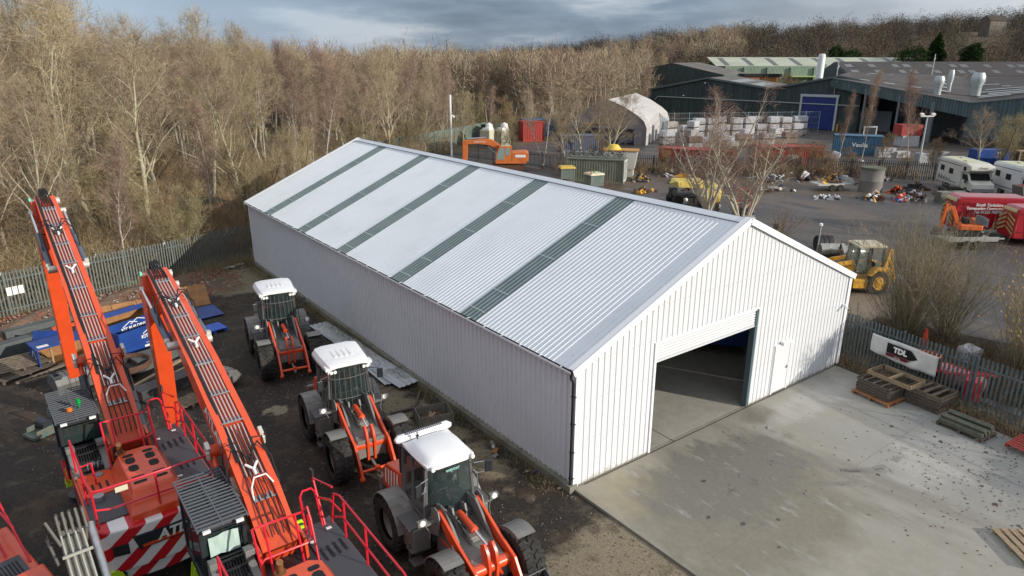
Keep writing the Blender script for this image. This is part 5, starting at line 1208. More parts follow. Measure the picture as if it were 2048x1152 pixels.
palisade('palisade_fence', [(15.75, .4), (15.42, -2.2), (15.1, -4.2), (14.85, -6.6), (14.2, -11.5), (13.0, -19)], 2.3, FSHADE, 'blue grey palisade fence along the right side of the concrete, carrying a banner', side=1)
palisade('palisade_fence', [(20, 57), (29, 64.5), (37.5, 68), (39, 58), (40.8, 47.6), (44, 44.4), (47.4, 42.3), (55, 35.2), (63.1, 28.6), (69, 19.4), (74, 12.5), (80, 3)], 2.0, FDARK, 'long dark palisade fence between the scrap yard and the factory yard', detail=False, pitch=.2)
sg = thing('fence_sign', (-12.55, 27.28, 1.62), R(14), label='small blank white sign fixed to the left palisade fence', cat='sign'); b = MB()
for k in range(3): b.box((-.26+.26*k, 0, 0), (.22, .012, .42))
b.build('panel', WHT, sg)
# banner
bn = thing('banner', (15.40, -1.25, 0), label='white banner with a black arrow panel tied to the right fence', cat='banner')
d = Vector((15.06-15.46, -3.95+1.25, 0)); Lb = d.length; du = d.normalized(); ang = math.atan2(du.y, du.x); dn = Vector((du.y, -du.x, 0))
bnm = mat('banner_vinyl', (.62, .63, .62), .45, c2=(.50, .51, .50), vs=2, bump=.2, bs=6)
rows = []
for j in range(9):
    v = j/8; rows.append([])
    for i in range(25):
        u_ = i/24; wv = .03*math.sin(u_*9+v*2)+.02*math.sin(u_*23+v*5)*v; z = 1.88-.010*Lb*u_*1.0-v*.83+.04*u_*v*0+.05*math.sin(u_*3.1)*(v-.3)*-.6+(.10*(1-u_)**6 if v > .9 else 0)
        rows[-1].append(tuple(du*(u_*Lb)+dn*(.05+wv)+Vector((0, 0, z))))
b = MB(); b.grid(rows); sheet = b.build('sheet', bnm, bn, smooth='all'); so2 = sheet.modifiers.new('solid', 'SOLIDIFY'); so2.thickness = .006
def onb(u_, v_, o=.10): return du*(u_*Lb)+dn*o+Vector((0, 0, 1.88-.010*Lb*u_-v_*.83))
BM = Matrix((du, (onb(0, 0)-onb(0, 1)).normalized(), dn)).transposed()
b = MB(); A = [onb(.26, .18), onb(.62, .18), onb(.735, .50), onb(.64, .66), onb(.26, .66)]; b.add([a for a in A]+[a-dn*.012 for a in A], [(0, 1, 2, 3, 4)[::-1], (0, 1, 6, 5), (3, 4, 9, 8)]); b.add([a for a in A], [(0, 1, 2, 3, 4)]); b.build('black_arrow', mat('black_print', (.015, .015, .018), .5), bn)
b = MB(); A = [onb(.26, .68), onb(.635, .68), onb(.57, .84), onb(.26, .84)]; b.add(A, [(0, 1, 2, 3)]); b.add(A, [(3, 2, 1, 0)]); b.build('red_strip', mat('maroon_print', (.25, .03, .05), .5), bn)
text('TDL', .30, WHT, bn, tuple(onb(.47, .53, .115)), BM, bold=.018)
text('Fencing', .085, WHT, bn, tuple(onb(.44, .81, .112)), BM)
# ---------------------------------------------------------------- timber stacks on the concrete
def pallet(loc, rz, label, m=WOODL, w=1.2, d=1.0, n=7, cat='pallet', group=None, tilt=(0, 0)):
    t = thing('pallet', loc, rz, label=label, cat=cat, group=group); t.rotation_euler = (tilt[0], tilt[1], rz)
    q_ = random.Random(int(loc[0]*100+loc[1]*10))
    b = MB()
    for i in range(n): b.box((0, -d/2+.05+(d-.1)*i/(n-1), .13), (w, (d/n)*.74, .02), (0, 0, q_.uniform(-.01, .01)))
    b.build('deck_boards', m, t)
    b = MB()
    for x in (-w/2+.05, 0, w/2-.05):
        b.box((x, 0, .11), (.1, d, .018))
        for y in (-d/2+.06, 0, d/2-.06): b.box((x, y, .06), (.1, .12, .085))
        b.box((x, 0, .01), (.1, d, .018))
    b.build('bearers', m, t); return t
def collar(loc, rz, label, w=1.2, d=.8, h=.1, m=WOOD, cross=0, group=None, cat='pallet collar'):
    t = thing('pallet_collar', loc, rz, label=label, cat=cat, group=group); b = MB()
    for y in (-d/2, d/2): b.box((0, y, h/2), (w, .03, h))
    for x in (-w/2, w/2): b.box((x, 0, h/2), (.03, d, h))
    for k in range(cross): b.box((-w/2+w*(k+1)/(cross+1), 0, h*.6), (.10, d, h*.5))
    b.build('boards', m, t); b = MB()
    for x in (-w/2+.03, w/2-.03):
        for y in (-d/2+.03, d/2-.03): b.box((x, y, h/2), (.05, .05, h*.8))
    b.build('corner_irons', RUST, t); return t
fa = math.atan2(-6.6-.4, 14.85-15.75)   # fence direction
WD2 = mat('dark_wet_wood', (.075, .058, .045), .8, c2=(.12, .095, .075), vs=7)
ord_ = ['lowest', 'second', 'third', 'fourth', 'fifth', 'sixth', 'topmost']
sx_c = Vector((13.72, -2.60)); 
pallet((sx_c.x-.12, sx_c.y-.05, .09), fa, 'orange brown pallet under the stack of frames nearest the shed', m=mat('orange_wood', (.34, .15, .06), .75, c2=(.24, .11, .05), vs=6), w=1.5, d=1.3)
for k in range(5):
    collar((sx_c.x+rnd.uniform(-.03, .03), sx_c.y+rnd.uniform(-.03, .03), .24+k*.105), fa+rnd.uniform(-.03, .03), '%s dark slatted frame in the stack nearest the shed' % ord_[k], w=1.3, d=1.1, h=.085, m=WD2, cross=3, group='frames stacked nearest the shed')
collar((sx_c.x+.45, sx_c.y-.30, .78), fa, 'open brown frame lying across the top of the stack nearest the shed', w=1.7, d=1.0, h=.17, m=WOODL, cross=1)
b2c = Vector((14.5, -4.1))
for k in range(6):
    collar((b2c.x+rnd.uniform(-.03, .03), b2c.y+rnd.uniform(-.03, .03), .09+k*.115), fa+rnd.uniform(-.04, .04), '%s slatted frame in the middle stack by the right fence' % ord_[k if k < 5 else 6], w=1.25, d=1.15, h=.095, m=WD2 if k < 4 else WOOD, cross=2+k % 2, group='frames in the middle stack')
s3 = Vector((13.5, -5.75)); pallet((s3.x, s3.y, .09), fa+.02, 'dark pallet carrying a load of grey timbers by the right fence', m=WD2, w=1.55, d=1.0)
for k, (o, z, r_) in enumerate([(-.38, .30, .09), (-.15, .28, .08), (.08, .29, .09), (.33, .30, .085), (-.28, .44, .08), (.2, .45, .085)]):
    t = thing('timber_baulk', (s3.x, s3.y, 0), fa+.02+.02*(k % 3), label='%s grey timber baulk on the dark pallet by the fence' % ['front lower', 'second lower', 'third lower', 'rear lower', 'front upper', 'rear upper'][k], cat='timber', group='timbers on the dark pallet'); b = MB(); b.box((0, o, z), (1.45, r_*1.9, r_*1.5), (.1*k, 0, 0)); b.build('beam', mat('grey_green_timber', (.13, .13, .10), .85, c2=(.08, .085, .06), vs=6), t, bev=.01)
pallet((13.65, -7.75, .14), fa+.05, 'red painted pallet leaning at the foot of the right fence', m=mat('red_pallet_paint', (.34, .04, .025), .6, c2=(.22, .04, .03), vs=5), w=1.3, d=1.1, tilt=(0, .08))
pallet((7.95, -9.55, .09), R(-39)+R(90), 'pale wooden pallet lying alone near the bottom right of the concrete', w=1.5, d=1.25, n=6)
# ---------------------------------------------------------------- things beside the shed wall
SHEETM = mat('old_white_sheet', (.52, .55, .57), .5, c2=(.42, .44, .45), vs=2, dirt=.8, dc=(.10, .06, .04), ds=.8)
def csheet(loc, rz, w, l, label, z=.05, tilt=(0, 0), m=SHEETM):
    t = thing('metal_sheet', (loc[0], loc[1], z), rz, label=label, cat='metal sheet', group='old roofing sheets by the shed'); t.rotation_euler = (tilt[0], tilt[1], rz)
    rows = [[(x, y, (.03 if (i % 5) in (1, 2) else 0)) for i, x in enumerate([-w/2+w*k/20 for k in range(21)])] for y in (-l/2, 0, l/2)]
    b = MB(); b.grid(rows); o = b.build('sheet', m, t); s_ = o.modifiers.new('s', 'SOLIDIFY'); s_.thickness = .006; return t
csheet((-.75, 15.2), R(2), .95, 5.4, 'clean long pale roofing sheet at the far end of the heap by the shed', .07)
csheet((-.82, 12.3), R(-1), 1.0, 5.2, 'middle pale roofing sheet of the heap by the shed', .12, (.01, .02))
csheet((-.72, 10.9), R(3), .95, 3.8, 'dirt stained roofing sheet at the near end of the heap by the shed', .18, (-.01, -.03))
t = thing('wooden_crate', (-1.32, 6.0, .04), R(-16), label='grey wooden crate full of scrap between the loaders and the shed', cat='crate'); b = MB()
for y in (-.42, .42):
    for z in (.1, .28, .46): b.box((0, y, z), (1.25, .03, .16))
for x in (-.6, .6):
    for z in (.1, .28, .46): b.box((x, 0, z), (.03, .84, .16))
b.box((0, 0, .03), (1.2, .84, .03)); b.build('slatted_sides', mat('grey_crate_wood', (.22, .20, .16), .85, c2=(.14, .13, .10), vs=6), t); b = MB()
for x in (-.62, .62):
    for y in (-.44, .44): b.box((x, y, .28), (.05, .05, .56))
b.build('corner_irons', FGREEN, t)
for k, lab in enumerate(['rusty offcut lying in the grey crate, nearest its left end', 'short plank lying across the grey crate', 'bent brown strap lying in the grey crate at its right end']):
    t = thing('scrap_piece', (-1.6+.26*k, 6.05, .32), .5*k, label=lab, cat='scrap'); b = MB(); b.box((0, 0, .05), (.42, .12, .06), (.2, .1, 0)); b.box((.05, .14, .02), (.3, .1, .05), (.1, -.2, .4)); b.build('offcut', [RUST, WOODL, RUST][k], t)
t = thing('timber_rail', (-1.15, 7.6, .06), R(-38), label='dark greenish timber rail lying past the grey crate', cat='timber'); b = MB(); b.box((0, 0, .04), (.1, 2.2, .08)); b.box((-.3, -.5, .04), (1.2, .1, .08), (0, 0, .5)); b.build('beam', WD2, t)
for k, (x, y, s, m, lab, rz) in enumerate([(-.62, 3.15, .35, PLY, 'small orange brown block among debris by the shed', .7), (-.50, 3.5, .5, STEEL, 'short metal strip among debris by the shed', 1.1), (-.8, 2.9, .25, LGREY, 'grey tile offcut among debris by the shed', .4), (-.35, 1.4, .14, BLUE, 'crumpled blue can by the shed plinth', .2), (-.5, 1.55, .18, WOODL, 'pale stone beside the blue can', 0), (-1.35, 4.2, .4, BLACK, 'black rag of plastic on the gravel near the shed', .6), (-.95, 17.2, .22, WHT, 'scrap of white plastic on the ground behind the far loader', 0), (-.35, 7.6, .14, BLUE, 'tiny blue bottle lying beside the grey crate', .9), (-.3, .25, .15, STONE, 'pale stone at the foot of the black downpipe', 0)]):
    t = thing('debris_piece', (x, y, .04), rz, label=lab, cat='debris'); b = MB(); b.box((0, 0, s*.12), (s, s*(.25 if m in (STEEL,) else .55), s*.22), (.1, .15, 0), taper=.85); b.build('piece', m, t, bev=.008)
# weeds along the plinth
def wpos(qq):
    y = qq.uniform(0.2, 30); return (-.30-abs(qq.gauss(0, .18)), y, .02)
brush('weeds', 420, wpos, [TW_B, mat('dead_grass', (.24, .20, .11), .9), mat('moss_green', (.10, .12, .035), .9), TW_O], 'dead grass and weeds growing along the shed plinth', 31, h=(.12, .38), w=.012, k=7)
tag(bpy.data.objects['weeds'], cat='weeds')
brush('fence_weeds', 700, lambda qq: (lambda y: (15.6-.13*max(0, -y)+qq.gauss(0, .35), y, .12))(qq.uniform(-16, 1)), [TW_B, TW_O, TW_B], 'dead stalks and brambles along the right fence', 33, h=(.1, .5), w=.012, k=6)
tag(bpy.data.objects['fence_weeds'], cat='weeds')
brush('mound_weeds', 420, lambda qq: (lambda x: (x, 28.2+.2*(x+13)+qq.gauss(0, .5), .1))(qq.uniform(-17, 0)), [TW_B, TW_O, mat('dead_grass', (.24, .20, .11), .9)], 'dry weeds and brambles along the foot of the left fence', 35, h=(.2, .8), w=.016, k=8)
tag(bpy.data.objects['mound_weeds'], cat='weeds')
# ---------------------------------------------------------------- clutter behind the material handlers
def open_box(name, loc, rz, w, d, h, label, om, im, cat, th=.04, tilt=(0, 0)):
    t = thing(name, loc, rz, label=label, cat=cat); t.rotation_euler = (tilt[0], tilt[1], rz)
    for k, (c, s_) in enumerate([((0, -d/2, h/2), (w, th, h)), ((0, d/2, h/2), (w, th, h)), ((-w/2, 0, h/2), (th, d-th*2, h)), ((w/2, 0, h/2), (th, d-th*2, h))]):
        b = MB(); b.box(c, s_); b.build('side_panel', om, t)
    b = MB(); b.box((0, 0, .03), (w-.1, d-.1, .04)); b.build('floor', im, t); return t
bx = open_box('blue_bin', (-8.35, 20.4, .03), R(24), 2.7, 1.3, 1.05, 'open blue box with white lettering and roof emblem between the two booms', BLUE, PLY, 'box')
text('KIT BUILDING', .22, WHT, bx, (.35, -.676, .52), (R(90), 0, 0), bold=.006); text('SYSTEMS', .12, WHT, bx, (.45, -.676, .38), (R(90), 0, 0), bold=.003); text('www.kitbuildingsystems.co.uk', .085, WHT, bx, (.35, -.676, .26), (R(90), 0, 0))
text('KIT BUILDING', .20, WHT, bx, (.2, .624, .62), (R(90), 0, 0), bold=.006); text('SYSTEMS', .12, WHT, bx, (0, 0, .35), (R(90), 0, R(-90)), bold=.003).location = (-1.376, 0, .35)
b = MB()
for oy, z0_, cx_ in ((-.68, .78, .2), (.618, .84, .1)):
    for k in range(2):
        x0_ = cx_-.45+.38*k; zz = z0_+(0 if k == 0 else .06); b.bar((x0_, oy, zz-.05), (x0_+.36, oy, zz+.15), .008, .035); b.bar((x0_+.36, oy, zz+.15), (x0_+.72, oy, zz+.02), .008, .035)
b.box((.3, -.68, .13), (1.1, .008, .10)); b.build('roof_logo', WHT, bx)
# blue faced box lying on its side with a plywood inside
t = thing('blue_bin', (-11.05, 20.6, .03), R(12), label='blue crate lying on its side showing orange plywood, left of the farther boom', cat='box')
b = MB(); b.box((0, .6, .45), (2.7, .04, .9)); b.build('side_panel', PLY, t)
b = MB(); b.box((.0, 0, .93), (2.9, 1.25, .045)); b.box((.7, .3, .70), (1.2, .5, .03)); tp = b.build('top_panel', BLUE, t)
b = MB(); b.box((-1.37, 0, .46), (.045, 1.2, .88)); ep = b.build('end_panel', BLUE, t); b = MB(); b.box((1.37, 0, .46), (.045, 1.2, .88)); b.build('end_panel', BLUE, t)
b = MB(); b.box((0, 0, .04), (2.7, 1.2, .04)); b.build('bottom_panel', PLY, t); b = MB(); b.box((-.85, -.45, .48), (.07, .07, .86)); b.box((.3, .45, .48), (.07, .07, .86)); b.build('batten', WOODL, t)
b = MB(); b.box((-1.1, -.35, .958), (.42, .26, .006)); b.build('label_sticker', WHT, tp)
b = MB(); b.bar((-1.396, .3, .35), (-1.396, 0, .75), .006, .05); b.bar((-1.396, 0, .75), (-1.396, -.3, .4), .006, .05); b.box((-1.396, 0, .25), (.006, .6, .07)); b.build('roof_logo', WHT, ep)
def panel(loc, rz, w, h, m, label, cat='panel', lean=0., th=.04, seams=0, z=.03, name='board'):
    t = thing(name, (loc[0], loc[1], z), rz, label=label, cat=cat); t.rotation_euler = (lean, 0, rz); b = MB(); b.box((0, 0, h/2), (w, th, h)); o = b.build('sheet', m, t, bev=.005)
    if seams:
        b = MB()
        for k in range(seams): b.box((-w/2+w*(k+1)/(seams+1), -th/2-.004, h/2), (.02, .008, h))
        b.build('seam', HOLE, t)
    return t
panel((-8.3, 24.1), R(2), 3.4, .95, PLY, 'long orange plywood panel standing behind the blue boxes', lean=R(-32), seams=2)
panel((-5.35, 24.25), R(-2), 2.1, 1.35, PLY, 'tall orange plywood panel on the right of the panel heap', lean=R(-50), seams=1)
panel((-5.35, 21.9), R(6), 2.3, 1.5, BLUE, 'flat blue board lying right of the nearer stick', lean=R(-86), z=.10)
panel((-8.6, 22.6), R(20), 3.0, .42, BLUE, 'blue edged plank lying across the heap behind the lettered blue box', lean=R(-80), z=.95)
panel((-8.5, 23.0), R(20), 2.8, .85, PLY, 'orange plywood side under the blue edged plank', lean=R(-5))
panel((-11.8, 22.0), R(-35), 1.5, .9, BLUE, 'blue board with white marks leaning behind the overturned crate', lean=R(-20))
panel((-10.9, 22.5), R(8), 1.2, .3, ORANGE, 'small orange strip lying on the blue boards', lean=R(-80), z=.8)
t = thing('plastic_pallet', (-5.36, 20.15, .03), R(10), label='bright blue plastic pallet on the dark gravel right of the nearer stick', cat='pallet')
b = MB(); BP = mat('bright_blue_plastic', (.03, .12, .55), .4)
b.box((0, 0, .15), (1.25, 1.0, .03)); 
for x in (-.55, 0, .55):
    for y in (-.42, 0, .42): b.box((x, y, .07), (.15, .15, .13))
for x in (-.55, 0, .55): b.box((x, 0, .012), (.14, 1.0, .024))
b.build('body', BP, t, bev=.01); b = MB()
for x in (-.3, .3): b.box((x, -.502, .08), (.26, .01, .08)); b.box((x, .1, .166), (.3, .02, .004))
b.build('slot', HOLE, t)
def channel(loc, rz, w, d, h, m, label, name='steel_trough'):
    t = thing(name, (loc[0], loc[1], .03), rz, label=label, cat='steel section'); b = MB(); b.box((0, -d/2, h/2), (w, .05, h)); b.box((0, d/2, h/2), (w, .05, h)); b.box((0, 0, h-.03), (w, d, .05)); b.build('body', m, t, bev=.01)
    b = MB(); b.box((w/2-.02, 0, h/2), (.03, d-.1, h-.1)); b.box((-w/2+.02, 0, h/2), (.03, d-.1, h-.1)); b.build('end_plate', RUST, t); return t
GG = mat('grey_green_steel', (.085, .10, .10), .5, c2=(.06, .07, .07), vs=3)
channel((-11.6, 24.6), R(15), 3.6, .5, .6, GG, 'grey green steel trough in front of the rubble mound, upper of two')
channel((-12.9, 22.7), R(18), 4.2, .5, .6, GG, 'grey green steel trough left of the overturned blue crate, lower of two')
channel((-7.6, 17.9), R(14), 3.2, 1.0, .5, GG, 'flat grey steel box behind the black ring between the booms')
channel((-7.9, 14.8), R(17), 3.4, .7, .45, mat('dark_steel', (.04, .04, .042), .55), 'dark steel trough in front of the long pale timbers')
t = thing('steel_ring', (-9.35, 17.0, .45), 0, label='rusty round steel ring lying on the heap between the booms', cat='ring'); b = MB(); b.lathe([(.78, 0), (.86, 0), (.86, .22), (.78, .22), (.74, .1)], (0, 0, 0), 'Z', 32, closed=True); b.build('rim', RUST, t, smooth=True); b = MB(); b.lathe([(.01, -.1), (.74, -.1), (.76, .1)], (0, 0, 0), 'Z', 24); b.build('inside', BLACK, t)
for k, (a, c, w, m, lab) in enumerate([((-9.8, 15.2), (-6.9, 17.0), .14, WOODL, 'pale squared timber lying across the heap, upper one'), ((-9.7, 14.6), (-7.0, 15.9), .14, WOODL, 'pale squared timber lying across the heap, lower one'), ((-13.2, 18.4), (-10.3, 19.4), .12, WOOD, 'long grey plank pointing left from the heap, nearest the crate'), ((-12.9, 18.2), (-10.2, 18.4), .10, WOOD, 'thin grey plank below the longest plank of the heap'), ((-12.0, 18.9), (-9.7, 20.0), .1, WD2, 'dark wet plank lying under the farther boom'), ((-11.4, 18.3), (-9.9, 19.2), .13, WOODL, 'short pale plank lying under the farther boom')]):
    t = thing('timber_plank', (0, 0, 0), label=lab, cat='plank'); b = MB(); b.bar((a[0], a[1], .18+.03*k), (c[0], c[1], .36+.03*k), w, .07); b.build('board', m, t)
def ribbed_bucket(loc, rz, label):
    t = thing('digger_bucket', (loc[0], loc[1], .03), rz, label=label, cat='bucket', group='grey digger buckets on the heap'); gm2 = mat('bucket_steel', (.15, .15, .15), .5, c2=(.10, .095, .09), vs=4)
    C_ = [(-.45, .1), (-.5, .45), (-.35, .72), (0, .8), (.35, .68), (.55, .4)]; b = MB(); b.grid([[(x, y, z) for y, z in C_] for x in (-.75, .75)]); b.grid([[(x, y*.94, z-.05) for y, z in C_] for x in (.75, -.75)])
    for x in (-.76, .76): b.prism(C_+[(.5, .3), (-.3, .05)], x-.02, x+.02, 'YZ')
    b.build('shell', gm2, t, bev=.008); b = MB()
    for k in range(5):
        x = -.3+.2*k; b.tube([(x, y*1.02, z*1.03) for y, z in C_], .022, 5)
    b.build('rib', gm2, t); b = MB()
    for k in range(2): b.box((-.62, -.1+.25*k, .80), (.16, .16, .02))
    b.build('hole', HOLE, t); b = MB()
    for k in range(5): b.prism([(.5, .25), (.85, .12), (.5, .38)], -.7+.34*k, -.64+.34*k, 'YZ')
    b.build('tooth', STEEL, t); return t
ribbed_bucket((-11.3, 17.1), R(15), 'grey ribbed digger bucket behind the cab with the green beacon')
ribbed_bucket((-6.7, 13.9), R(-62), 'grey toothed digger bucket right of the nearer boom')
pallet((-8.1, 12.9, .03), R(20), 'small broken pallet on the gravel behind the red railings', m=WOOD, w=1.1, d=.9)
pallet((-13.0, 20.3, .30), R(18), 'weathered pallet piled at the left edge, on top of another', m=WOOD, w=2.0, d=1.2, tilt=(.16, .05))
pallet((-12.9, 19.9, .05), R(24), 'dark weathered pallet at the left edge, beneath another', m=WD2, w=2.1, d=1.2)
t = thing('winch_unit', (-12.65, 13.6, .03), R(25), label='small green winch unit on the ground left of the farther cab', cat='winch'); wm = mat('dirty_teal', (.05, .12, .11), .6, c2=(.14, .12, .09), vs=5)
b = MB(); b.box((0, 0, .08), (1.0, .7, .12)); 
for y in (-.3, .3): b.prism([(-.4, .1), (.4, .1), (.3, .35), (-.35, .3)], y-.03, y+.03, 'XZ')
b.build('base_frame', wm, t, bev=.015); b = MB(); b.cyl((.1, -.27, .36), (.1, .27, .36), .19, n=16); b.build('drum', DARK, t); b = MB(); b.box((.38, 0, .45), (.1, .5, .6), (0, .2, 0)); b.build('guard', wm, t)
t = thing('debris_sheet', (-1.25, 30.6, .05), R(25), label='torn white plastic sheet at the foot of the left fence', cat='plastic sheet'); b = MB(); b.grid([[(-.7+.2*i, -.15+.1*j+.06*math.sin(i*2+j), .05+.05*math.sin(i*1.7+j*2)) for i in range(8)] for j in range(4)]); o = b.build('film', WHT, t); o.modifiers.new('s', 'SOLIDIFY').thickness = .01
# ---------------------------------------------------------------- inside the shed
t = thing('blue_container', (12.3, 4.3, .26), R(-50), label='blue steel bin standing on pallets inside the shed', cat='container'); b = MB(); b.box((0, 0, .9), (2.8, 1.6, 1.2)); b.build('body', BLUE, t, bev=.03); b = MB(); b.box((0, 0, 1.53), (2.9, 1.7, .06)); b.build('lid', BLUE, t)
for k in range(2): pallet((11.85+.9*k, 4.85-1.05*k, .1), R(-50), ['left pallet under the blue bin inside the shed', 'right pallet under the blue bin inside the shed'][k], m=WOOD, w=1.3, d=1.2)
t = thing('carton', (11.2, 7.0, .1), .1, label='pale carton with a dark band inside the shed', cat='box'); b = MB(); b.box((0, 0, .5), (1.3, 1.0, 1.0)); b.build('body', mat('carton_white', (.5, .5, .47), .7), t, bev=.01); b = MB(); b.box((0, 0, .55), (1.31, 1.01, .15)); b.build('band', DARK, t)
# ---------------------------------------------------------------- behind the right fence
def cone(loc, label, s=1.):
    t = thing('traffic_cone', loc, label=label, cat='traffic cone'); b = MB(); b.cyl((0, 0, .05*s), (0, 0, .95*s), .2*s, .04*s, n=18); b.build('cone', mat('cone_orange', (.62, .07, .03), .5), t, smooth=True); b = MB(); b.box((0, 0, .03*s), (.5*s, .5*s, .06*s)); b.build('base', mat('cone_orange', (.62, .07, .03), .5), t, bev=.01)
cone((19.7, -1.6, .03), 'tall orange traffic cone behind the right fence', 1.15)
REDP = mat('red_plastic', (.55, .02, .03), .35)
def barrier(loc, rz, tilt, label, m):
    t = thing('plastic_barrier', loc, rz, label=label, cat='barrier', group='plastic barriers heaped behind the right fence'); t.rotation_euler = (tilt, 0, rz); b = MB()
    for z in (.1, .9): b.box((0, 0, z), (1.9, .06, .14))
    for k in range(12): b.box((-.9+.163*k, 0, .5), (.04, .04, .8))
    b.build('panel', m, t); b = MB()
    for x in (-.8, .8): b.box((x, 0, .02), (.1, .5, .05))
    b.build('foot', BLACK, t)
OS = mat('faded_orange_plastic', (.62, .20, .10), .5)
posn = ['lowest', 'second from below', 'third from below', 'topmost']
for k in range(4): barrier((17.75+.05*k, -1.75-.1*k, .45+.11*k), fa+.15*k, R(82), '%s faded orange barrier of the heap behind the banner' % posn[k], OS)
for k in range(4): barrier((17.3-.12*k, -3.3-.25*k, .35+.14*k), fa+.3+.2*k, R(74), '%s bright red barrier of the heap behind the fence, nearer the camera' % posn[k], REDP)
t = thing('net_roll', (16.6, -4.3, .35), fa, label='roll of red and white plastic netting behind the right fence', cat='netting'); b = MB()
for k in range(17): b.lathe([(.42, -.012), (.445, 0), (.42, .012)], (-.75+.094*k, 0, .25), 'X', 18, closed=True)
b.build('netting', REDP, t); b = MB(); b.cyl((-.75, 0, .25), (.75, 0, .25), .38, n=18); b.build('core', mat('pale_net', (.6, .45, .46), .5), t, smooth=True)
t = thing('red_drum', (16.0, -4.9, .03), label='red plastic barrel standing behind the right fence', cat='barrel'); b = MB(); b.lathe([(.01, 0), (.28, 0), (.3, .1), (.3, .85), (.27, .95), (.01, .95)], (0, 0, 0), 'Z', 20); b.build('body', REDP, t, smooth=True)
t = thing('bulk_bag', (20.4, -3.2, .0), .3, label='slumped white bulk bag among bushes behind the right fence', cat='bag'); b = MB(); rows = []
for j in range(8):
    z = j/7; rows.append([(( .52+.06*math.sin(a*3+z*4)-.12*z*z)*math.cos(a), (.5+.06*math.cos(a*2+z*3)-.1*z*z)*math.sin(a), z*.6+.08*math.sin(a*3+1)*z) for a in [2*math.pi*k/16 for k in range(17)]])
b.grid(rows); b.add([rows[-1][k] for k in range(16)], [tuple(range(16))]); b.build('sack', mat('white_weave', (.62, .64, .68), .7, var=.2), t, smooth='all')
# bushes behind the right fence: many thin upright stems from one stool
def bush(loc, label, seed, H, n, bark, tw, spread=.35, leaves=None, name='willow_shrub', cat='bush', group=None, twn=9, tww=.009):
    rs = np.random.RandomState(seed); t = thing(name, loc, label=label, cat=cat, group=group); b = MB(); A = []; B_ = []; Wd = []; LV = []
    for i in range(n):
        a = rs.uniform(0, 6.28); sp = abs(rs.normal())*spread; d = unit(np.array([math.cos(a)*sp, math.sin(a)*sp, 1.])); h = H*rs.uniform(.6, 1.05); p = np.array([math.cos(a)*rs.uniform(0, .35), math.sin(a)*rs.uniform(0, .35), 0.]); pts = [p.copy()]
        for k in range(6): d = unit(d+rs.normal(size=3)*.13+np.array([0, 0, .07])); p = p+d*h/6; pts.append(p.copy())
        b.tube([tuple(q__) for q__ in pts], [.013*(1-k/7)+.003 for k in range(7)], 3, cap=False)
        for k in range(int(twn*1.6)):
            f_ = rs.uniform(.15, 1)**.7; j = min(5, int(f_*6)); q0 = pts[j]+(pts[j+1]-pts[j])*(f_*6-j); dv = unit(d*.8+rs.normal(size=3)*.5+np.array([0, 0, .35])); q1 = q0+dv*rs.uniform(.25, .8)*H*.16; A.append(q0); B_.append(q1); Wd.append(tww)
            for k2 in range(2):
                q2 = q0+(q1-q0)*rs.uniform(.3, .9); q3 = q2+unit(dv+rs.normal(size=3)*.5)*rs.uniform(.1, .3)*H*.12; A.append(q2); B_.append(q3); Wd.append(tww*.7)
                if leaves and rs.rand() < .12: LV.append(q3)
    b.build('stems', bark, t, smooth='all'); V, F = ribbons(np.array(A), np.array(B_), np.array(Wd), rs); np_mesh('twigs', V, F, [tw], t)
    if leaves and LV:
        LV = np.array(LV); V, F = ribbons(LV-.03, LV+.03, np.full(len(LV), .05), rs); np_mesh('leaves', V, F, [leaves], t)
    return t
BOL = mat('olive_stem', (.22, .19, .11), .8, c2=(.32, .28, .18), vs=5); BTW = mat('pale_olive_twigs', (.27, .22, .14), .85, c2=(.19, .155, .095), vs=5)
bush((20.2, -.5, .02), 'large many stemmed bare willow bush behind the banner', 3, 6.2, 210, BOL, BTW, .36, twn=13, tww=.010)
bush((21.8, -1.6, .02), 'dense olive bare bush just right of the willow behind the banner', 4, 5.2, 120, BOL, BTW, .45)
bush((18.4, .9, .02), 'low thin bare bush close to the shed corner behind the fence', 5, 1.9, 22, BK_D, BTW, .8)
YL = mat('yellow_leaf', (.50, .31, .07), .7)
bush((20.6, -5.0, .02), 'bare bush with a few yellow leaves at the right edge behind the fence', 6, 4.6, 100, BOL, BTW, .42, leaves=YL)
bush((24.4, -4.6, .02), 'taller yellow leaved bush behind the white bulk bag', 7, 4.8, 90, BOL, BTW, .35, leaves=YL)
brush('verge_scrub', 1300, lambda qq: (qq.uniform(15.9, 22), qq.uniform(-9, 1.2), .03), [mat('dark_bramble', (.09, .065, .04), .9), mat('dark_bramble_b', (.13, .10, .06), .9), TW_B, mat('dark_bramble_c', (.06, .05, .03), .9)], 'low brown scrub on the verge behind the right fence', 41, h=(.2, .9), w=.013, k=9)
# trees outside the frame whose shade falls over the right of the slab
for k, (x, y, s) in enumerate([(21.5, -12.5, .55), (23.5, -17.0, .60), (25.5, -22, .62), (26.5, -14.5, .70)]):
    src = [o for o in bpy.data.objects if o.get('group') == 'thicket trees at the wood edge']
    if src:
        o = dup(src[0], (x, y, 0), k*1.3, 'bare tree beside the road to the right of the yard', scale=(s*1.7, s*1.7, s*1.25)); o['group'] = 'trees beside the road'
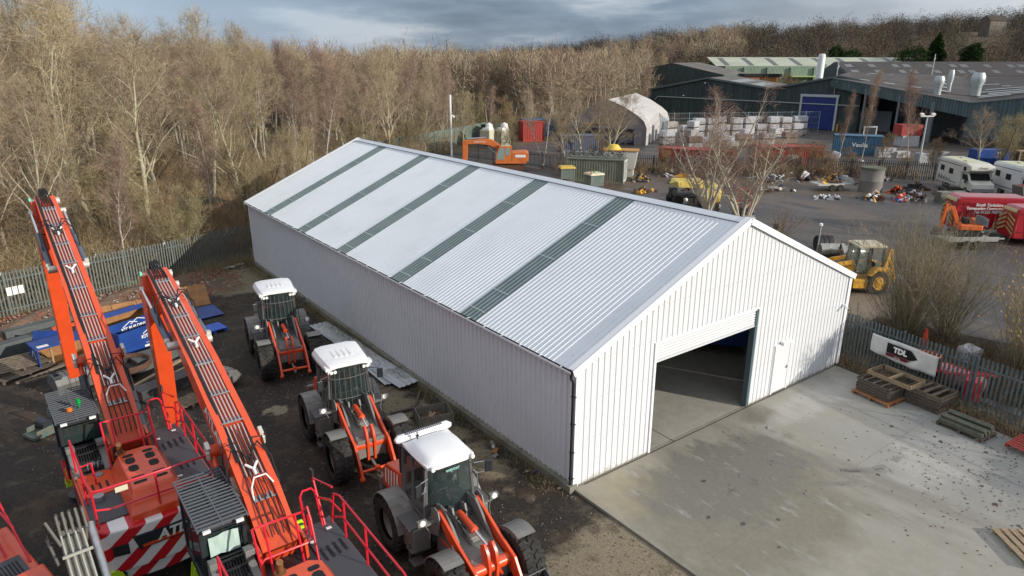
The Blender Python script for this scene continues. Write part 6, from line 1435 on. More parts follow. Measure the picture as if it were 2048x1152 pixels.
# ---------------------------------------------------------------- factory sheds
def clad_mat(name, ca, cb, pitch, rough=.5, streak=.5, ax='X'):
    m = bpy.data.materials.new(name); m.use_nodes = True; t = m.node_tree; b = t.nodes['Principled BSDF']; lk = t.links.new; b.inputs['Roughness'].default_value = rough
    co = N(t, 'ShaderNodeTexCoord'); mp_ = N(t, 'ShaderNodeMapping'); mp_.inputs['Scale'].default_value = (1.2, 1.2, .12); lk(co.outputs['Object'], mp_.inputs[0])
    n = N(t, 'ShaderNodeTexNoise', i_Scale=1.6, i_Detail=6, i_Roughness=.7); lk(mp_.outputs[0], n.inputs['Vector']); r_ = ramp(t, [(.35, ca), (.66, cb)]); lk(n.outputs['Fac'], r_.inputs['Fac']); lk(r_.outputs[0], b.inputs['Base Color']); return m
G_DARK = clad_mat('dark_green_cladding', (.018, .032, .033), (.05, .075, .075), .3)
G_BLUE = clad_mat('blue_green_cladding', (.04, .075, .08), (.12, .17, .18), .3)
G_TRIM = mat('green_grey_trim', (.09, .12, .12), .5)
ASB = mat('grey_cement_roof', (.17, .16, .145), .9, c2=(.11, .105, .10), vs=.25, spec=.2)
ASB2 = mat('dark_cement_roof', (.075, .07, .068), .9, c2=(.11, .10, .095), vs=.2, spec=.2)
LITE = mat('pale_rooflight', (.42, .47, .48), .35)
dv = Vector((.2212, -.9752, 0)); Bv = Vector((.913, .408, 0))
L0 = Vector((104.6, 93.1, 0))
def ribbed_wall(parent, name, a, b_, tops, m, z0=0., pitch=.45, th=.3, out=None, depth=.06):
    """wall from a to b_ ; tops = [(s, z)] top outline; real ribs"""
    a = Vector(a); d = Vector(b_)-a; Lw = d.length; d.normalize(); nr = Vector((d.y, -d.x, 0)) if out is None else Vector(out)
    def top(s):
        for (s0, z0_), (s1, z1_) in zip(tops, tops[1:]):
            if s0 <= s <= s1: return z0_+(z1_-z0_)*(s-s0)/(s1-s0)
        return tops[-1][1]
    b = MB(); s = 0.; lo = []; hi_ = []; br = sorted([t_ for t_, _ in tops]); ss = []
    while s < Lw:
        for ds, h in ((0, 0), (pitch*.45, 0), (pitch*.5, depth), (pitch*.95, depth)): ss.append((min(s+ds, Lw), h))
        s += pitch
    for s_, h in ss: p_ = a+d*s_+nr*h; lo.append((p_.x, p_.y, a.z+z0)); hi_.append((p_.x, p_.y, a.z+top(s_)))
    b.grid([lo, hi_]); lo2 = [(x-nr.x*th, y-nr.y*th, z) for x, y, z in lo]; hi2 = [(x-nr.x*th, y-nr.y*th, z) for x, y, z in hi_]; b.grid([hi2, lo2]); b.grid([hi_, hi2])
    return b.build(name, m, parent)
def roof_quad(parent, a, b_, back, m, name='roof', th=.12, lites=(), lm=LITE, pitch=.0, back2=None):
    """a-b_ along the eave line (3D), back = depth vector"""
    a = Vector(a); b_ = Vector(b_); back = Vector(back); back2 = Vector(back2) if back2 is not None else back; n = (b_-a).cross(back).normalized(); n = n if n.z > 0 else -n
    b = MB(); V = [a, b_, b_+back2, a+back]; V2 = [v-n*th for v in V]; b.add(V+V2, [(0, 1, 2, 3), (7, 6, 5, 4), (0, 4, 5, 1), (1, 5, 6, 2), (2, 6, 7, 3), (3, 7, 4, 0)])
    if pitch:
        k = 0; Lb = (b_-a).length
        nb = int(back.length/pitch)
        for i in range(nb): p_ = a+back*((i+.5)/nb)+n*.02; q_ = p_+(b_-a); b.bar(p_, q_, pitch*.42, .06, upv=n)
    ro = b.build(name, m, parent)
    for (u0, u1, v0, v1) in lites:
        b = MB(); P = [a+(b_-a)*u+(back*(1-u)+back2*u)*v+n*(.25 if back2 is not back else .02) for u, v in ((u0, v0), (u1, v0), (u1, v1), (u0, v1))]; b.add(P+[p_-n*.015 for p_ in P], [(0, 1, 2, 3), (7, 6, 5, 4), (0, 4, 5, 1), (1, 5, 6, 2), (2, 6, 7, 3), (3, 7, 4, 0)]); b.build('rooflight', lm, ro)
    return ro
def pt(s, z, off=0, base=L0): p_ = base+dv*s+Bv*off; return Vector((p_.x, p_.y, z))
s1 = thing('factory_shed', L0, label='dark green twin gabled factory shed with the tall blue door', cat='factory shed')
def loc_(o): o.location = -L0; return o
W1 = 43.
tops = [(0, 6.2), (13.5, 8.8), (26.5, 7.1), (38.9, 9.6), (W1, 8.7)]
loc_(ribbed_wall(s1, 'front_wall', L0, L0+dv*W1, tops, G_DARK, out=(-Bv.x, -Bv.y, 0)))
loc_(ribbed_wall(s1, 'side_wall', L0+Bv*24, L0, [(0, 6.2), (24, 6.2)], G_DARK))
for k, ((sa, za), (sb, zb)) in enumerate(zip(tops, tops[1:])):
    li = []
    if k == 1: li = [(.32+.0*j, .50, .12+.1*j, .17+.1*j) for j in range(7)]+[(.66, .84, .15+.1*j, .2+.1*j) for j in range(6)]
    if k == 2: li = [(.2, .38, .10+.1*j, .16+.1*j) for j in range(7)]+[(.62, .8, .12+.1*j, .17+.1*j) for j in range(7)]
    loc_(roof_quad(s1, pt(sa, za+.1, -.3), pt(sb, zb+.1, -.3), Bv*24, ASB if k < 2 else ASB2, lites=li)) if False else None
    ro = roof_quad(s1, pt(sa, za+.1, -.3), pt(sb, zb+.1, -.3), Bv*24, ASB if k < 2 else ASB2, lites=li); ro.location = -L0
b = MB()
for (sa, za), (sb, zb) in zip(tops, tops[1:]): b.bar(pt(sa, za+.05, -.42)-L0, pt(sb, zb+.05, -.42)-L0, .12, .35)
b.build('verge_trim', G_TRIM, s1)
b = MB(); b.bar(pt(32.6, 3.1, -.35)-L0-Vector((0, 0, 3.1)), pt(39.4, 3.1, -.35)-L0-Vector((0, 0, 3.1)), .1, .01); b.v = []; b.f = []; b.m = []
P = [pt(33.0, .2, -.32)-L0, pt(38.9, .2, -.32)-L0, pt(38.9, 5.9, -.32)-L0, pt(33.0, 5.9, -.32)-L0]; b.add(P+[p_-Bv*.08 for p_ in P], [(0, 1, 2, 3)[::-1], (4, 5, 6, 7), (0, 1, 5, 4), (1, 2, 6, 5), (2, 3, 7, 6), (3, 0, 4, 7)])
for k in range(1, 14): z = .2+.42*k; b.bar(pt(33.0, z, -.43)-L0, pt(38.9, z, -.43)-L0, .04, .05)
dr = b.build('loading_door', mat('deep_blue_door', (.012, .03, .20), .45, var=.3, vs=1), s1)
b = MB(); 
for s_ in (32.75, 39.15): b.box(pt(s_, 3.05, -.40)-L0, (.35, .5, 6.2), (0, 0, math.atan2(dv.y, dv.x)))
b.bar(pt(32.5, 6.15, -.40)-L0, pt(39.4, 6.15, -.40)-L0, .3, .45); b.build('door_frame', mat('pale_grey_frame', (.42, .46, .48), .5), s1)
b = MB(); b.tube([pt(2, 4.2, -.5)-L0, pt(2.6, 4.9, -.5)-L0, pt(W1, 4.6, -.5)-L0], .10, 6); b.build('pipe', mat('pale_pipe', (.30, .35, .36), .5), s1)
b = MB()
for s_, z in ((8.6, 5.2), (13.2, 7.8), (38.6, 8.6)): b.lathe([(.01, 0), (.2, .02), (.16, .15), (.01, .2)], tuple(pt(s_, z, -.45)-L0), 'Z', 10)
b.build('wall_lamp', WHT, s1)
for s_ in (33.0, 39.8):
    t = thing('bollard', pt(s_, 0, -1.2), label='yellow bollard %s of the blue factory door' % ('left' if s_ < 35 else 'right'), cat='bollard'); b = MB(); b.cyl((0, 0, 0), (0, 0, 1.3), .16, n=10); b.build('post', YELLOW, t)
# large right shed with canopy
C0 = Vector((106.8, 30.7, 0)); s2 = thing('large_factory_shed', C0, label='large grey roofed factory shed with open canopy, stacks and rows of rooflights', cat='factory shed')
P2 = Vector((112.9, 56.6, 9.45)); CC = Vector((106.8, 30.7, 6.5)); EE = CC+dv*25+Vector((0, 0, 3.8)); FF = EE+dv*22+Vector((0, 0, -3.4))
D2 = Bv*42; q_ = random.Random(8)
liA = []
for j in range(5):
    for k in range(4): u0 = .22+.19*k; v0 = .10+.16*j+.02*k; liA.append((u0, u0+.08, v0, v0+.03))
r0 = Vector((0, 0, 0))
for o_ in (roof_quad(s2, P2-C0, CC-C0, D2+Vector((0, 0, .3)), ASB2, lites=liA, back2=D2+Vector((0, 0, 2.9))), roof_quad(s2, CC-C0, EE-C0, D2+Vector((0, 0, 2.9)), ASB2, back2=D2+Vector((0, 0, -.8)), lites=[(.04, .2, .06, .075), (.05, .42, .10, .115), (.1, .3, .15, .17), (.05, .5, .22, .235), (.1, .5, .3, .315), (.2, .6, .4, .415), (.1, .6, .5, .515)]), roof_quad(s2, EE-C0, FF-C0, D2+Vector((0, 0, -.8)), ASB2, back2=D2+Vector((0, 0, 1.5)))): pass
W2 = 47.
ribbed_wall(s2, 'front_wall', r0, dv*W2, [(0, 6.35), (25, 10.2), (W2, 6.8)], G_BLUE, out=(-Bv.x, -Bv.y, 0), z0=1.2, pitch=.5, depth=.09)
b = MB(); b.bar(Vector((0, 0, .6)), dv*W2+Vector((0, 0, .6)), .4, 1.2); b.build('brick_base', mat('dark_brick', (.08, .06, .05), .9, var=.3), s2)
dA = (P2-CC); fa_ = Vector((P2.x-C0.x, P2.y-C0.y, 0)); L2_ = fa_.length; nrmA = Vector((-fa_.y, fa_.x, 0)).normalized(); nrmA = nrmA if nrmA.dot(Bv) < 0 else -nrmA
b = MB(); n_r = int(L2_/.5); lo = []; hi_ = []
for k in range(n_r+1):
    for du_, h in ((0, 0), (.25, 0), (.28, .09), (.48, .09)):
        s_ = min(L2_, k*.5+du_); f_ = s_/L2_; p_ = fa_.normalized()*s_+nrmA*h; zt = 6.35+(9.3-6.35)*f_; lo.append((p_.x, p_.y, zt-1.55+.7*max(0, .25-f_)*0-(0.55*(1-f_)))); hi_.append((p_.x, p_.y, zt))
b.grid([lo, hi_]); b.grid([[(x-nrmA.x*.25, y-nrmA.y*.25, z) for x, y, z in r_] for r_ in (hi_, lo)]); b.build('canopy_fascia', G_BLUE, s2)
b = MB(); b.bar(CC-C0+nrmA*.1-Vector((0, 0, .06)), P2-C0+nrmA*.1-Vector((0, 0, .06)), .2, .16); b.bar(CC-C0-Bv*.1-Vector((0, 0, .08)), EE-C0-Bv*.1-Vector((0, 0, .08)), .2, .2); b.build('verge_trim', mat('grey_verge', (.20, .22, .21), .5), s2)
# back wall, side wall and posts of the canopy bay
ribbed_wall(s2, 'recess_wall', fa_+Bv*12, Bv*12, [(0, 7.6), (L2_, 6.2)], G_DARK, out=(-Bv.x, -Bv.y, 0)); ribbed_wall(s2, 'recess_wall', Vector(), Bv*12, [(0, 6.2), (12, 6.2)], mat('grey_block', (.15, .14, .15), .8, var=.3), out=(-dv.x, -dv.y, 0))
for f_, h in ((.22, 6.2), (.45, 6.8), (.7, 7.6)):
    b = MB(); p_ = fa_*f_; b.cyl((p_.x, p_.y, 0), (p_.x, p_.y, h), .35 if f_ < .3 else .2, n=12); b.build('canopy_post', mat('grey_post', (.16, .18, .19), .6), s2)
b = MB(); p_ = fa_*.62+Bv*9; b.box((p_.x, p_.y, 1.8), (.3, 5.5, 3.6), (0, 0, .25)); b.build('inner_shutter', mat('pale_shutter', (.22, .24, .25), .6), s2)
for (x, y, z, r_, h, bend, lab) in ((110, 37, 7.3, .95, 4.6, .3, 'short fat pale exhaust stack nearest the edge of the large shed roof'), (116.5, 38, 7.3, .55, 6.0, .2, 'tall narrow exhaust stack between two fatter ones on the large shed'), (114.5, 33.2, 7.2, 1.25, 5.6, .5, 'biggest pale exhaust stack on the large shed roof')):
    t = thing('exhaust_stack', (x, y, z-.1), label=lab, cat='exhaust stack'); b = MB(); h *= .62; r_ *= .8
    b.lathe([(r_*.7, 0), (r_*.7, h*.42), (r_*1.0, h*.62), (r_*.98, h*.84), (r_*.75, h), (r_*.65, h*.99)], (0, 0, 0), 'Z', 20); b.build('duct', mat('galvanised_pale_duct', (.45, .50, .49), .4, metal=.3), t, smooth=True)
    b = MB(); b.lathe([(r_*.71, h*.38), (r_*.76, h*.40), (r_*.71, h*.42)], (0, 0, 0), 'Z', 20); b.build('seam_band', STEEL, t)
# second dark shed behind
t = thing('rear_factory_shed', (0, 0, 0), label='dark green gabled shed behind the twin gabled one, at the edge of the wood', cat='factory shed')
a_ = pt(-23, 0, 50); ribbed_wall(t, 'front_wall', a_, a_+dv*28, [(0, 9.0), (12.3, 11.3), (28, 8.3)], G_DARK, out=(-Bv.x, -Bv.y, 0))
roof_quad(t, a_+Vector((0, 0, 9.15)), a_+dv*12.3+Vector((0, 0, 11.45)), Bv*30, ASB2); roof_quad(t, a_+dv*12.3+Vector((0, 0, 11.45)), a_+dv*28+Vector((0, 0, 8.45)), Bv*30, ASB)
# pale green long shed
t = thing('pale_green_shed', (0, 0, 0), label='long pale green shed with dark rooflight strips below the wooded hill', cat='factory shed')
PGW = mat('pale_green_wall', (.27, .36, .27), .6, c2=(.22, .29, .22), vs=.3); PGR = mat('pale_green_roof', (.42, .46, .36), .7, c2=(.34, .37, .29), vs=.15)
eL = Vector((188.3, 138.1, 0))-Vector((.602, .799, 0))*6; eR = eL+Vector((.799, -.602, 0))*66; bkv = Vector((.602, .799, 0)); ribbed_wall(t, 'front_wall', eL, eR, [(0, 10.3), (66, 10.3)], PGW, z0=0)
hh_ = Vector((0, 0, 10.4)); rv = bkv*12+Vector((0, 0, 2.7))
rr_1 = roof_quad(t, eL+hh_+Vector((.799, -.602, 0))*-3, eR+hh_, rv, PGR, lites=[(.045+.115*k*1.0, .045+.115*k+.025, .05, .9) for k in range(9)], lm=mat('dark_strip', (.11, .11, .11), .6)); roof_quad(t, eL+hh_+rv*1.0, eR+hh_+rv, bkv*12-Vector((0, 0, 2.7)), PGR)
b = MB(); 
for k in range(5): c_ = eL+(eR-eL)*(.09+.115*k); b.bar(c_-bkv*.06+Vector((0, 0, 4.5)), c_-bkv*.06+Vector((0, 0, 9.9)), 1.6, .1, upv=(.799, -.602, 0))
b.build('wall_strip', mat('dark_strip', (.11, .11, .11), .6), t); b = MB(); c_ = eL+(eR-eL)*.38; b.box(c_-bkv*2+Vector((0, 0, 7.2)), (9, 4, .3), (0, 0, math.atan2(-.602, .799))); b.build('canopy', mat('lime_canopy', (.35, .45, .18), .6), t)
# long dark roofed shed with square rooflights
t = thing('long_roofed_shed', (0, 0, 0), label='long dark roofed shed with two rows of square rooflights', cat='factory shed')
eL = Vector((164.5, 80.6, 0)); al = Vector((.799, -.602, 0)); eR = eL+al*86; ribbed_wall(t, 'front_wall', eL, eR, [(0, 8.5), (86, 8.5)], G_DARK); rv = bkv*9.5+Vector((0, 0, 3.3))
roof_quad(t, eL+Vector((0, 0, 8.6)), eR+Vector((0, 0, 8.6)), rv, ASB2, lites=[(.02+.058*k+.012*(k % 3), .02+.058*k+.012*(k % 3)+.019, v, v+.2) for k in range(16) for v in (.2, .62)], pitch=0)
roof_quad(t, eL+Vector((0, 0, 8.6))+rv, eR+Vector((0, 0, 8.6))+rv, bkv*9.5-Vector((0, 0, 3.3)), ASB2)
b = MB(); V = [eL+Vector((0, 0, 8.5)), eL+rv+Vector((0, 0, 8.5)), eL+bkv*19+Vector((0, 0, 8.5))]; V2 = [v-al*.25 for v in V]; b.add(V+V2, [(0, 1, 2), (5, 4, 3), (0, 3, 4, 1), (1, 4, 5, 2), (2, 5, 3, 0)]); Vb = [eL, eL+bkv*19, eL+bkv*19+Vector((0, 0, 8.5)), eL+Vector((0, 0, 8.5))]; b.add([v-al*.2 for v in Vb]+Vb, [(0, 1, 2, 3)[::-1], (4, 5, 6, 7)]); b.build('gable_end', G_DARK, t)
b = MB()
nr = 190
for i in range(nr): p_ = eL+al*(86*(i+.5)/nr)+Vector((0, 0, 8.66)); b.bar(p_, p_+rv, .16, .06)
b.build('roof_ribs', mat('dark_cement_rib', (.15, .14, .135), .9), t)
t = thing('roof_duct_box', (137, 26, 9.0), R(-37), label='pale ribbed box and curved duct on the roof behind the exhaust stacks', cat='duct'); b = MB(); b.box((3.5, 0, 1.5), (9, 3, 2.6))
for k in range(12): b.box((-.6+.75*k, -1.53, 1.5), (.08, .06, 2.6))
b.build('box', mat('pale_duct', (.36, .42, .42), .5), t); b = MB(); b.tube([(-1, 0, 2.2), (-2.0, 0, 2.3), (-2.8, 0, 1.6), (-3, 0, .4)], .9, 12); b.build('duct', mat('pale_duct', (.36, .42, .42), .5), t, smooth=True)
t = thing('silo', (155.5, 83.5, 0), label='tall white cylindrical silo rising behind the twin gabled shed', cat='silo'); b = MB(); b.lathe([(.01, 0), (.85, 0), (.85, 13.2), (.7, 13.7), (.01, 13.8)], (0, 0, 0), 'Z', 24); b.build('tank', mat('white_tank', (.68, .70, .70), .4), t, smooth=True); b = MB(); b.lathe([(.87, 8), (.9, 8.05), (.87, 8.1)], (0, 0, 0), 'Z', 24); b.box((.9, 0, 6.5), (.1, .4, 12.6)); b.build('ladder', STEEL, t)
t = thing('hut', (150, 96.5, 0), R(-37), label='small orange brown hut with a dark roof behind the factory roofs', cat='hut'); b = MB(); b.box((0, 0, 4.2), (9, 4, 8.4)); b.build('walls', PLY, t); b = MB(); b.box((0, 0, 8.6), (9.6, 4.6, .7)); b.build('roof', HOLE, t)
for (x, y, h, lab) in ((112.9, 55.6, 12.2, 'thin mast with small fittings at the corner where the factory sheds meet'), (150, 55.2, 13.6, 'thin aerial mast on the roof of the large shed')):
    t = thing('mast', (x, y, 0), label=lab, cat='mast'); b = MB(); b.cyl((0, 0, 0), (0, 0, h), .09, n=6); b.build('pole', STEEL, t); b = MB(); b.box((0, 0, h-1.2), (.6, .1, .1)); b.box((.2, 0, h-.9), (.25, .2, .3)); b.build('fitting', STEEL, t)
# ---------------------------------------------------------------- house, evergreens and standing trees on the hill
hx, hy = house_xy; hz = terrain(hx, hy)
t = thing('stone_house', (hx, hy, hz+.8), R(-20), label='stone house with a grey slate roof on the wooded hill', cat='house'); st_ = mat('brown_stone', (.15, .13, .105), .9, var=.3, vs=.6)
b = MB(); b.box((0, 0, 3.5), (19, 10, 15)); b.prism([(-5, 11), (5, 11), (0, 15)], -9.5, 9.5, 'YZ'); b.build('walls', st_, t)
b = MB(); 
for s_ in (-1, 1): b.add([(-10, s_*5.6, 10.6), (10, s_*5.6, 10.6), (10, 0, 15.3), (-10, 0, 15.3)], [(0, 1, 2, 3), (3, 2, 1, 0)])
ro = b.build('roof', mat('stone_slate', (.16, .13, .11), .8, var=.3), t); b = MB(); b.box((7, 0, 15.4), (1.3, 1.3, 2.2)); b.build('chimney', st_, ro)
for k in range(3):
    b = MB(); b.box((-5+5*k, -5.06, 8.2), (1.6, .12, 1.8)); f_ = b.build('window', WHT, t); b = MB(); b.box((-5+5*k, -5.14, 8.2), (1.3, .06, 1.5)); b.build('pane', HOLE, f_)
EV = [mat('evergreen_dark', (.014, .032, .010), .9, spec=.1), mat('evergreen_mid', (.03, .06, .016), .9, spec=.1)]
def evergreen(px, y0, wpx, hpx, depth, label, shape, seed, group=None):
    x, y, z = at(px, depth); sc = depth/1381.; Wd = wpx*sc/2; ztop = 12.56+(114-y0)*sc; H = hpx*sc; zb = ztop-H; t = thing('evergreen_tree', (x, y, min(z, zb-.5)), label=label, cat='evergreen tree'); base = min(z, zb-.5)
    rs = np.random.RandomState(seed); n = 3600; dirs = rs.normal(size=(n, 3)); dirs /= np.linalg.norm(dirs, axis=1, keepdims=True); rr3 = rs.uniform(.35, 1, (n, 1))**.4
    lump = 1+.2*np.sin(dirs[:, :1]*6+seed)+.18*np.cos(dirs[:, 2:3]*9+dirs[:, 1:2]*5); P = dirs*rr3*lump*np.array([Wd, Wd, H/2])
    if shape == 'cone': k = 1.1-.75*(P[:, 2:3]/H+.5); P[:, :2] *= k
    P[:, 2] += zb-base+H/2; dd = rs.normal(size=(n, 3))*.5+dirs*.4; v, f = ribbons(P-dd*H*.035, P+dd*H*.035, np.full(n, H*.035), rs)
    np_mesh('crown', v, f, EV, t, mi=rs.randint(0, 2, n)); b = MB(); b.cyl((0, 0, 0), (0, 0, zb-base+H*.6), .3, n=8); b.build('trunk', BK_D, t)
evergreen(1668, 90, 26, 26, 262, 'rounded dark evergreen left of its neighbour behind the pale green shed', 'round', 1); evergreen(1700, 97, 38, 24, 262, 'low wide dark evergreen behind the pale green shed', 'round', 2)
evergreen(1822, 92, 62, 34, 240, 'broad dark evergreen hedge behind the long dark roof', 'round', 3); evergreen(1868, 70, 34, 56, 240, 'tall leaning evergreen in the middle of the three behind the long roof', 'cone', 4); evergreen(1940, 86, 36, 44, 235, 'bushy evergreen farthest right behind the long roof', 'round', 5)
# ---------------------------------------------------------------- tent and yard behind it
t = thing('tent_hall', (61.0, 69.6, 0), math.atan2(-.846, .533), label='white fabric hall with a shade-toned gable behind the bare trees', cat='fabric hall')
WT = 12.3; TL = 22; TF = mat('shade_grey_fabric', (.20, .18, .185), .8, c2=(.16, .145, .15), vs=.5); TW_ = mat('white_fabric', (.50, .48, .46), .6, c2=(.42, .40, .39), vs=.4)  # gable grey is shade put into the fabric colour
prof = [(0, 0), (.0, 2.6), (.45, 3.6), (1.4, 4.4), (3.6, 5.7), (WT/2, 6.7), (WT-3.6, 5.7), (WT-1.4, 4.4), (WT-.45, 3.6), (WT, 2.6), (WT, 0)]
b = MB(); b.grid([[(x, y, z) for x, z in prof] for y in (0, TL)]); b.grid([[(x*.98+.1, y, z*.985) for x, z in prof] for y in (TL, 0)]); b.build('roof_skin', TW_, t, smooth=True)
b = MB(); up_ = [p_ for p_ in prof if p_[1] >= 2.6]; b.prism([(0, 2.4)]+up_+[(WT, 2.4)], .02, .12, 'XZ'); b.build('gable_sheet', TF, t); b = MB(); b.prism([(0, 2.4)]+up_+[(WT, 2.4)], TL-.1, TL-.02, 'XZ'); b.build('gable_sheet', TF, t)
b = MB(); b.box((.6, .1, 1.2), (1.2, .12, 2.4)); b.box((WT-.9, .1, 1.2), (1.8, .12, 2.4)); b.build('door_cheek', TF, t); b = MB(); b.box((WT/2, 3, 1.2), (WT-3, .2, 2.3)); b.build('goods_stack', mat('white_blue_goods', (.42, .43, .48), .6, c2=(.05, .09, .30), vs=1.2), t); b = MB(); b.bar((2.2, -.1, 3.0), (6.0, -.1, 3.2), .12, .25); b.build('orange_beam', mat('orange_beam', (.35, .20, .05), .6), t)
def container(loc, rz, l, h, m, label, word=None, doors=False, w=2.44, cat='container', tsz=.9, tcol=None, group=None):
    t = thing('shipping_container', loc, rz, label=label, cat=cat, group=group); b = MB(); n = int(l/.28)
    for s_ in (-1, 1):
        lo = []; hi_ = []
        for k in range(n+1):
            for dx, dh in ((0, 0), (.1, 0), (.14, .05), (.24, .05)):
                x = min(l/2, -l/2+k*.28+dx); lo.append((x, s_*(w/2-.06+dh), .15)); hi_.append((x, s_*(w/2-.06+dh), h-.1))
        b.grid([lo, hi_] if s_ < 0 else [hi_, lo])
    b.box((0, 0, h-.06), (l-.04, w-.16, .08)); b.box((0, 0, .12), (l-.04, w-.1, .12)); b.box((-l/2+.05, 0, h/2), (.06, w-.1, h-.2)); b.build('body', m, t)
    b = MB()
    for x in (-l/2, l/2):
        for y in (-w/2, w/2): b.box((x, y, h/2), (.14, .14, h))
        b.box((x, 0, h-.05), (.12, w-.15, .12)); b.box((x, 0, .08), (.12, w-.15, .16))
    for y in (-w/2, w/2): b.box((0, y, h-.05), (l-.15, .12, .12)); b.box((0, y, .1), (l-.15, .12, .16))
    b.build('frame', m, t)
    for s_ in (-1, 1):
        b = MB(); b.box((l/2-.02, s_*w/4, h/2), (.06, w/2-.1, h-.3)); d_ = b.build('door', WHT if doors else m, t); b = MB()
        for y in (.25, .6): b.cyl((l/2+.04, s_*y*1.0, .3), (l/2+.04, s_*y, h-.25), .025, n=6)
        b.build('lock_bar', STEEL, d_)
    if word: text(word, tsz, tcol or WHT, t, (.2, -w/2-.02, h*.42), (R(90), 0, 0), bold=.02)
    return t
OLV = mat('olive_container', (.21, .23, .17), .7, c2=(.16, .17, .13), vs=1.2, dirt=.5, dc=(.12, .11, .08)); RC = mat('red_container_paint', (.38, .035, .025), .6, c2=(.28, .03, .025), vs=1.2, dirt=.3, dc=(.15, .05, .03)); BC = mat('faded_blue_steel', (.07, .17, .26), .6, c2=(.05, .12, .19), vs=1)
gx_, gy_ = (37.1+40.6)/2+1.0, (42.6+37.6)/2+.7
container((gx_, gy_, 0), math.atan2(-5, 3.5), 6.1, 2.5, OLV, 'grey green shipping container with steel stillages on its roof', doors=True)
for k in range(6):
    f_ = (k+.5)/6; x, y = 36.9+f_*3.6+1.0, 42.7-f_*5.1+.7
    t = thing('stillage', (x, y, 2.52), math.atan2(-5, 3.5), label='%s wire stillage from the left on top of the grey green container' % ['first', 'second', 'third', 'fourth', 'fifth', 'sixth'][k], cat='stillage', group='stillages on the container'); b = MB()
    for a in (-.45, .45):
        for c in (-.5, .5): b.box((a, c, .3), (.06, .06, .6))
        b.box((a, 0, .55), (.05, 1.0, .05)); b.box((a, 0, .1), (.05, 1.0, .05)); b.bar((a, -.5, .1), (a, .5, .55), .03, .03)
    for c in (-.5, .5): b.box((0, c, .55), (.9, .05, .05)); b.box((0, c, .1), (.9, .05, .05)); b.bar((-.45, c, .1), (.45, c, .55), .03, .03); b.bar((.45, c, .1), (-.45, c, .55), .03, .03)
    b.build('frame', mat('stillage_grey', (.20, .22, .22), .6), t); b = MB(); qq = random.Random(k)
    for j in range(6): b.box((qq.uniform(-.3, .3), qq.uniform(-.3, .3), .25+.1*j), (qq.uniform(.2, .6), .1, .1), (qq.random(), qq.random(), qq.random()*3))
    b.build('scrap', mat('dark_scrap', (.07, .065, .05), .8, c2=(.14, .10, .06), vs=3), t)
t = thing('small_skip', (44.2, 41.6, 0), R(-50), label='white skip with a rusty rim holding a yellow tarpaulin behind the stillages', cat='skip'); b = MB(); b.prism([(-1.6, .9), (1.6, .9), (1.9, 2.9), (-1.9, 2.9)], -1, 1, 'XZ'); b.box((0, 0, .5), (3, 1.8, .9)); b.build('body', mat('skip_white', (.55, .54, .48), .6), t); b = MB(); b.box((0, 0, 2.93), (4, 2.2, .08)); b.build('rim', mat('rust_yellow', (.45, .22, .05), .7), t); b = MB(); b.lathe([(.01, .6), (.5, .5), (.8, .1), (.85, 0)], (-.8, 0, 2.95), 'Z', 12); b.build('tarpaulin', mat('tarp_yellow', (.66, .48, .08), .6), t, smooth=True)
def bif(x0, y0, x1, y1, lab, w, h=2.5, word='Biffa'):
    d = math.hypot(x1-x0, y1-y0); container(((x0+x1)/2+.8, (y0+y1)/2+.9, 0), math.atan2(y1-y0, x1-x0), d, h, RC, lab, word=word, tsz=w)
bif(52.0, 42.2, 55.9, 34.8, 'faded red skip container with white lettering, left of the pale birch', .75); bif(62.3, 36.1, 68.6, 31.6, 'faded red skip container with white lettering, right of the pale birch', .75)
container((84.6, 35.6, 0), math.atan2(32.3-37.2, 85.3-82.2), 6.0, 2.6, BC, 'light blue open topped skip in front of the canopy', word='Veolia', tsz=.8)
container((58.0, 75.0, 0), R(-20), 3.4, 3.1, RC, 'tall red container between the wood and the fabric hall'); container((53.0, 78.0, 0), R(-15), 3.6, 2.6, mat('dark_green_box', (.03, .06, .05), .6), 'dark green container left of the tall red one'); container((63.5, 80.5, 0), R(-10), 5.0, 2.8, mat('blue_box', (.03, .10, .22), .6), 'blue container behind the tall red one'); container((55.5, 60.5, 0), R(-30), 6.0, 2.3, mat('slate_blue_box', (.10, .11, .16), .7), 'slate grey container in front of the fabric hall')
t = thing('green_screen_wall', (24, 65.5, 0), math.atan2(84.9-65.5, 59-24), label='long pale green sheet wall along the edge of the wood behind the shed', cat='wall'); b = MB(); b.box((17, 0, 1.3), (36, .1, 2.6)); b.build('sheeting', mat('pale_green_sheet', (.13, .18, .15), .6, c2=(.10, .14, .12), vs=.4), t); b = MB()
for k in range(13): b.box((-.5+3*k, -.1, 1.35), (.12, .1, 2.7))
b.build('post', STEEL, t)
for k, (x, y) in enumerate([(50.5, 72.5), (48.5, 73.5)]):
    t = thing('machine_cab', (x, y, 0), R(20*k), label=['white topped machine by the green sheet wall', 'cream machine half hidden by trees near the green sheet wall'][k], cat='machine'); b = MB(); b.box((0, 0, 1.3), (1.9, 1.8, 2.2)); b.build('body', mat('cream_machine', (.5, .48, .36), .6), t, bev=.1); b = MB(); b.box((0, 0, 2.5), (1.3, 1.3, .3)); b.lathe([(.01, .9), (.5, .7), (.6, 0)], (.3, 0, 2.5), 'Z', 12); b.build('roof', WHT, t, bev=.05)
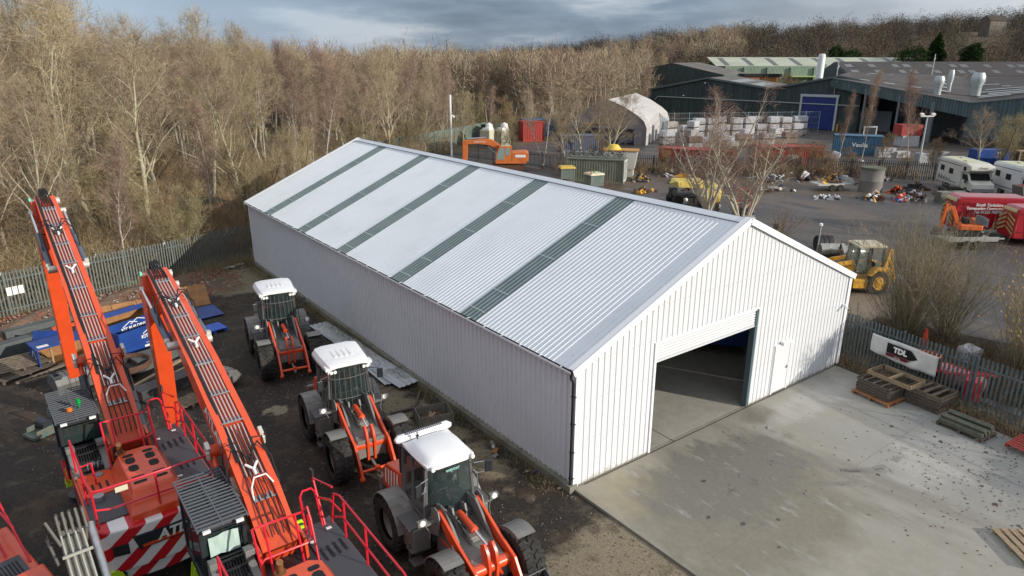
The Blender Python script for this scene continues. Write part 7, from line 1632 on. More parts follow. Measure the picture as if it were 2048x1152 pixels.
# mesh fence panels and stacked packs
for (a, c, lab) in (((68.5, 56.0), (78.5, 66.5), 'wire mesh panels running back beside the fabric hall'), ((78.5, 66.5), (104.5, 53.0), 'tall wire mesh fence in front of the dark green shed')):
    t = thing('mesh_fence', (a[0], a[1], 0), label=lab, cat='fence'); d = Vector((c[0]-a[0], c[1]-a[1], 0)); n = int(d.length/2.6); b = MB(); b2 = MB()
    for k in range(n+1): p_ = d*k/n; b.cyl((p_.x, p_.y, 0), (p_.x, p_.y, 4.0), .05, n=5)
    for k in range(n*9+1): p_ = d*k/(n*9); b2.bar((p_.x, p_.y, .2), (p_.x, p_.y, 3.9), .014, .014)
    for z in (.2, 1.1, 2.0, 3.0, 3.9): b2.bar((0, 0, z), (d.x, d.y, z), .03, .03)
    MF = mat('mesh_grey', (.28, .33, .35), .5); b.build('post', MF, t); b2.build('mesh', MF, t)
PK = [mat('pack_white', (.46, .46, .48), .6, var=.15), mat('pack_grey', (.33, .31, .30), .7, var=.2), mat('pack_brown', (.20, .14, .11), .8, var=.2)]
def pack(x, y, z, m, label, w=2.1, h=1.05, rz=-.66, grp='packs stacked in the factory yard'):
    t = thing('goods_pack', (x, y, z), rz, label=label, cat='pack', group=grp); b = MB(); b.box((0, 0, h/2+.08), (w, 1.3, h-.16)); b.build('wrapped_load', m, t, bev=.04); b = MB(); b.box((0, 0, .05), (w, 1.3, .09)); b.build('pallet', WOOD, t)
rows_ = [(92.0, 60.2), (94.2, 58.6), (97.2, 57.0), (100.6, 55.8)]; nmr = ['first', 'second', 'third', 'fourth']; lv = ['bottom', 'middle', 'top']
for i, (x, y) in enumerate([(88.5, 62.0), (93.6, 58.6), (96.6, 56.4), (100.8, 54.4)]):
    for j in range(3): pack(x, y, 1.1*j, PK[0] if j else PK[1], '%s pack of the %s white stack left of the blue factory door' % (lv[j], nmr[i]), w=2.3)
for i, (x, y) in enumerate([(71.5, 58.5), (73.7, 60.0), (75.5, 57.2), (77.8, 58.8), (79.5, 60.8)]):
    for j in range(3 if i % 2 else 2): pack(x, y, 1.1*j, PK[0] if (i+j) % 3 else PK[1], '%s pale pack of the %s heap beside the mesh panels' % (lv[j], ['first', 'second', 'third', 'fourth', 'fifth'][i]), rz=-.3+.2*i)
for i in range(9):
    x, y = 70.5+2.1*i, 52.5-.6*i; pack(x, y, 0, PK[2] if i % 3 else PK[1], 'lower brown pack, %s in the long row before the mesh fence' % ['first', 'second', 'third', 'fourth', 'fifth', 'sixth', 'seventh', 'eighth', 'ninth'][i], rz=-.5, h=.9)
    if i % 2 == 0: pack(x, y, .95, PK[1] if i % 4 else PK[2], 'upper brown pack, %s in the long row before the mesh fence' % ['first', '', 'third', '', 'fifth', '', 'seventh', '', 'ninth'][i], rz=-.5, h=.9)
for i in range(10):
    x, y = 80.8+2.1*i*.95, 62.6-1.0*i
    for j in range(2+(i*7 % 3 > 0)): pack(x, y, 1.1*j, PK[0], '%s pack, %s of the back row of white stacks along the mesh' % (lv[j], ['first', 'second', 'third', 'fourth', 'fifth', 'sixth', 'seventh', 'eighth', 'ninth', 'tenth'][i]), w=1.7, rz=-.5)
for i in range(7):
    x, y = 76.5+2.6*i, 56.0-.9*i
    for j in range(1+(i % 2)): pack(x, y, 1.0*j, PK[(i+j) % 2], '%s pack, %s of the middle row of white and grey stacks' % (lv[j], ['first', 'second', 'third', 'fourth', 'fifth', 'sixth', 'seventh'][i]), w=1.9, rz=-.6+.1*i)
for i in range(3): pack(86.0+1.2*i, 50.5-.8*i, 0, PK[0], '%s of three white packs standing alone before the blue door' % nmr[i], rz=-.6, w=1.6)
for k, (x, y, lab) in enumerate([(84.5, 31.6, 'pile of white wrapped bricks by the light blue skip'), (86.3, 30.0, 'smaller pile of white wrapped bricks by the light blue skip')]):
    t = thing('brick_pile', (x, y, 0), -.6, label=lab, cat='brick pile'); b = MB(); qq = random.Random(k)
    for i in range(4-k):
        for j in range(3-k): b.box((-.9+.6*i, 0, .2+.42*j), (.55, 1, .38), (0, 0, qq.uniform(-.05, .05)))
    b.build('bricks', PK[0], t)
for k, (x, y, rz, tl, lab) in enumerate([(73.8, 33.0, .5, .3, 'tilted white bulk bag by the dark fence, larger of two'), (72.0, 28.6, .1, 0, 'small white bag against the dark fence')]):
    t = thing('bulk_bag', (x, y, .1), rz, label=lab, cat='bag'); t.rotation_euler = (tl, tl, rz); b = MB(); b.box((0, 0, .65-.2*k), (1.3-.3*k, 1.2-.3*k, 1.25-.4*k), taper=.9); b.build('sack', PK[0], t, bev=.15); b = MB(); b.box((0, -.62+.15*k, .6), (.6, .02, .3)); b.build('label_patch', mat('blue_print', (.05, .12, .3), .5), t)
for k, (x, y, lab) in enumerate([(83.0, 26.3, 'caged white liquid tank left of its twin by the lamp post'), (86.6, 25.3, 'caged white liquid tank right of its twin by the lamp post')]):
    t = thing('liquid_tank', (x, y, 0), -.5, label=lab, cat='tank'); b = MB(); b.box((0, 0, .68), (1.05, .95, 1.0)); b.build('bottle', mat('cloudy_plastic', (.5, .52, .53), .4), t, bev=.08); b = MB()
    for i in range(6):
        for s_ in (-1, 1): b.box((-.55+.22*i, s_*.52, .7), (.03, .03, 1.1)); b.box((s_*.57, -.5+.2*i, .7), (.03, .03, 1.1))
    for z in (.2, .7, 1.22):
        for s_ in (-1, 1): b.box((0, s_*.52, z), (1.15, .03, .03)); b.box((s_*.57, 0, z), (.03, 1.05, .03))
    b.box((0, 0, .08), (1.2, 1.05, .12)); b.build('cage', STEEL, t)
t = thing('red_cabin', (100, 36, 0), -.6, label='red cabin with a white door under the canopy', cat='cabin'); b = MB(); b.box((0, 0, 2.4), (3.2, 2.2, 1.6)); b.build('upper_box', RC, t); b = MB(); b.box((0, -.05, .8), (2.6, 2.2, 1.6)); b.build('lower_box', PK[0], t)
t = thing('signboard', (93.5, 38.5, 0), -.65, label='small framed notice board among shrubs under the canopy', cat='sign'); b = MB(); b.box((0, 0, 2.4), (2.0, .1, 1.4)); b.build('board', PK[0], t); b = MB(); b.box((0, -.06, 2.4), (1.6, .03, 1.0)); b.box((0, .05, 1), (.1, .1, 2)); b.build('print', DARK, t)
t = thing('blue_bin', (89.2, 21.0, 0), -.6, label='dark blue bin beside the tall stack of pallets at the right', cat='bin'); b = MB(); b.box((0, 0, .9), (4.2, 1.6, 1.8)); b.build('body', BLUE, t, bev=.03); b = MB(); b.box((1.0, -.82, 1.4), (1.0, .02, .2)); b.build('sticker', WHT, t)
for k in range(2):
    for j in range(12): 
        x, y = (88.6, 17.2) if k == 0 else (90.3, 15.9)
        t = thing('stacked_pallet', (x+.05*math.sin(j*3), y, .17*j+(0 if k == 0 else 0)), -.6, label='pallet number %s from the ground in the %s pallet stack at the right edge' % (['one', 'two', 'three', 'four', 'five', 'six', 'seven', 'eight', 'nine', 'ten', 'eleven', 'twelve'][j], ['left', 'right'][k]), cat='pallet', group='pallets stacked at the right edge'); b = MB(); b.box((0, 0, .13), (1.9, 1.6, .025)); b.build('deck', WOODL, t); b = MB()
        for a in (-.85, 0, .85):
            for c in (-.72, 0, .72): b.box((a, c, .05), (.14, .14, .11))
        b.build('blocks', WOODL, t)
# poles and lamps
b = None
bpy.data.objects['stone_house'].scale = (.62, .62, .62)
t = thing('camera_pole', (37.6, 66.6, 0), label='tall pale pole with a camera behind the shed ridge', cat='pole'); b = MB(); b.cyl((0, 0, 0), (0, 0, 8.0), .16, n=10); b.build('pole', WHT, t); b = MB(); b.lathe([(.01, -.2), (.28, -.1), (.3, .1), (.01, .25)], (.35, 0, 5.2), 'Z', 12); b.box((.15, 0, 5.4), (.4, .1, .1)); b.build('camera', WHT, t)
t = thing('street_lamp', (71.3, 21.6, 0), label='pale lamp post with two floodlights in front of the canopy', cat='lamp post'); b = MB(); b.cyl((0, 0, 0), (0, 0, 6.6), .13, .09, n=10); b.build('pole', mat('lamp_grey', (.35, .40, .40), .5), t); b = MB(); b.box((0, 0, 6.6), (1.5, .1, .12), (0, 0, -.6)); 
for s_ in (-1, 1): b.box((s_*.55, -s_*.35, 6.8), (.36, .3, .2), (.3, 0, -.6))
b.build('floodlight', WHT, t)
t = thing('camera_post', (30.6, 9.9, 0), label='short steel post with a white camera beyond the shed roof', cat='post'); b = MB(); b.cyl((0, 0, 0), (0, 0, 2.1), .05, n=8); b.build('pole', STEEL, t); b = MB(); b.lathe([(.01, -.1), (.12, -.05), (.12, .08), (.01, .14)], (0, 0, 2.2), 'Z', 10); b.build('camera', WHT, t)
t = thing('wooden_post', (33.9, 15.0, 0), label='short thick timber post beyond the shed ridge', cat='post'); b = MB(); b.box((0, 0, .45), (.6, .5, .9), taper=.9); b.build('post', WOOD, t, bev=.03)
for k, (x, y, r_, l, m) in enumerate([(32.6, 10.6, .55, 1.0, BLACK), (31.4, 9.4, .42, 1.6, STEEL), (32.0, 8.2, .42, 1.7, STEEL)]):
    t = thing('steel_drum', (x, y, .5), R(-35), label=['black hooped drum lying beyond the roof edge', 'dull steel drum lying beyond the roof edge, rear one', 'shiny steel drum lying beyond the roof edge, nearest'][k], cat='drum'); b = MB(); b.lathe([(.01, 0), (r_, 0), (r_, l*.3), (r_+.03, l*.33), (r_, l*.36), (r_, l*.63), (r_+.03, l*.66), (r_, l*.69), (r_, l), (.01, l)], (-l/2, 0, 0), 'X', 20); b.build('shell', m if m is BLACK else mat('bright_steel', (.5, .48, .42), .25, metal=.9), t, smooth=True); b = MB(); b.lathe([(r_*.3, l+.005), (r_*.35, l+.02), (r_*.4, l+.005)], (-l/2, 0, 0), 'X', 12); b.build('cap', DARK, t)
# ---------------------------------------------------------------- far vehicles
def xwheel(parent, x, y, r, w, side, rimc): 
    b = MB(); b.lathe([(.01, .5*w*side), (r*.3, .5*w*side), (r*.5, .35*w*side), (r*.6, .52*w*side)], (x, y, r), 'X', 18); wp = b.build('wheel', rimc, parent, smooth=True)
    b = MB(); b.lathe([(r*.6, -w/2), (r*.93, -w/2), (r, -w*.35), (r, w*.35), (r*.93, w/2), (r*.6, w/2)], (x, y, r), 'X', 22); b.build('tyre', TYRE, wp, smooth=True)
VANR = mat('van_red', (.36, .012, .022), .3, coat=.4, var=.08)
def van(loc, rz, label, words):
    """forward = +y, right side = +x"""
    t = thing('red_van', loc, rz, label=label, cat='van', group='red panel vans'); W_ = 1.0; prof = [(-2.95, .5), (-2.98, 1.4), (-2.85, 2.55), (-2.6, 2.72), (1.35, 2.72), (1.75, 2.55), (2.35, 1.65), (2.95, 1.35), (3.05, .9), (3.0, .5)]
    b = MB(); n = len(prof); V = [(s_*W_*(.90 if z > 2.4 else (1.0 if z < 1.8 else .97)), y, z) for s_ in (-1, 1) for y, z in prof]; b.add(V, [tuple(range(n)), tuple(range(2*n-1, n-1, -1))]+[(i, n+i, n+(i+1) % n, (i+1) % n) for i in range(n)]); b.build('body', VANR, t, bev=.09)
    b = MB(); b.add([(s_*.86, y, z) for (y, z) in ((1.80, 2.50), (2.36, 1.70)) for s_ in (-1, 1)], [(0, 1, 3, 2), (2, 3, 1, 0)]); b.shift((0, .05, .03)); b.build('windscreen', GLASS, t)
    for s_ in (-1, 1): b = MB(); b.prism([(1.0, 1.65), (2.1, 1.65), (1.7, 2.3), (1.0, 2.3)], s_*1.0-.015, s_*1.0+.02, 'YZ'); b.build('side_window', HOLE, t)
    for y in (-1.75, 1.95):
        for s_ in (-1, 1): xwheel(t, s_*.88, y, .35, .25, s_, LGREY)
    b = MB(); 
    for z in (1.0, 2.3): b.box((1.015, -.6, z), (.03, 4.3, .03))
    b.box((1.02, .45, 1.5), (.015, .03, 1.8)); b.box((1.02, -2.2, 1.5), (.015, .03, 1.8)); b.build('body_moulding', mat('van_red_dark', (.2, .01, .02), .4), t)
    b = MB(); YG = mat('chevron_yellow', (.60, .60, .30), .5)
    for s_ in (-1, 1):
        for k in range(4): z = .75+.32*k; b.add([(s_*.95, -3.03, z), (s_*.95, -3.03, z+.16), (s_*.08, -3.03, z+.16+.4), (s_*.08, -3.03, z+.4)], [(0, 1, 2, 3), (3, 2, 1, 0)])
    b.box((0, -2.90, 2.45), (1.5, .08, .2)); b.build('rear_chevrons', YG, t)
    b = MB(); b.box((1.02, 1.05 if words == 1 else 9, 1.45), (.02, .7, 1.1)); 
    if words == 1: b.build('side_opening', HOLE, t)
    if words == 1:
        for k, (s__, sz, z) in enumerate((('South Yorkshire', .29, 2.12), ('Tarmacadam Contractors Ltd.', .26, 1.88), ('Tel: 01226 748748', .27, 1.63))): text(s__, sz, WHT, t, (1.035, -.95, z), Matrix(((0, 1, 0), (0, 0, 1), (1, 0, 0))).transposed(), bold=.008, shear=.15, sx=.86)
    else:
        for k, (s__, sz, z) in enumerate((('South Yorkshire', .34, 1.75), ('Tarmacadam Contractors Ltd.', .28, 1.48), ('Tel: 01226 748748', .30, 1.2))): text(s__, sz, WHT, t, (1.035, .9, z), Matrix(((0, 1, 0), (0, 0, 1), (1, 0, 0))).transposed(), bold=.006, shear=.15, sx=.86)
    return t
hd = math.atan2(-.707, .707)-math.pi/2
van((47.2, 5.5, .02), hd, 'red panel van with white lettering parked beyond the bushes, farther of two', 1).scale = (1.05, 1.12, 1.08)
van((47.2, 2.0, .02), hd+.05, 'red panel van with yellow rear chevrons at the right edge, nearer of two', 2)
CREAM = mat('camper_cream', (.62, .60, .54), .4, c2=(.54, .53, .46), vs=.8, dirt=.2, dc=(.32, .34, .18)); CRW = mat('camper_white', (.66, .67, .67), .4, dirt=.2, dc=(.32, .34, .18)); MOSS = mat('mossy_roof', (.46, .48, .30), .7, c2=(.55, .56, .45), vs=1)
def camper(loc, rz, label, body, second=False):
    t = thing('motorhome', loc, rz, label=label, cat='motorhome', group='old motorhomes in the scrap yard'); b = MB()
    V_ = [(-3.2, .55), (-3.25, 2.7), (-3.1, 2.85), (1.7, 2.85), (2.6, 2.7), (2.75, 2.3), (2.3, 2.05), (1.2, 1.95), (1.2, .55)]; b.prism(V_, -1.08, 1.08, 'YZ'); b.build('living_box', body, t, bev=.10)
    b = MB(); b.box((0, -.7, 2.87), (1.95, 4.6, .04)); b.box((.3, .6, 2.92), (.6, .6, .1)); b.box((-.3, -1.6, 2.92), (.5, .5, .1)); b.build('roof_panel', MOSS, t, bev=.02)
    b = MB(); b.prism([(1.2, .5), (1.2, 2.0), (2.2, 1.98), (2.65, 1.35), (3.3, 1.15), (3.38, .6), (3.3, .45)], -.95, .95, 'YZ'); b.build('cab_body', body, t, bev=.06)
    b = MB(); b.add([(s_*.84, y, z) for (y, z) in ((2.24, 1.95), (2.66, 1.42)) for s_ in (-1, 1)], [(0, 1, 3, 2), (2, 3, 1, 0)]); b.shift((0, .04, .02)); b.build('windscreen', HOLE, t)
    for s_ in (-1, 1):
        b = MB(); b.prism([(1.35, 1.35), (2.45, 1.35), (2.1, 1.85), (1.35, 1.85)], s_*.96-.01, s_*.96+.015, 'YZ'); b.build('cab_window', HOLE, t)
        for (y, w, z, h) in ((-2.3, .7, 1.9, .5), (-.6, .75, 1.8, .5), (1.75, .45, 2.35, .35)): b = MB(); b.box((s_*1.09, y, z), (.03, w, h)); b.build('window', HOLE, t)
        for y in (-1.7, 2.2): xwheel(t, s_*.85, y, .36, .26, s_, LGREY)
        b = MB(); b.box((s_*1.09, -1.0, 2.5), (.02, 4.2, .05)); b.box((s_*1.09, -1.2, .85), (.02, 3.6, .05)); 
        if not second: 
            for k in range(5): b.prism([(-2.9+.5*k, .95), (-2.55+.5*k, .95), (-2.7+.5*k, 1.3-.05*k)], s_*1.085, s_*1.1, 'YZ')
        b.build('stripe', mat('graphic_blue', (.02, .03, .08), .5), t)
        b = MB(); b.box((s_*1.12, 2.3, 1.3), (.1, .2, .35)); b.build('mirror', BLACK, t)
    if not second: text('Orion', .32, DARK, t, (0, 2.72, 2.42), (R(90), 0, R(180)), shear=.3)
    b = MB(); b.box((0, 3.36, .62), (1.9, .12, .3)); b.build('bumper', LGREY, t); return t
ch = math.atan2(-.86, -.5)-math.pi/2
camper((65.3, 14.5, .02), ch-.22, 'cream motorhome with dark side graphics, left of two, mossy roof', CREAM).scale = (1.05,)*3
camper((65.2, 9.4, .02), ch-.22, 'white motorhome, right of two, green moss on its roof', CRW, True).scale = (1.08,)*3
for k in range(4):
    t = thing('road_plate', (59.2+.45*k, 7.6-.25*k, .02), -.9, label='%s of the red and grey slabs leaning between the motorhomes' % ['first', 'second', 'third', 'last'][k], cat='plate', group='slabs leaning between the motorhomes'); t.rotation_euler = (.0, -.25, -.6); b = MB(); b.box((0, 0, 1.1), (.18, 1.3, 2.2)); b.build('slab', [mat('grey_slab', (.14, .12, .11), .8), RC][k % 2], t); b = MB(); b.box((.1, 0, 1.1), (.03, 1.1, .1)); b.build('batten', WOODL, t)
# backhoe loader
YM = YELLOW
t = thing('backhoe_loader', (26.3, 4.7, .02), math.atan2(.9, -.95)-math.pi/2+R(6), label='old yellow backhoe loader with a cream cab roof beyond the shed corner', cat='backhoe loader')
for y, r_ in ((-1.15, .72), (1.25, .52)):
    for s_ in (-1, 1): xwheel(t, s_*.85, y, r_, .42, s_, YM)
b = MB(); b.box((0, .2, .75), (1.0, 3.6, .5)); b.prism([(.4, 1.0), (2.2, .95), (2.2, 1.45), (.4, 1.7)], -.42, .42, 'YZ'); 
for s_ in (-1, 1): b.box((s_*.68, .1, .62), (.5, 1.0, .55)); b.prism([(-2.0, 1.35), (-1.8, 1.6), (-.8, 1.62), (-.3, 1.2), (-.5, 1.1), (-.9, 1.45), (-1.8, 1.42)], s_*.85-.25, s_*.85+.25, 'YZ')
b.build('body', YM, t, bev=.03)
b = MB()
for s_ in (-1, 1):
    for y, z in ((.35, 2.75), (-.35, 2.8), (-1.35, 2.75)): b.bar((s_*.72, y+(.15 if y > 0 else 0), 1.2), (s_*.66, y, z), .07, .07)
    b.box((s_*.72, -.4, 1.25), (.06, 1.9, .1))
b.box((0, -1.35, 1.5), (1.4, .08, .3)); cf = b.build('cab_frame', DARK, t); GL2 = glassy('pale_green_glass', (.20, .26, .24), .5, .05)
b = MB()
for s_ in (-1, 1): b.add([(s_*.70, .4, 1.3), (s_*.70, -.35, 1.3), (s_*.66, -.35, 2.72), (s_*.66, .3, 2.72)], [(0, 1, 2, 3), (3, 2, 1, 0)]); b.add([(s_*.70, -.85, 1.6), (s_*.70, -1.33, 1.6), (s_*.66, -1.33, 2.72), (s_*.66, -.85, 2.72)], [(0, 1, 2, 3), (3, 2, 1, 0)])
b.add([(-.68, .5, 1.6), (.68, .5, 1.6), (.62, .38, 2.7), (-.62, .38, 2.7)], [(0, 1, 2, 3), (3, 2, 1, 0)]); b.build('cab_glass', GL2, cf)
b = MB(); b.box((0, -.5, 2.84), (1.5, 2.0, .12)); b.box((0, -.55, 2.92), (1.3, 1.6, .06)); b.build('cab_roof', mat('cream_dirty', (.58, .53, .38), .6, c2=(.42, .37, .27), vs=2), t, bev=.05)
b = MB(); b.box((0, -.5, 1.5), (.5, .5, .15)); b.box((0, -.75, 1.85), (.46, .12, .6)); b.build('seat', BLACK, t, bev=.03)
for s_ in (-1, 1): b = MB(); b.bar((s_*.55, .6, 1.9), (s_*.55, 1.6, 1.75), .12, .22); b.bar((s_*.55, 1.6, 1.75), (s_*.55, 2.9, .8), .12, .24); b.cyl((s_*.55, .7, 1.1), (s_*.55, 1.7, 1.5), .07, n=10); b.build('loader_arm', YM, t, bev=.01)
b = MB(); b.prism([(2.8, .2), (2.9, 1.1), (3.2, 1.2), (3.1, .3), (3.7, .1)], -1.1, 1.1, 'YZ'); b.build('front_bucket', YM, t)
b = MB(); b.box((0, -1.9, .95), (1.6, .3, .5)); b.bar((0, -1.9, 1.1), (.1, -2.3, 2.5), .2, .3); b.bar((.1, -2.3, 2.5), (.1, -2.55, 1.2), .18, .25); b.box((.1, -2.6, .9), (.5, .4, .6)); b.box((.6, -2.0, .9), (.15, .2, 1.3)); b.box((-.6, -2.0, .9), (.15, .2, 1.3)); b.build('backhoe_boom', YM, t, bev=.02)
b = MB(); b.tube([(.7, .45, 2.7), (1.1, .75, 2.75), (1.1, .75, 2.4)], .02, 5); b.box((1.1, .75, 2.4), (.18, .05, .3)); b.build('mirror', BLACK, t)
# orange tracked excavator behind the ridge
OE = mat('faded_orange', (.62, .17, .035), .5, c2=(.52, .13, .03), vs=2, dirt=.3)
ea = math.atan2(.6, -.8)-math.pi/2
t = thing('tracked_excavator', (36.2, 51.9, 0), ea, label='faded orange tracked excavator with a folded boom behind the shed ridge', cat='excavator')
for s_ in (-1, 1):
    b = MB(); b.prism([(-1.9, .3), (-1.6, .05), (1.6, .05), (1.9, .3), (1.9, .65), (1.6, .85), (-1.6, .85), (-1.9, .65)], s_*1.0-.28, s_*1.0+.28, 'YZ')
    for k in range(14): b.box((s_*1.0, -1.7+.26*k, .87), (.58, .12, .04))
    b.build('track', RUST, t)
b = MB(); b.box((0, 0, .7), (1.5, 2, .4)); b.box((0, -.3, 1.15), (2.5, 3.6, .3)); b.prism([(-2.3, 1.25), (-2.35, 2.2), (-2.0, 2.35), (-.4, 2.3), (-.4, 1.25)], -1.25, 1.25, 'YZ'); b.build('body', OE, t, bev=.06)
b = MB(); b.prism([(-.35, 1.3), (-.4, 3.0), (1.0, 3.0), (1.45, 2.0), (1.45, 1.3)], -1.25, -.35, 'YZ'); cb = b.build('cab', OE, t, bev=.04)
b = MB(); b.prism([(-.2, 2.0), (-.2, 2.8), (.35, 2.8), (.35, 2.0)], -1.27, -.33, 'YZ'); b.prism([(.45, 1.5), (.45, 2.8), (.95, 2.8), (1.3, 2.0), (1.3, 1.5)], -1.27, -.33, 'YZ'); b.build('window', mat('pale_window', (.22, .30, .28), .2), cb); b = MB(); b.box((-.8, .3, 3.06), (.8, 1.1, .1)); b.box((-.8, .2, 3.2), (.3, .3, .15)); b.build('roof_panel', mat('cream_dirty', (.55, .5, .4), .6), cb)
b = MB(); B_ = [(.5, 1.6), (1.0, 2.7), (1.9, 3.3), (3.2, 3.45), (5.0, 3.3)]; hw_ = [.3, .34, .36, .28, .22]
up_ = [(y, z+h) for (y, z), h in zip(B_, hw_)]; lo_ = [(y+.1, z-h) for (y, z), h in zip(B_, hw_)]; b.prism(up_+lo_[::-1], -.22, .22, 'YZ'); b.build('boom', OE, t, bev=.03)
b = MB(); b.prism([(4.7, 3.6), (5.3, 3.5), (5.35, 1.2), (4.9, .8), (4.75, 1.6)], -.2, .2, 'YZ'); b.build('stick', OE, t, bev=.03)
b = MB(); b.cyl((0, 2.6, 3.85), (0, 4.7, 3.7), .1, n=10); b.cyl((.3, 1.0, 1.5), (.3, 2.4, 2.8), .1, n=10); b.build('ram', STEEL, t)
b = MB(); b.prism([(4.2, .1), (4.3, .9), (4.8, 1.0), (5.2, .7), (5.0, .1)], -.5, .5, 'YZ'); b.build('bucket', RUST, t)
text('DAEWOO', .3, WHT, t, (-.23, 3.3, 3.3), Matrix(((0, -1, 0), (0, 0, 1), (-1, 0, 0))).transposed()); b = MB(); b.box((-1.27, -1.4, 1.9), (.02, 1.2, .3)); b.build('side_decal', WHT, t)
# scrapped cabs near the ridge
for k, (x, y, rf, lab) in enumerate([(35.0, 40.2, mat('cab_top_yellow', (.62, .42, .06), .6, var=.2), 'abandoned machine cab with a yellow roof by the green container'), (34.3, 35.4, mat('cab_top_cream', (.62, .58, .40), .6, var=.2), 'abandoned machine cab with a cream roof by the green container')]):
    t = thing('scrapped_cab', (x, y, 0), -.5+.3*k, label=lab, cat='cab'); b = MB()
    for a in (-.65, .65):
        for c in (-.6, .6): b.box((a, c, .95), (.1, .1, 1.9))
    b.box((0, 0, .35), (1.4, 1.3, .6)); b.box((0, .62, 1.3), (.9, .04, 1.0)); b.build('frame', mat('cab_grime', (.20, .19, .16), .7), t); b = MB(); b.box((0, -.62, 1.35), (1.2, .03, 1.0)); b.box((-.66, 0, 1.35), (.03, 1.1, 1.0)); b.box((.66, 0, 1.35), (.03, 1.1, 1.0)); b.build('glass', GL2, t); b = MB(); b.box((0, 0, 1.98), (1.65, 1.5, .2), taper=.88); b.build('roof', rf, t, bev=.05)
    if k: b = MB(); b.cyl((0, 0, 2.08), (0, 0, 2.22), .08, n=8); b.build('green_beacon', mat('green_lens', (0, .28, .05), .3), t); b = MB(); b.cyl((-.7, -.6, 2.08), (-.7, -.6, 2.25), .08, n=8); b.build('orange_beacon', mat('amber_lens', (.7, .16, .01), .3), t)
# yellow dumpers
YD = mat('dumper_yellow', (.66, .52, .10), .55, c2=(.52, .40, .10), vs=3, dirt=.6, dc=(.16, .10, .05), ds=3)
for k, (x, y, rz, lab) in enumerate([(37.6, 26.6, -.5, 'mud splashed yellow site dumper with a long flat skip beyond the ridge'), (36.8, 23.6, .6, 'yellow site dumper with a round skip tipped to the right beyond the ridge')]):
    t = thing('site_dumper', (x, y, 0), rz, label=lab, cat='dumper'); b = MB()
    if k == 0: b.add([(-1.9, -.2, 2.0), (-1.2, -.8, 1.7), (1.2, -.8, 1.55), (1.9, -.1, 1.75), (1.2, .8, 1.7), (-1.2, .8, 1.8), (-1.3, -.75, 2.2), (1.1, -.8, 2.15), (1.3, .8, 2.25), (-1.3, .8, 2.3)], [(0, 1, 6), (0, 6, 9), (0, 9, 5), (1, 2, 7, 6), (2, 3, 7), (3, 8, 7), (3, 4, 8), (4, 5, 9, 8), (6, 7, 8, 9), (0, 5, 4, 3, 2, 1)])
    else: b.lathe([(.01, -1.0), (.6, -.9), (1.0, -.3), (1.05, .3), (.98, .35), (.9, -.2), (.3, -.7)], (0, 0, 1.5), 'Y', 18)
    b.build('skip', YD, t, bev=.02)
    if k == 0: b = MB(); b.add([(-1.2, 1.0, 2.4), (0, .9, 2.75), (.9, 1.0, 2.45), (0, 1.6, 2.4), (-.1, 1.2, 2.2)], [(0, 1, 3), (1, 2, 3), (0, 4, 2, 1)[::-1], (0, 3, 4), (3, 2, 4)]); b.build('second_skip', mat('dumper_orange', (.55, .30, .06), .6, var=.3), t)
    b = MB(); b.box((-.6, 0, .9), (2.2, .8, .5)); b.box((-1.4, 0, 1.3), (.5, .9, .5)); 
    for j in range(4): b.box((.3+.0*j, -.8, .5+.2*j), (.6, .06, .08))
    b.build('chassis', DARK if k == 0 else YD, t, bev=.02)
    for sx in (-1.2, .8):
        for sy in (-.75, .75): b = MB(); b.lathe([(.01, .1), (.25, .12), (.3, .15), (.5, .15), (.5, -.15), (.01, -.15)], (sx, sy, .5), 'Y', 16); b.build('wheel', TYRE, t, smooth=True)
    b = MB(); b.lathe([(.01, -.2), (.18, -.15), (.18, -.05)], (-.5, -.8, .6), 'Y', 12); b.build('hub', WHT, t)
t = thing('small_tractor', (35.6, 19.3, 0), -.6, label='small dark roller with a red roll frame beyond the ridge', cat='roller'); b = MB(); 
for x in (-.45, .45): b.box((x, 0, 1.6), (.09, .09, 2.2))
b.box((0, 0, 2.7), (1.0, .09, .1)); b.box((0, 0, 2.8), (.1, .1, .12)); b.build('roll_frame', mat('red_orange_frame', (.55, .07, .03), .5), t); b = MB(); b.box((0, -.3, .8), (1.2, 1.4, .6)); b.box((0, -.6, 1.15), (.8, .7, .3)); b.build('body', DARK, t, bev=.1); b = MB(); b.lathe([(.01, -.5), (.4, -.5), (.4, .5), (.01, .5)], (0, -1.1, .4), 'X', 16); b.lathe([(.01, -.5), (.4, -.5), (.4, .5), (.01, .5)], (0, .7, .4), 'X', 16); b.build('drum', STEEL, t)
# mini excavator on a trailer
t = thing('trailer', (41.6, 5.2, 0), math.atan2(-.6, .85), label='low grey plant trailer in front of the red vans', cat='trailer'); b = MB(); b.box((0, 0, .6), (3.6, 1.6, .12)); b.box((2.2, 0, .55), (1.2, .12, .1)); 
for y in (-.8, .8): b.box((0, y, .75), (3.6, .05, .25))
b.build('bed', mat('trailer_grey', (.28, .28, .26), .6), t)
for x in (-.4, .35):
    for y in (-.95, .95): b = MB(); b.lathe([(.01, -.1), (.3, -.1), (.3, .1), (.01, .1)], (x, y, .32), 'Y', 14); b.build('wheel', TYRE, t)
t = thing('mini_excavator', (42.2, 5.5, .68), math.atan2(-.6, .85)-.2, label='orange mini excavator loaded on the grey trailer', cat='mini excavator'); OM = mat('mini_orange', (.75, .14, .02), .45, var=.15)
for y in (-.5, .5): b = MB(); b.prism([(-.9, .15), (-.75, 0), (.75, 0), (.9, .15), (.9, .3), (.75, .42), (-.75, .42), (-.9, .3)], y-.14, y+.14, 'XZ'); b.build('track', BLACK, t)
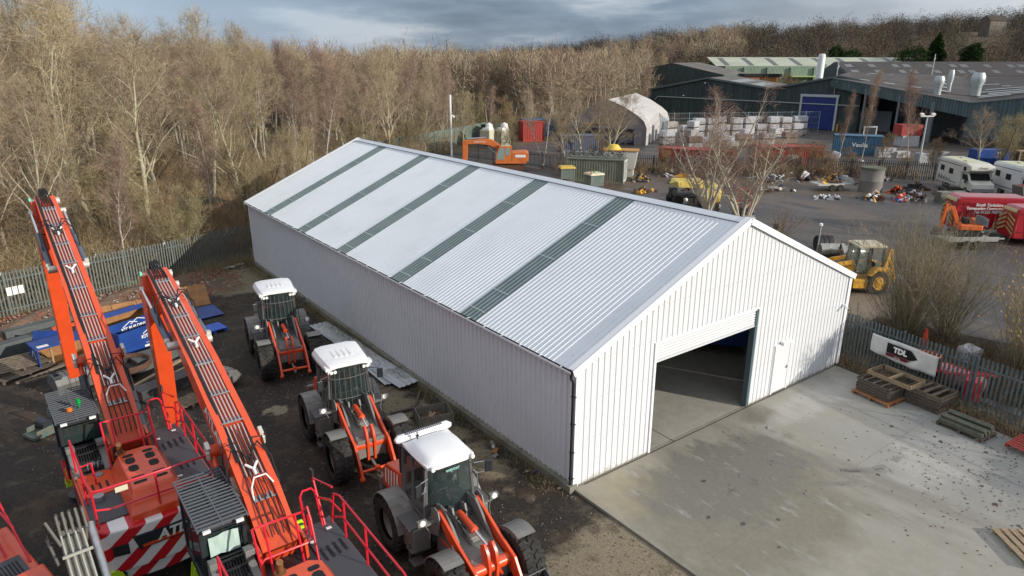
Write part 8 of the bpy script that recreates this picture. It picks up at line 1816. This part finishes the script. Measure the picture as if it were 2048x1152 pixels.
b = MB(); b.box((.1, 0, .65), (1.5, 1.2, .4)); b.box((.6, 0, 1.0), (.7, 1.1, .4), taper=.8); b.build('body', OM, t, bev=.08); b = MB(); b.box((-.1, 0, 1.0), (.4, .4, .5)); b.build('seat', BLACK, t); b = MB(); b.grid([[(.2+.9*u, -.6, 1.0+.6*v-.3*u*u) for u in (0, .25, .5, .75, 1)] for v in (0, .5, 1)]); 
for k in range(7): b.bar((.25+.12*k, -.62, 1.0-.01*k), (.25+.12*k, -.62, 1.55-.02*k*k*.5), .02, .02)
b.build('rear_guard', mat('mesh_guard', (.12, .13, .15), .5), t)
b = MB(); b.bar((-.6, 0, .8), (-1.15, 0, 2.0), .2, .26); b.bar((-1.15, 0, 2.0), (-1.5, 0, 1.8), .18, .2); b.bar((-1.5, 0, 2.2), (-1.7, 0, .4), .16, .2); b.build('boom', OM, t, bev=.02); b = MB(); b.prism([(-2.3, 0), (-2.0, .5), (-1.7, .4), (-1.8, 0)], -.25, .25, 'XZ'); b.build('bucket', DARK, t)
# flat trailer with scrap, tank, heaps
t = thing('flatbed_trailer', (55.2, 22.8, 0), -.5, label='flat white trailer piled with scrap by the dark fence', cat='trailer'); b = MB(); b.box((0, 0, .65), (3.8, 1.8, .15)); b.box((1.7, 0, .95), (.1, 1.8, .6)); b.build('bed', mat('trailer_white', (.42, .42, .38), .6), t); b = MB()
for x in (-.4, .5): b.lathe([(.01, -.1), (.33, -.1), (.33, .1), (.01, .1)], (x, -.9, .35), 'Y', 12)
b.build('wheel', TYRE, t)
def heap(x, y, n, s, ms, label, seed, z=0., name='scrap_heap', cat='scrap heap', h=.9):
    t = thing(name, (x, y, z), label=label, cat=cat); qq = random.Random(seed)
    for i, m in enumerate(ms):
        b = MB()
        for k in range(n//len(ms)):
            r_ = abs(qq.gauss(0, .5)); a = qq.uniform(0, 6.28); b.box((math.cos(a)*r_*s, math.sin(a)*r_*s*.7, max(.08, h*(1-r_)*qq.random())), (qq.uniform(.1, 1.0)*s*.5, qq.uniform(.06, .3), qq.uniform(.05, .3)), (qq.uniform(-.8, .8), qq.uniform(-.8, .8), qq.uniform(0, 3)))
        b.build('scrap', m, t)
heap(55.2, 22.8, 42, 1.5, [RUST, YELLOW, STEEL], 'pile of rusty and yellow scrap on the flat white trailer', 1, z=.7); heap(53.7, 17.6, 48, 1.5, [RUST, YELLOW, WHT, DARK], 'heap of junk with a white sack beside the concrete ring tank', 2); heap(55.2, 16.0, 36, 1.3, [ORANGE, WHT, BLUE], 'heap of orange and white road signs beyond the bushes', 3, h=.6)
heap(56.2, 15.0, 44, 1.5, [WOOD, RUST, STEEL], 'heap of broken timber and poles left of the stacked grey slabs', 4, h=1.2); heap(52.5, 39.5, 60, 2.2, [DARK, WHT, RUST, WOOD], 'spread of rubbish at the end of the green container', 5, h=.8); heap(57.5, 31.5, 50, 3.0, [DARK, WHT, STEEL], 'litter of white and dark rubbish along the dark fence', 6, h=.4); heap(50.0, 26.0, 40, 2.4, [DARK, WOOD, WHT], 'low rubbish heap among shrubs right of the pale birch', 7, h=.5)
heap(60.0, 24.0, 40, 1.6, [BLUE, DARK, STEEL], 'blue and dark scrap heap by the fence behind the flat trailer', 8, h=.8)
t = thing('ring_tank', (57.6, 20.0, 0), 0, label='grey concrete ring tank capped with dark timber', cat='tank'); cr_ = mat('grey_concrete_ring', (.22, .21, .19), .85, c2=(.16, .15, .14), vs=1); b = MB(); b.lathe([(.01, 0), (1.35, 0), (1.35, 1.0), (1.38, 1.05), (1.35, 1.1), (1.35, 2.1), (.01, 2.1)], (0, 0, 0), 'Z', 28); b.build('rings', cr_, t, smooth=True); b = MB(); b.lathe([(.01, 2.3), (1.42, 2.3), (1.42, 2.1), (1.3, 2.1)], (0, 0, 0), 'Z', 28); b.build('cap', mat('mossy_timber', (.10, .11, .07), .8), t)
for k in range(4):
    t = thing('slab_stack', (57.6+(k % 2)*1.15, 13.2-(k % 2)*.75, .02+.5*(k//2)), -.55, label='%s bundle of the grey green slabs near the motorhomes' % ['lower left', 'lower right', 'upper left', 'upper right'][k], cat='slabs', group='grey slab bundles'); b = MB()
    for j in range(5): b.box((.02*math.sin(j*2), 0, .05+.09*j), (1.15, .9, .07))
    b.build('slabs', mat('slab_green_grey', (.19, .20, .16), .85, var=.25), t)
bpy.data.objects['ring_tank'].scale = (.8, .8, 1.05); bpy.data.objects['backhoe_loader'].scale = (.92, .80, .94); bpy.data.objects['backhoe_loader'].location = (25.9, 4.9, .02)
for k, (x, y, s_, ms, lab, hh) in enumerate([(58.5, 27.5, 1.6, [RUST, DARK, WHT], 'dark rusty scrap heap between the flat trailer and the red container', .9), (46.5, 34.5, 2.2, [WOOD, DARK, RUST], 'broken timber heap right of the yellow dumpers', .7), (62.0, 17.5, 1.6, [DARK, RUST, WOOD], 'dark scrap heap behind the concrete ring tank', 1.1), (50.5, 20.5, 1.3, [WHT, DARK, STEEL], 'small white and grey litter on the open yard', .25), (43.5, 38.0, 1.6, [DARK, YELLOW, WOOD], 'dark heap with yellow bits by the end of the container', .7), (65.5, 23.0, 2.0, [DARK, WOOD, STEEL], 'long low heap of dark scrap against the fence by the motorhomes', .9), (41.0, 29.5, 1.5, [RUST, DARK, BLACK], 'heap of tyres and rusty parts behind the dumpers', .7)]): heap(x, y, 54, s_, ms, lab, 20+k, h=hh)
for k, (x, y, s_, ms, lab, hh) in enumerate([(48.5, 37.8, 1.4, [WOOD, RUST, DARK, PK[0]], 'pile of dark junk with white bits left of the pale birch', .8), (55.0, 29.5, 1.3, [DARK, STEEL, BLACK], 'grey scrap heap behind the pale birch', .7), (38.8, 33.0, 1.2, [RUST, WOOD, YELLOW], 'rusty heap behind the cream roofed scrapped cab', .6), (61.8, 14.8, 1.4, [BLACK, DARK, WOOD], 'black heap under the fence left of the motorhomes', 1.0), (58.5, 17.8, 1.1, [RUST, ORANGE, DARK], 'rusty posts and orange bits right of the concrete ring tank', .9)]): heap(x, y, 60, s_, ms, lab, 40+k, h=hh)
# ---------------------------------------------------------------- trees in and around the yards
protoG = {g__: [o for o in bpy.data.objects if o.get('group') == g__ and not o.parent] for g__ in ('birches in the wood', 'grey birches in the wood', 'willows in the wood', 'tall pale trees in the wood', 'thicket trees at the wood edge', 'broad bare trees in the wood')}
def put(gname, x, y, s, label, rz=0., grp=None, i=0, sxy=1.):
    o = dup(protoG[gname][i], (x, y, 0), rz, label, scale=(s*sxy, s*sxy, s))
    if grp: o['group'] = grp
    elif 'group' in o: del o['group']
    return o
put('grey birches in the wood', 42.3, 52.8, .80, 'white trunked birch between the orange excavator and the green container', 1.)
put('broad bare trees in the wood', 43.5, 50.0, .46, 'dark twisted bare tree just right of that white trunked birch', 2.); put('willows in the wood', 39.5, 56.0, .55, 'leaning bare tree behind the orange excavator cab', .5)
put('tall pale trees in the wood', 37.0, 62.5, .52, 'bare tree leaning over the orange excavator boom', 3.2); put('broad bare trees in the wood', 33.5, 66.5, .55, 'bare tree next to the pale camera pole', 4.)
put('broad bare trees in the wood', 47.5, 51.5, .62, 'wide bare tree in front of the left side of the fabric hall', 2.6, sxy=1.2); put('broad bare trees in the wood', 50.5, 49.5, .60, 'wide bare tree in front of the fabric hall gable', 5.1, sxy=1.2); put('broad bare trees in the wood', 53.0, 52.0, .52, 'grey bare tree in front of the right side of the fabric hall', .9); put('thicket trees at the wood edge', 46.0, 47.0, .5, 'reddish thicket behind the green container', 1.4); put('broad bare trees in the wood', 55.5, 57.0, .5, 'thin bare tree between the slate container and the fabric hall', 3.6)
put('birches in the wood', 71.6, 31.2, .62, 'slim birch left of a taller twin before the light blue skip', 1., sxy=.7); put('birches in the wood', 72.6, 28.8, .80, 'tall slim birch before the light blue skip', 2., i=-1, sxy=.6); put('birches in the wood', 75.0, 24.3, .80, 'pale birch standing alone before the canopy', 4., sxy=.85)
put('birches in the wood', 98.0, 88.0, .75, 'bare birch in front of the left end of the twin gabled shed', 2.2, i=-1); put('grey birches in the wood', 163, 52, .7, 'reddish birch growing behind the large shed roof', 2.2); put('thicket trees at the wood edge', 155.0, 92, 1.1, 'brown shrub beside the white silo', 1)
put('willows in the wood', 83.5, 17.5, .62, 'spreading bare tree in front of the ribbed wall of the large shed', 2., sxy=1.3); put('broad bare trees in the wood', 86.5, 21.0, .45, 'low grey bare tree behind the motorhomes', .3, sxy=1.3); put('thicket trees at the wood edge', 81.0, 24.0, .42, 'dark shrub by the liquid tanks', .8); put('thicket trees at the wood edge', 78.5, 29.0, .45, 'brown shrub under the canopy', 2.8)
for k, (x, y, s) in enumerate([(50.2, 40.2, .38), (55.5, 35.8, .42), (59.0, 33.4, .40), (61.5, 31.0, .42), (64.5, 29.3, .42), (67.0, 27.0, .36), (69.8, 22.5, .33), (62.3, 27.5, .34), (56.5, 31.3, .34), (60.5, 35.5, .42), (66.3, 31.2, .40)]):
    o = put('thicket trees at the wood edge', x, y, s, 'brown bare scrub tree along the dark fence by the red containers', k*1.1, 'scrub along the dark fence', sxy=1.25)
# the big pale multi-stemmed birch just beyond the ridge
BKP = mat('cream_birch_bark', (.50, .45, .35), .8, c2=(.38, .33, .25), vs=3); TWB = mat('birch_red_twigs', (.26, .17, .13), .85, c2=(.20, .13, .10), vs=4)
def big_birch(loc, seed, H, forks, label, spread, rr):
    limbs, T0, T1, TW, rs = grow(seed=seed, H=H, trunk_r=rr, first=.22, spread=spread, upw=.3, lean=.42, nl=26, sub=5, twigs=9, twl=.6, tww=.013, lenf=.34, forks=forks, droop=.25, wob=.12)
    t = thing('pale_birch', loc, label=label, cat='birch'); limb_mesh(limbs, 1).build('trunk', BKP, t, smooth='all'); lb = [l for l in limbs if l[2] >= 2]; A = np.array([l[0][i] for l in lb for i in range(len(l[0])-1)]); B_ = np.array([l[0][i+1] for l in lb for i in range(len(l[0])-1)])
    V, F = ribbons(np.vstack([T0, A]), np.vstack([T1, B_]), np.concatenate([TW, np.full(len(A), .03)]), rs); np_mesh('twigs', V, F, [TWB], t)
big_birch((34.6, 22.0, 0), 5, 11.2, 6, 'cream barked many stemmed birch rising behind the shed ridge', .9, .14)
big_birch((33.6, 17.8, 0), 9, 9.6, 5, 'cream barked birch with drooping branches right of the roof peak', 1.3, .12)
for k, (x, y, h, lab) in enumerate([(33.8, 14.5, 2.2, 'bare reddish scrub beyond the right slope of the roof'), (37.5, 21.0, 2.6, 'bare reddish scrub at the foot of the cream barked birches'), (41.0, 44.2, 2.2, 'reddish twiggy scrub left of the green container'), (39.3, 46.3, 2.6, 'tall reddish scrub between the excavator and the green container'), (34.0, 33.0, 1.6, 'low reddish scrub by the cream roofed scrapped cab'), (36.6, 36.6, 1.4, 'low scrub between the scrapped cabs and the green container')]):
    bush((x, y, 0), lab, 50+k, h, 34, BK_D, TWB, .7, name='scrub_bush', twn=9, tww=.016)
brush('yard_scrub', 900, lambda qq: (lambda f_, w: (44+f_*26, 46-f_*23+w*1.8, 0))(qq.random(), qq.gauss(0, 1)), [TW_B, TWB, TW_G, TW_O], 'brown weeds and brambles along the dark fence', 61, h=(.4, 1.6), w=.03, k=9)
tag(bpy.data.objects['yard_scrub'], cat='weeds')
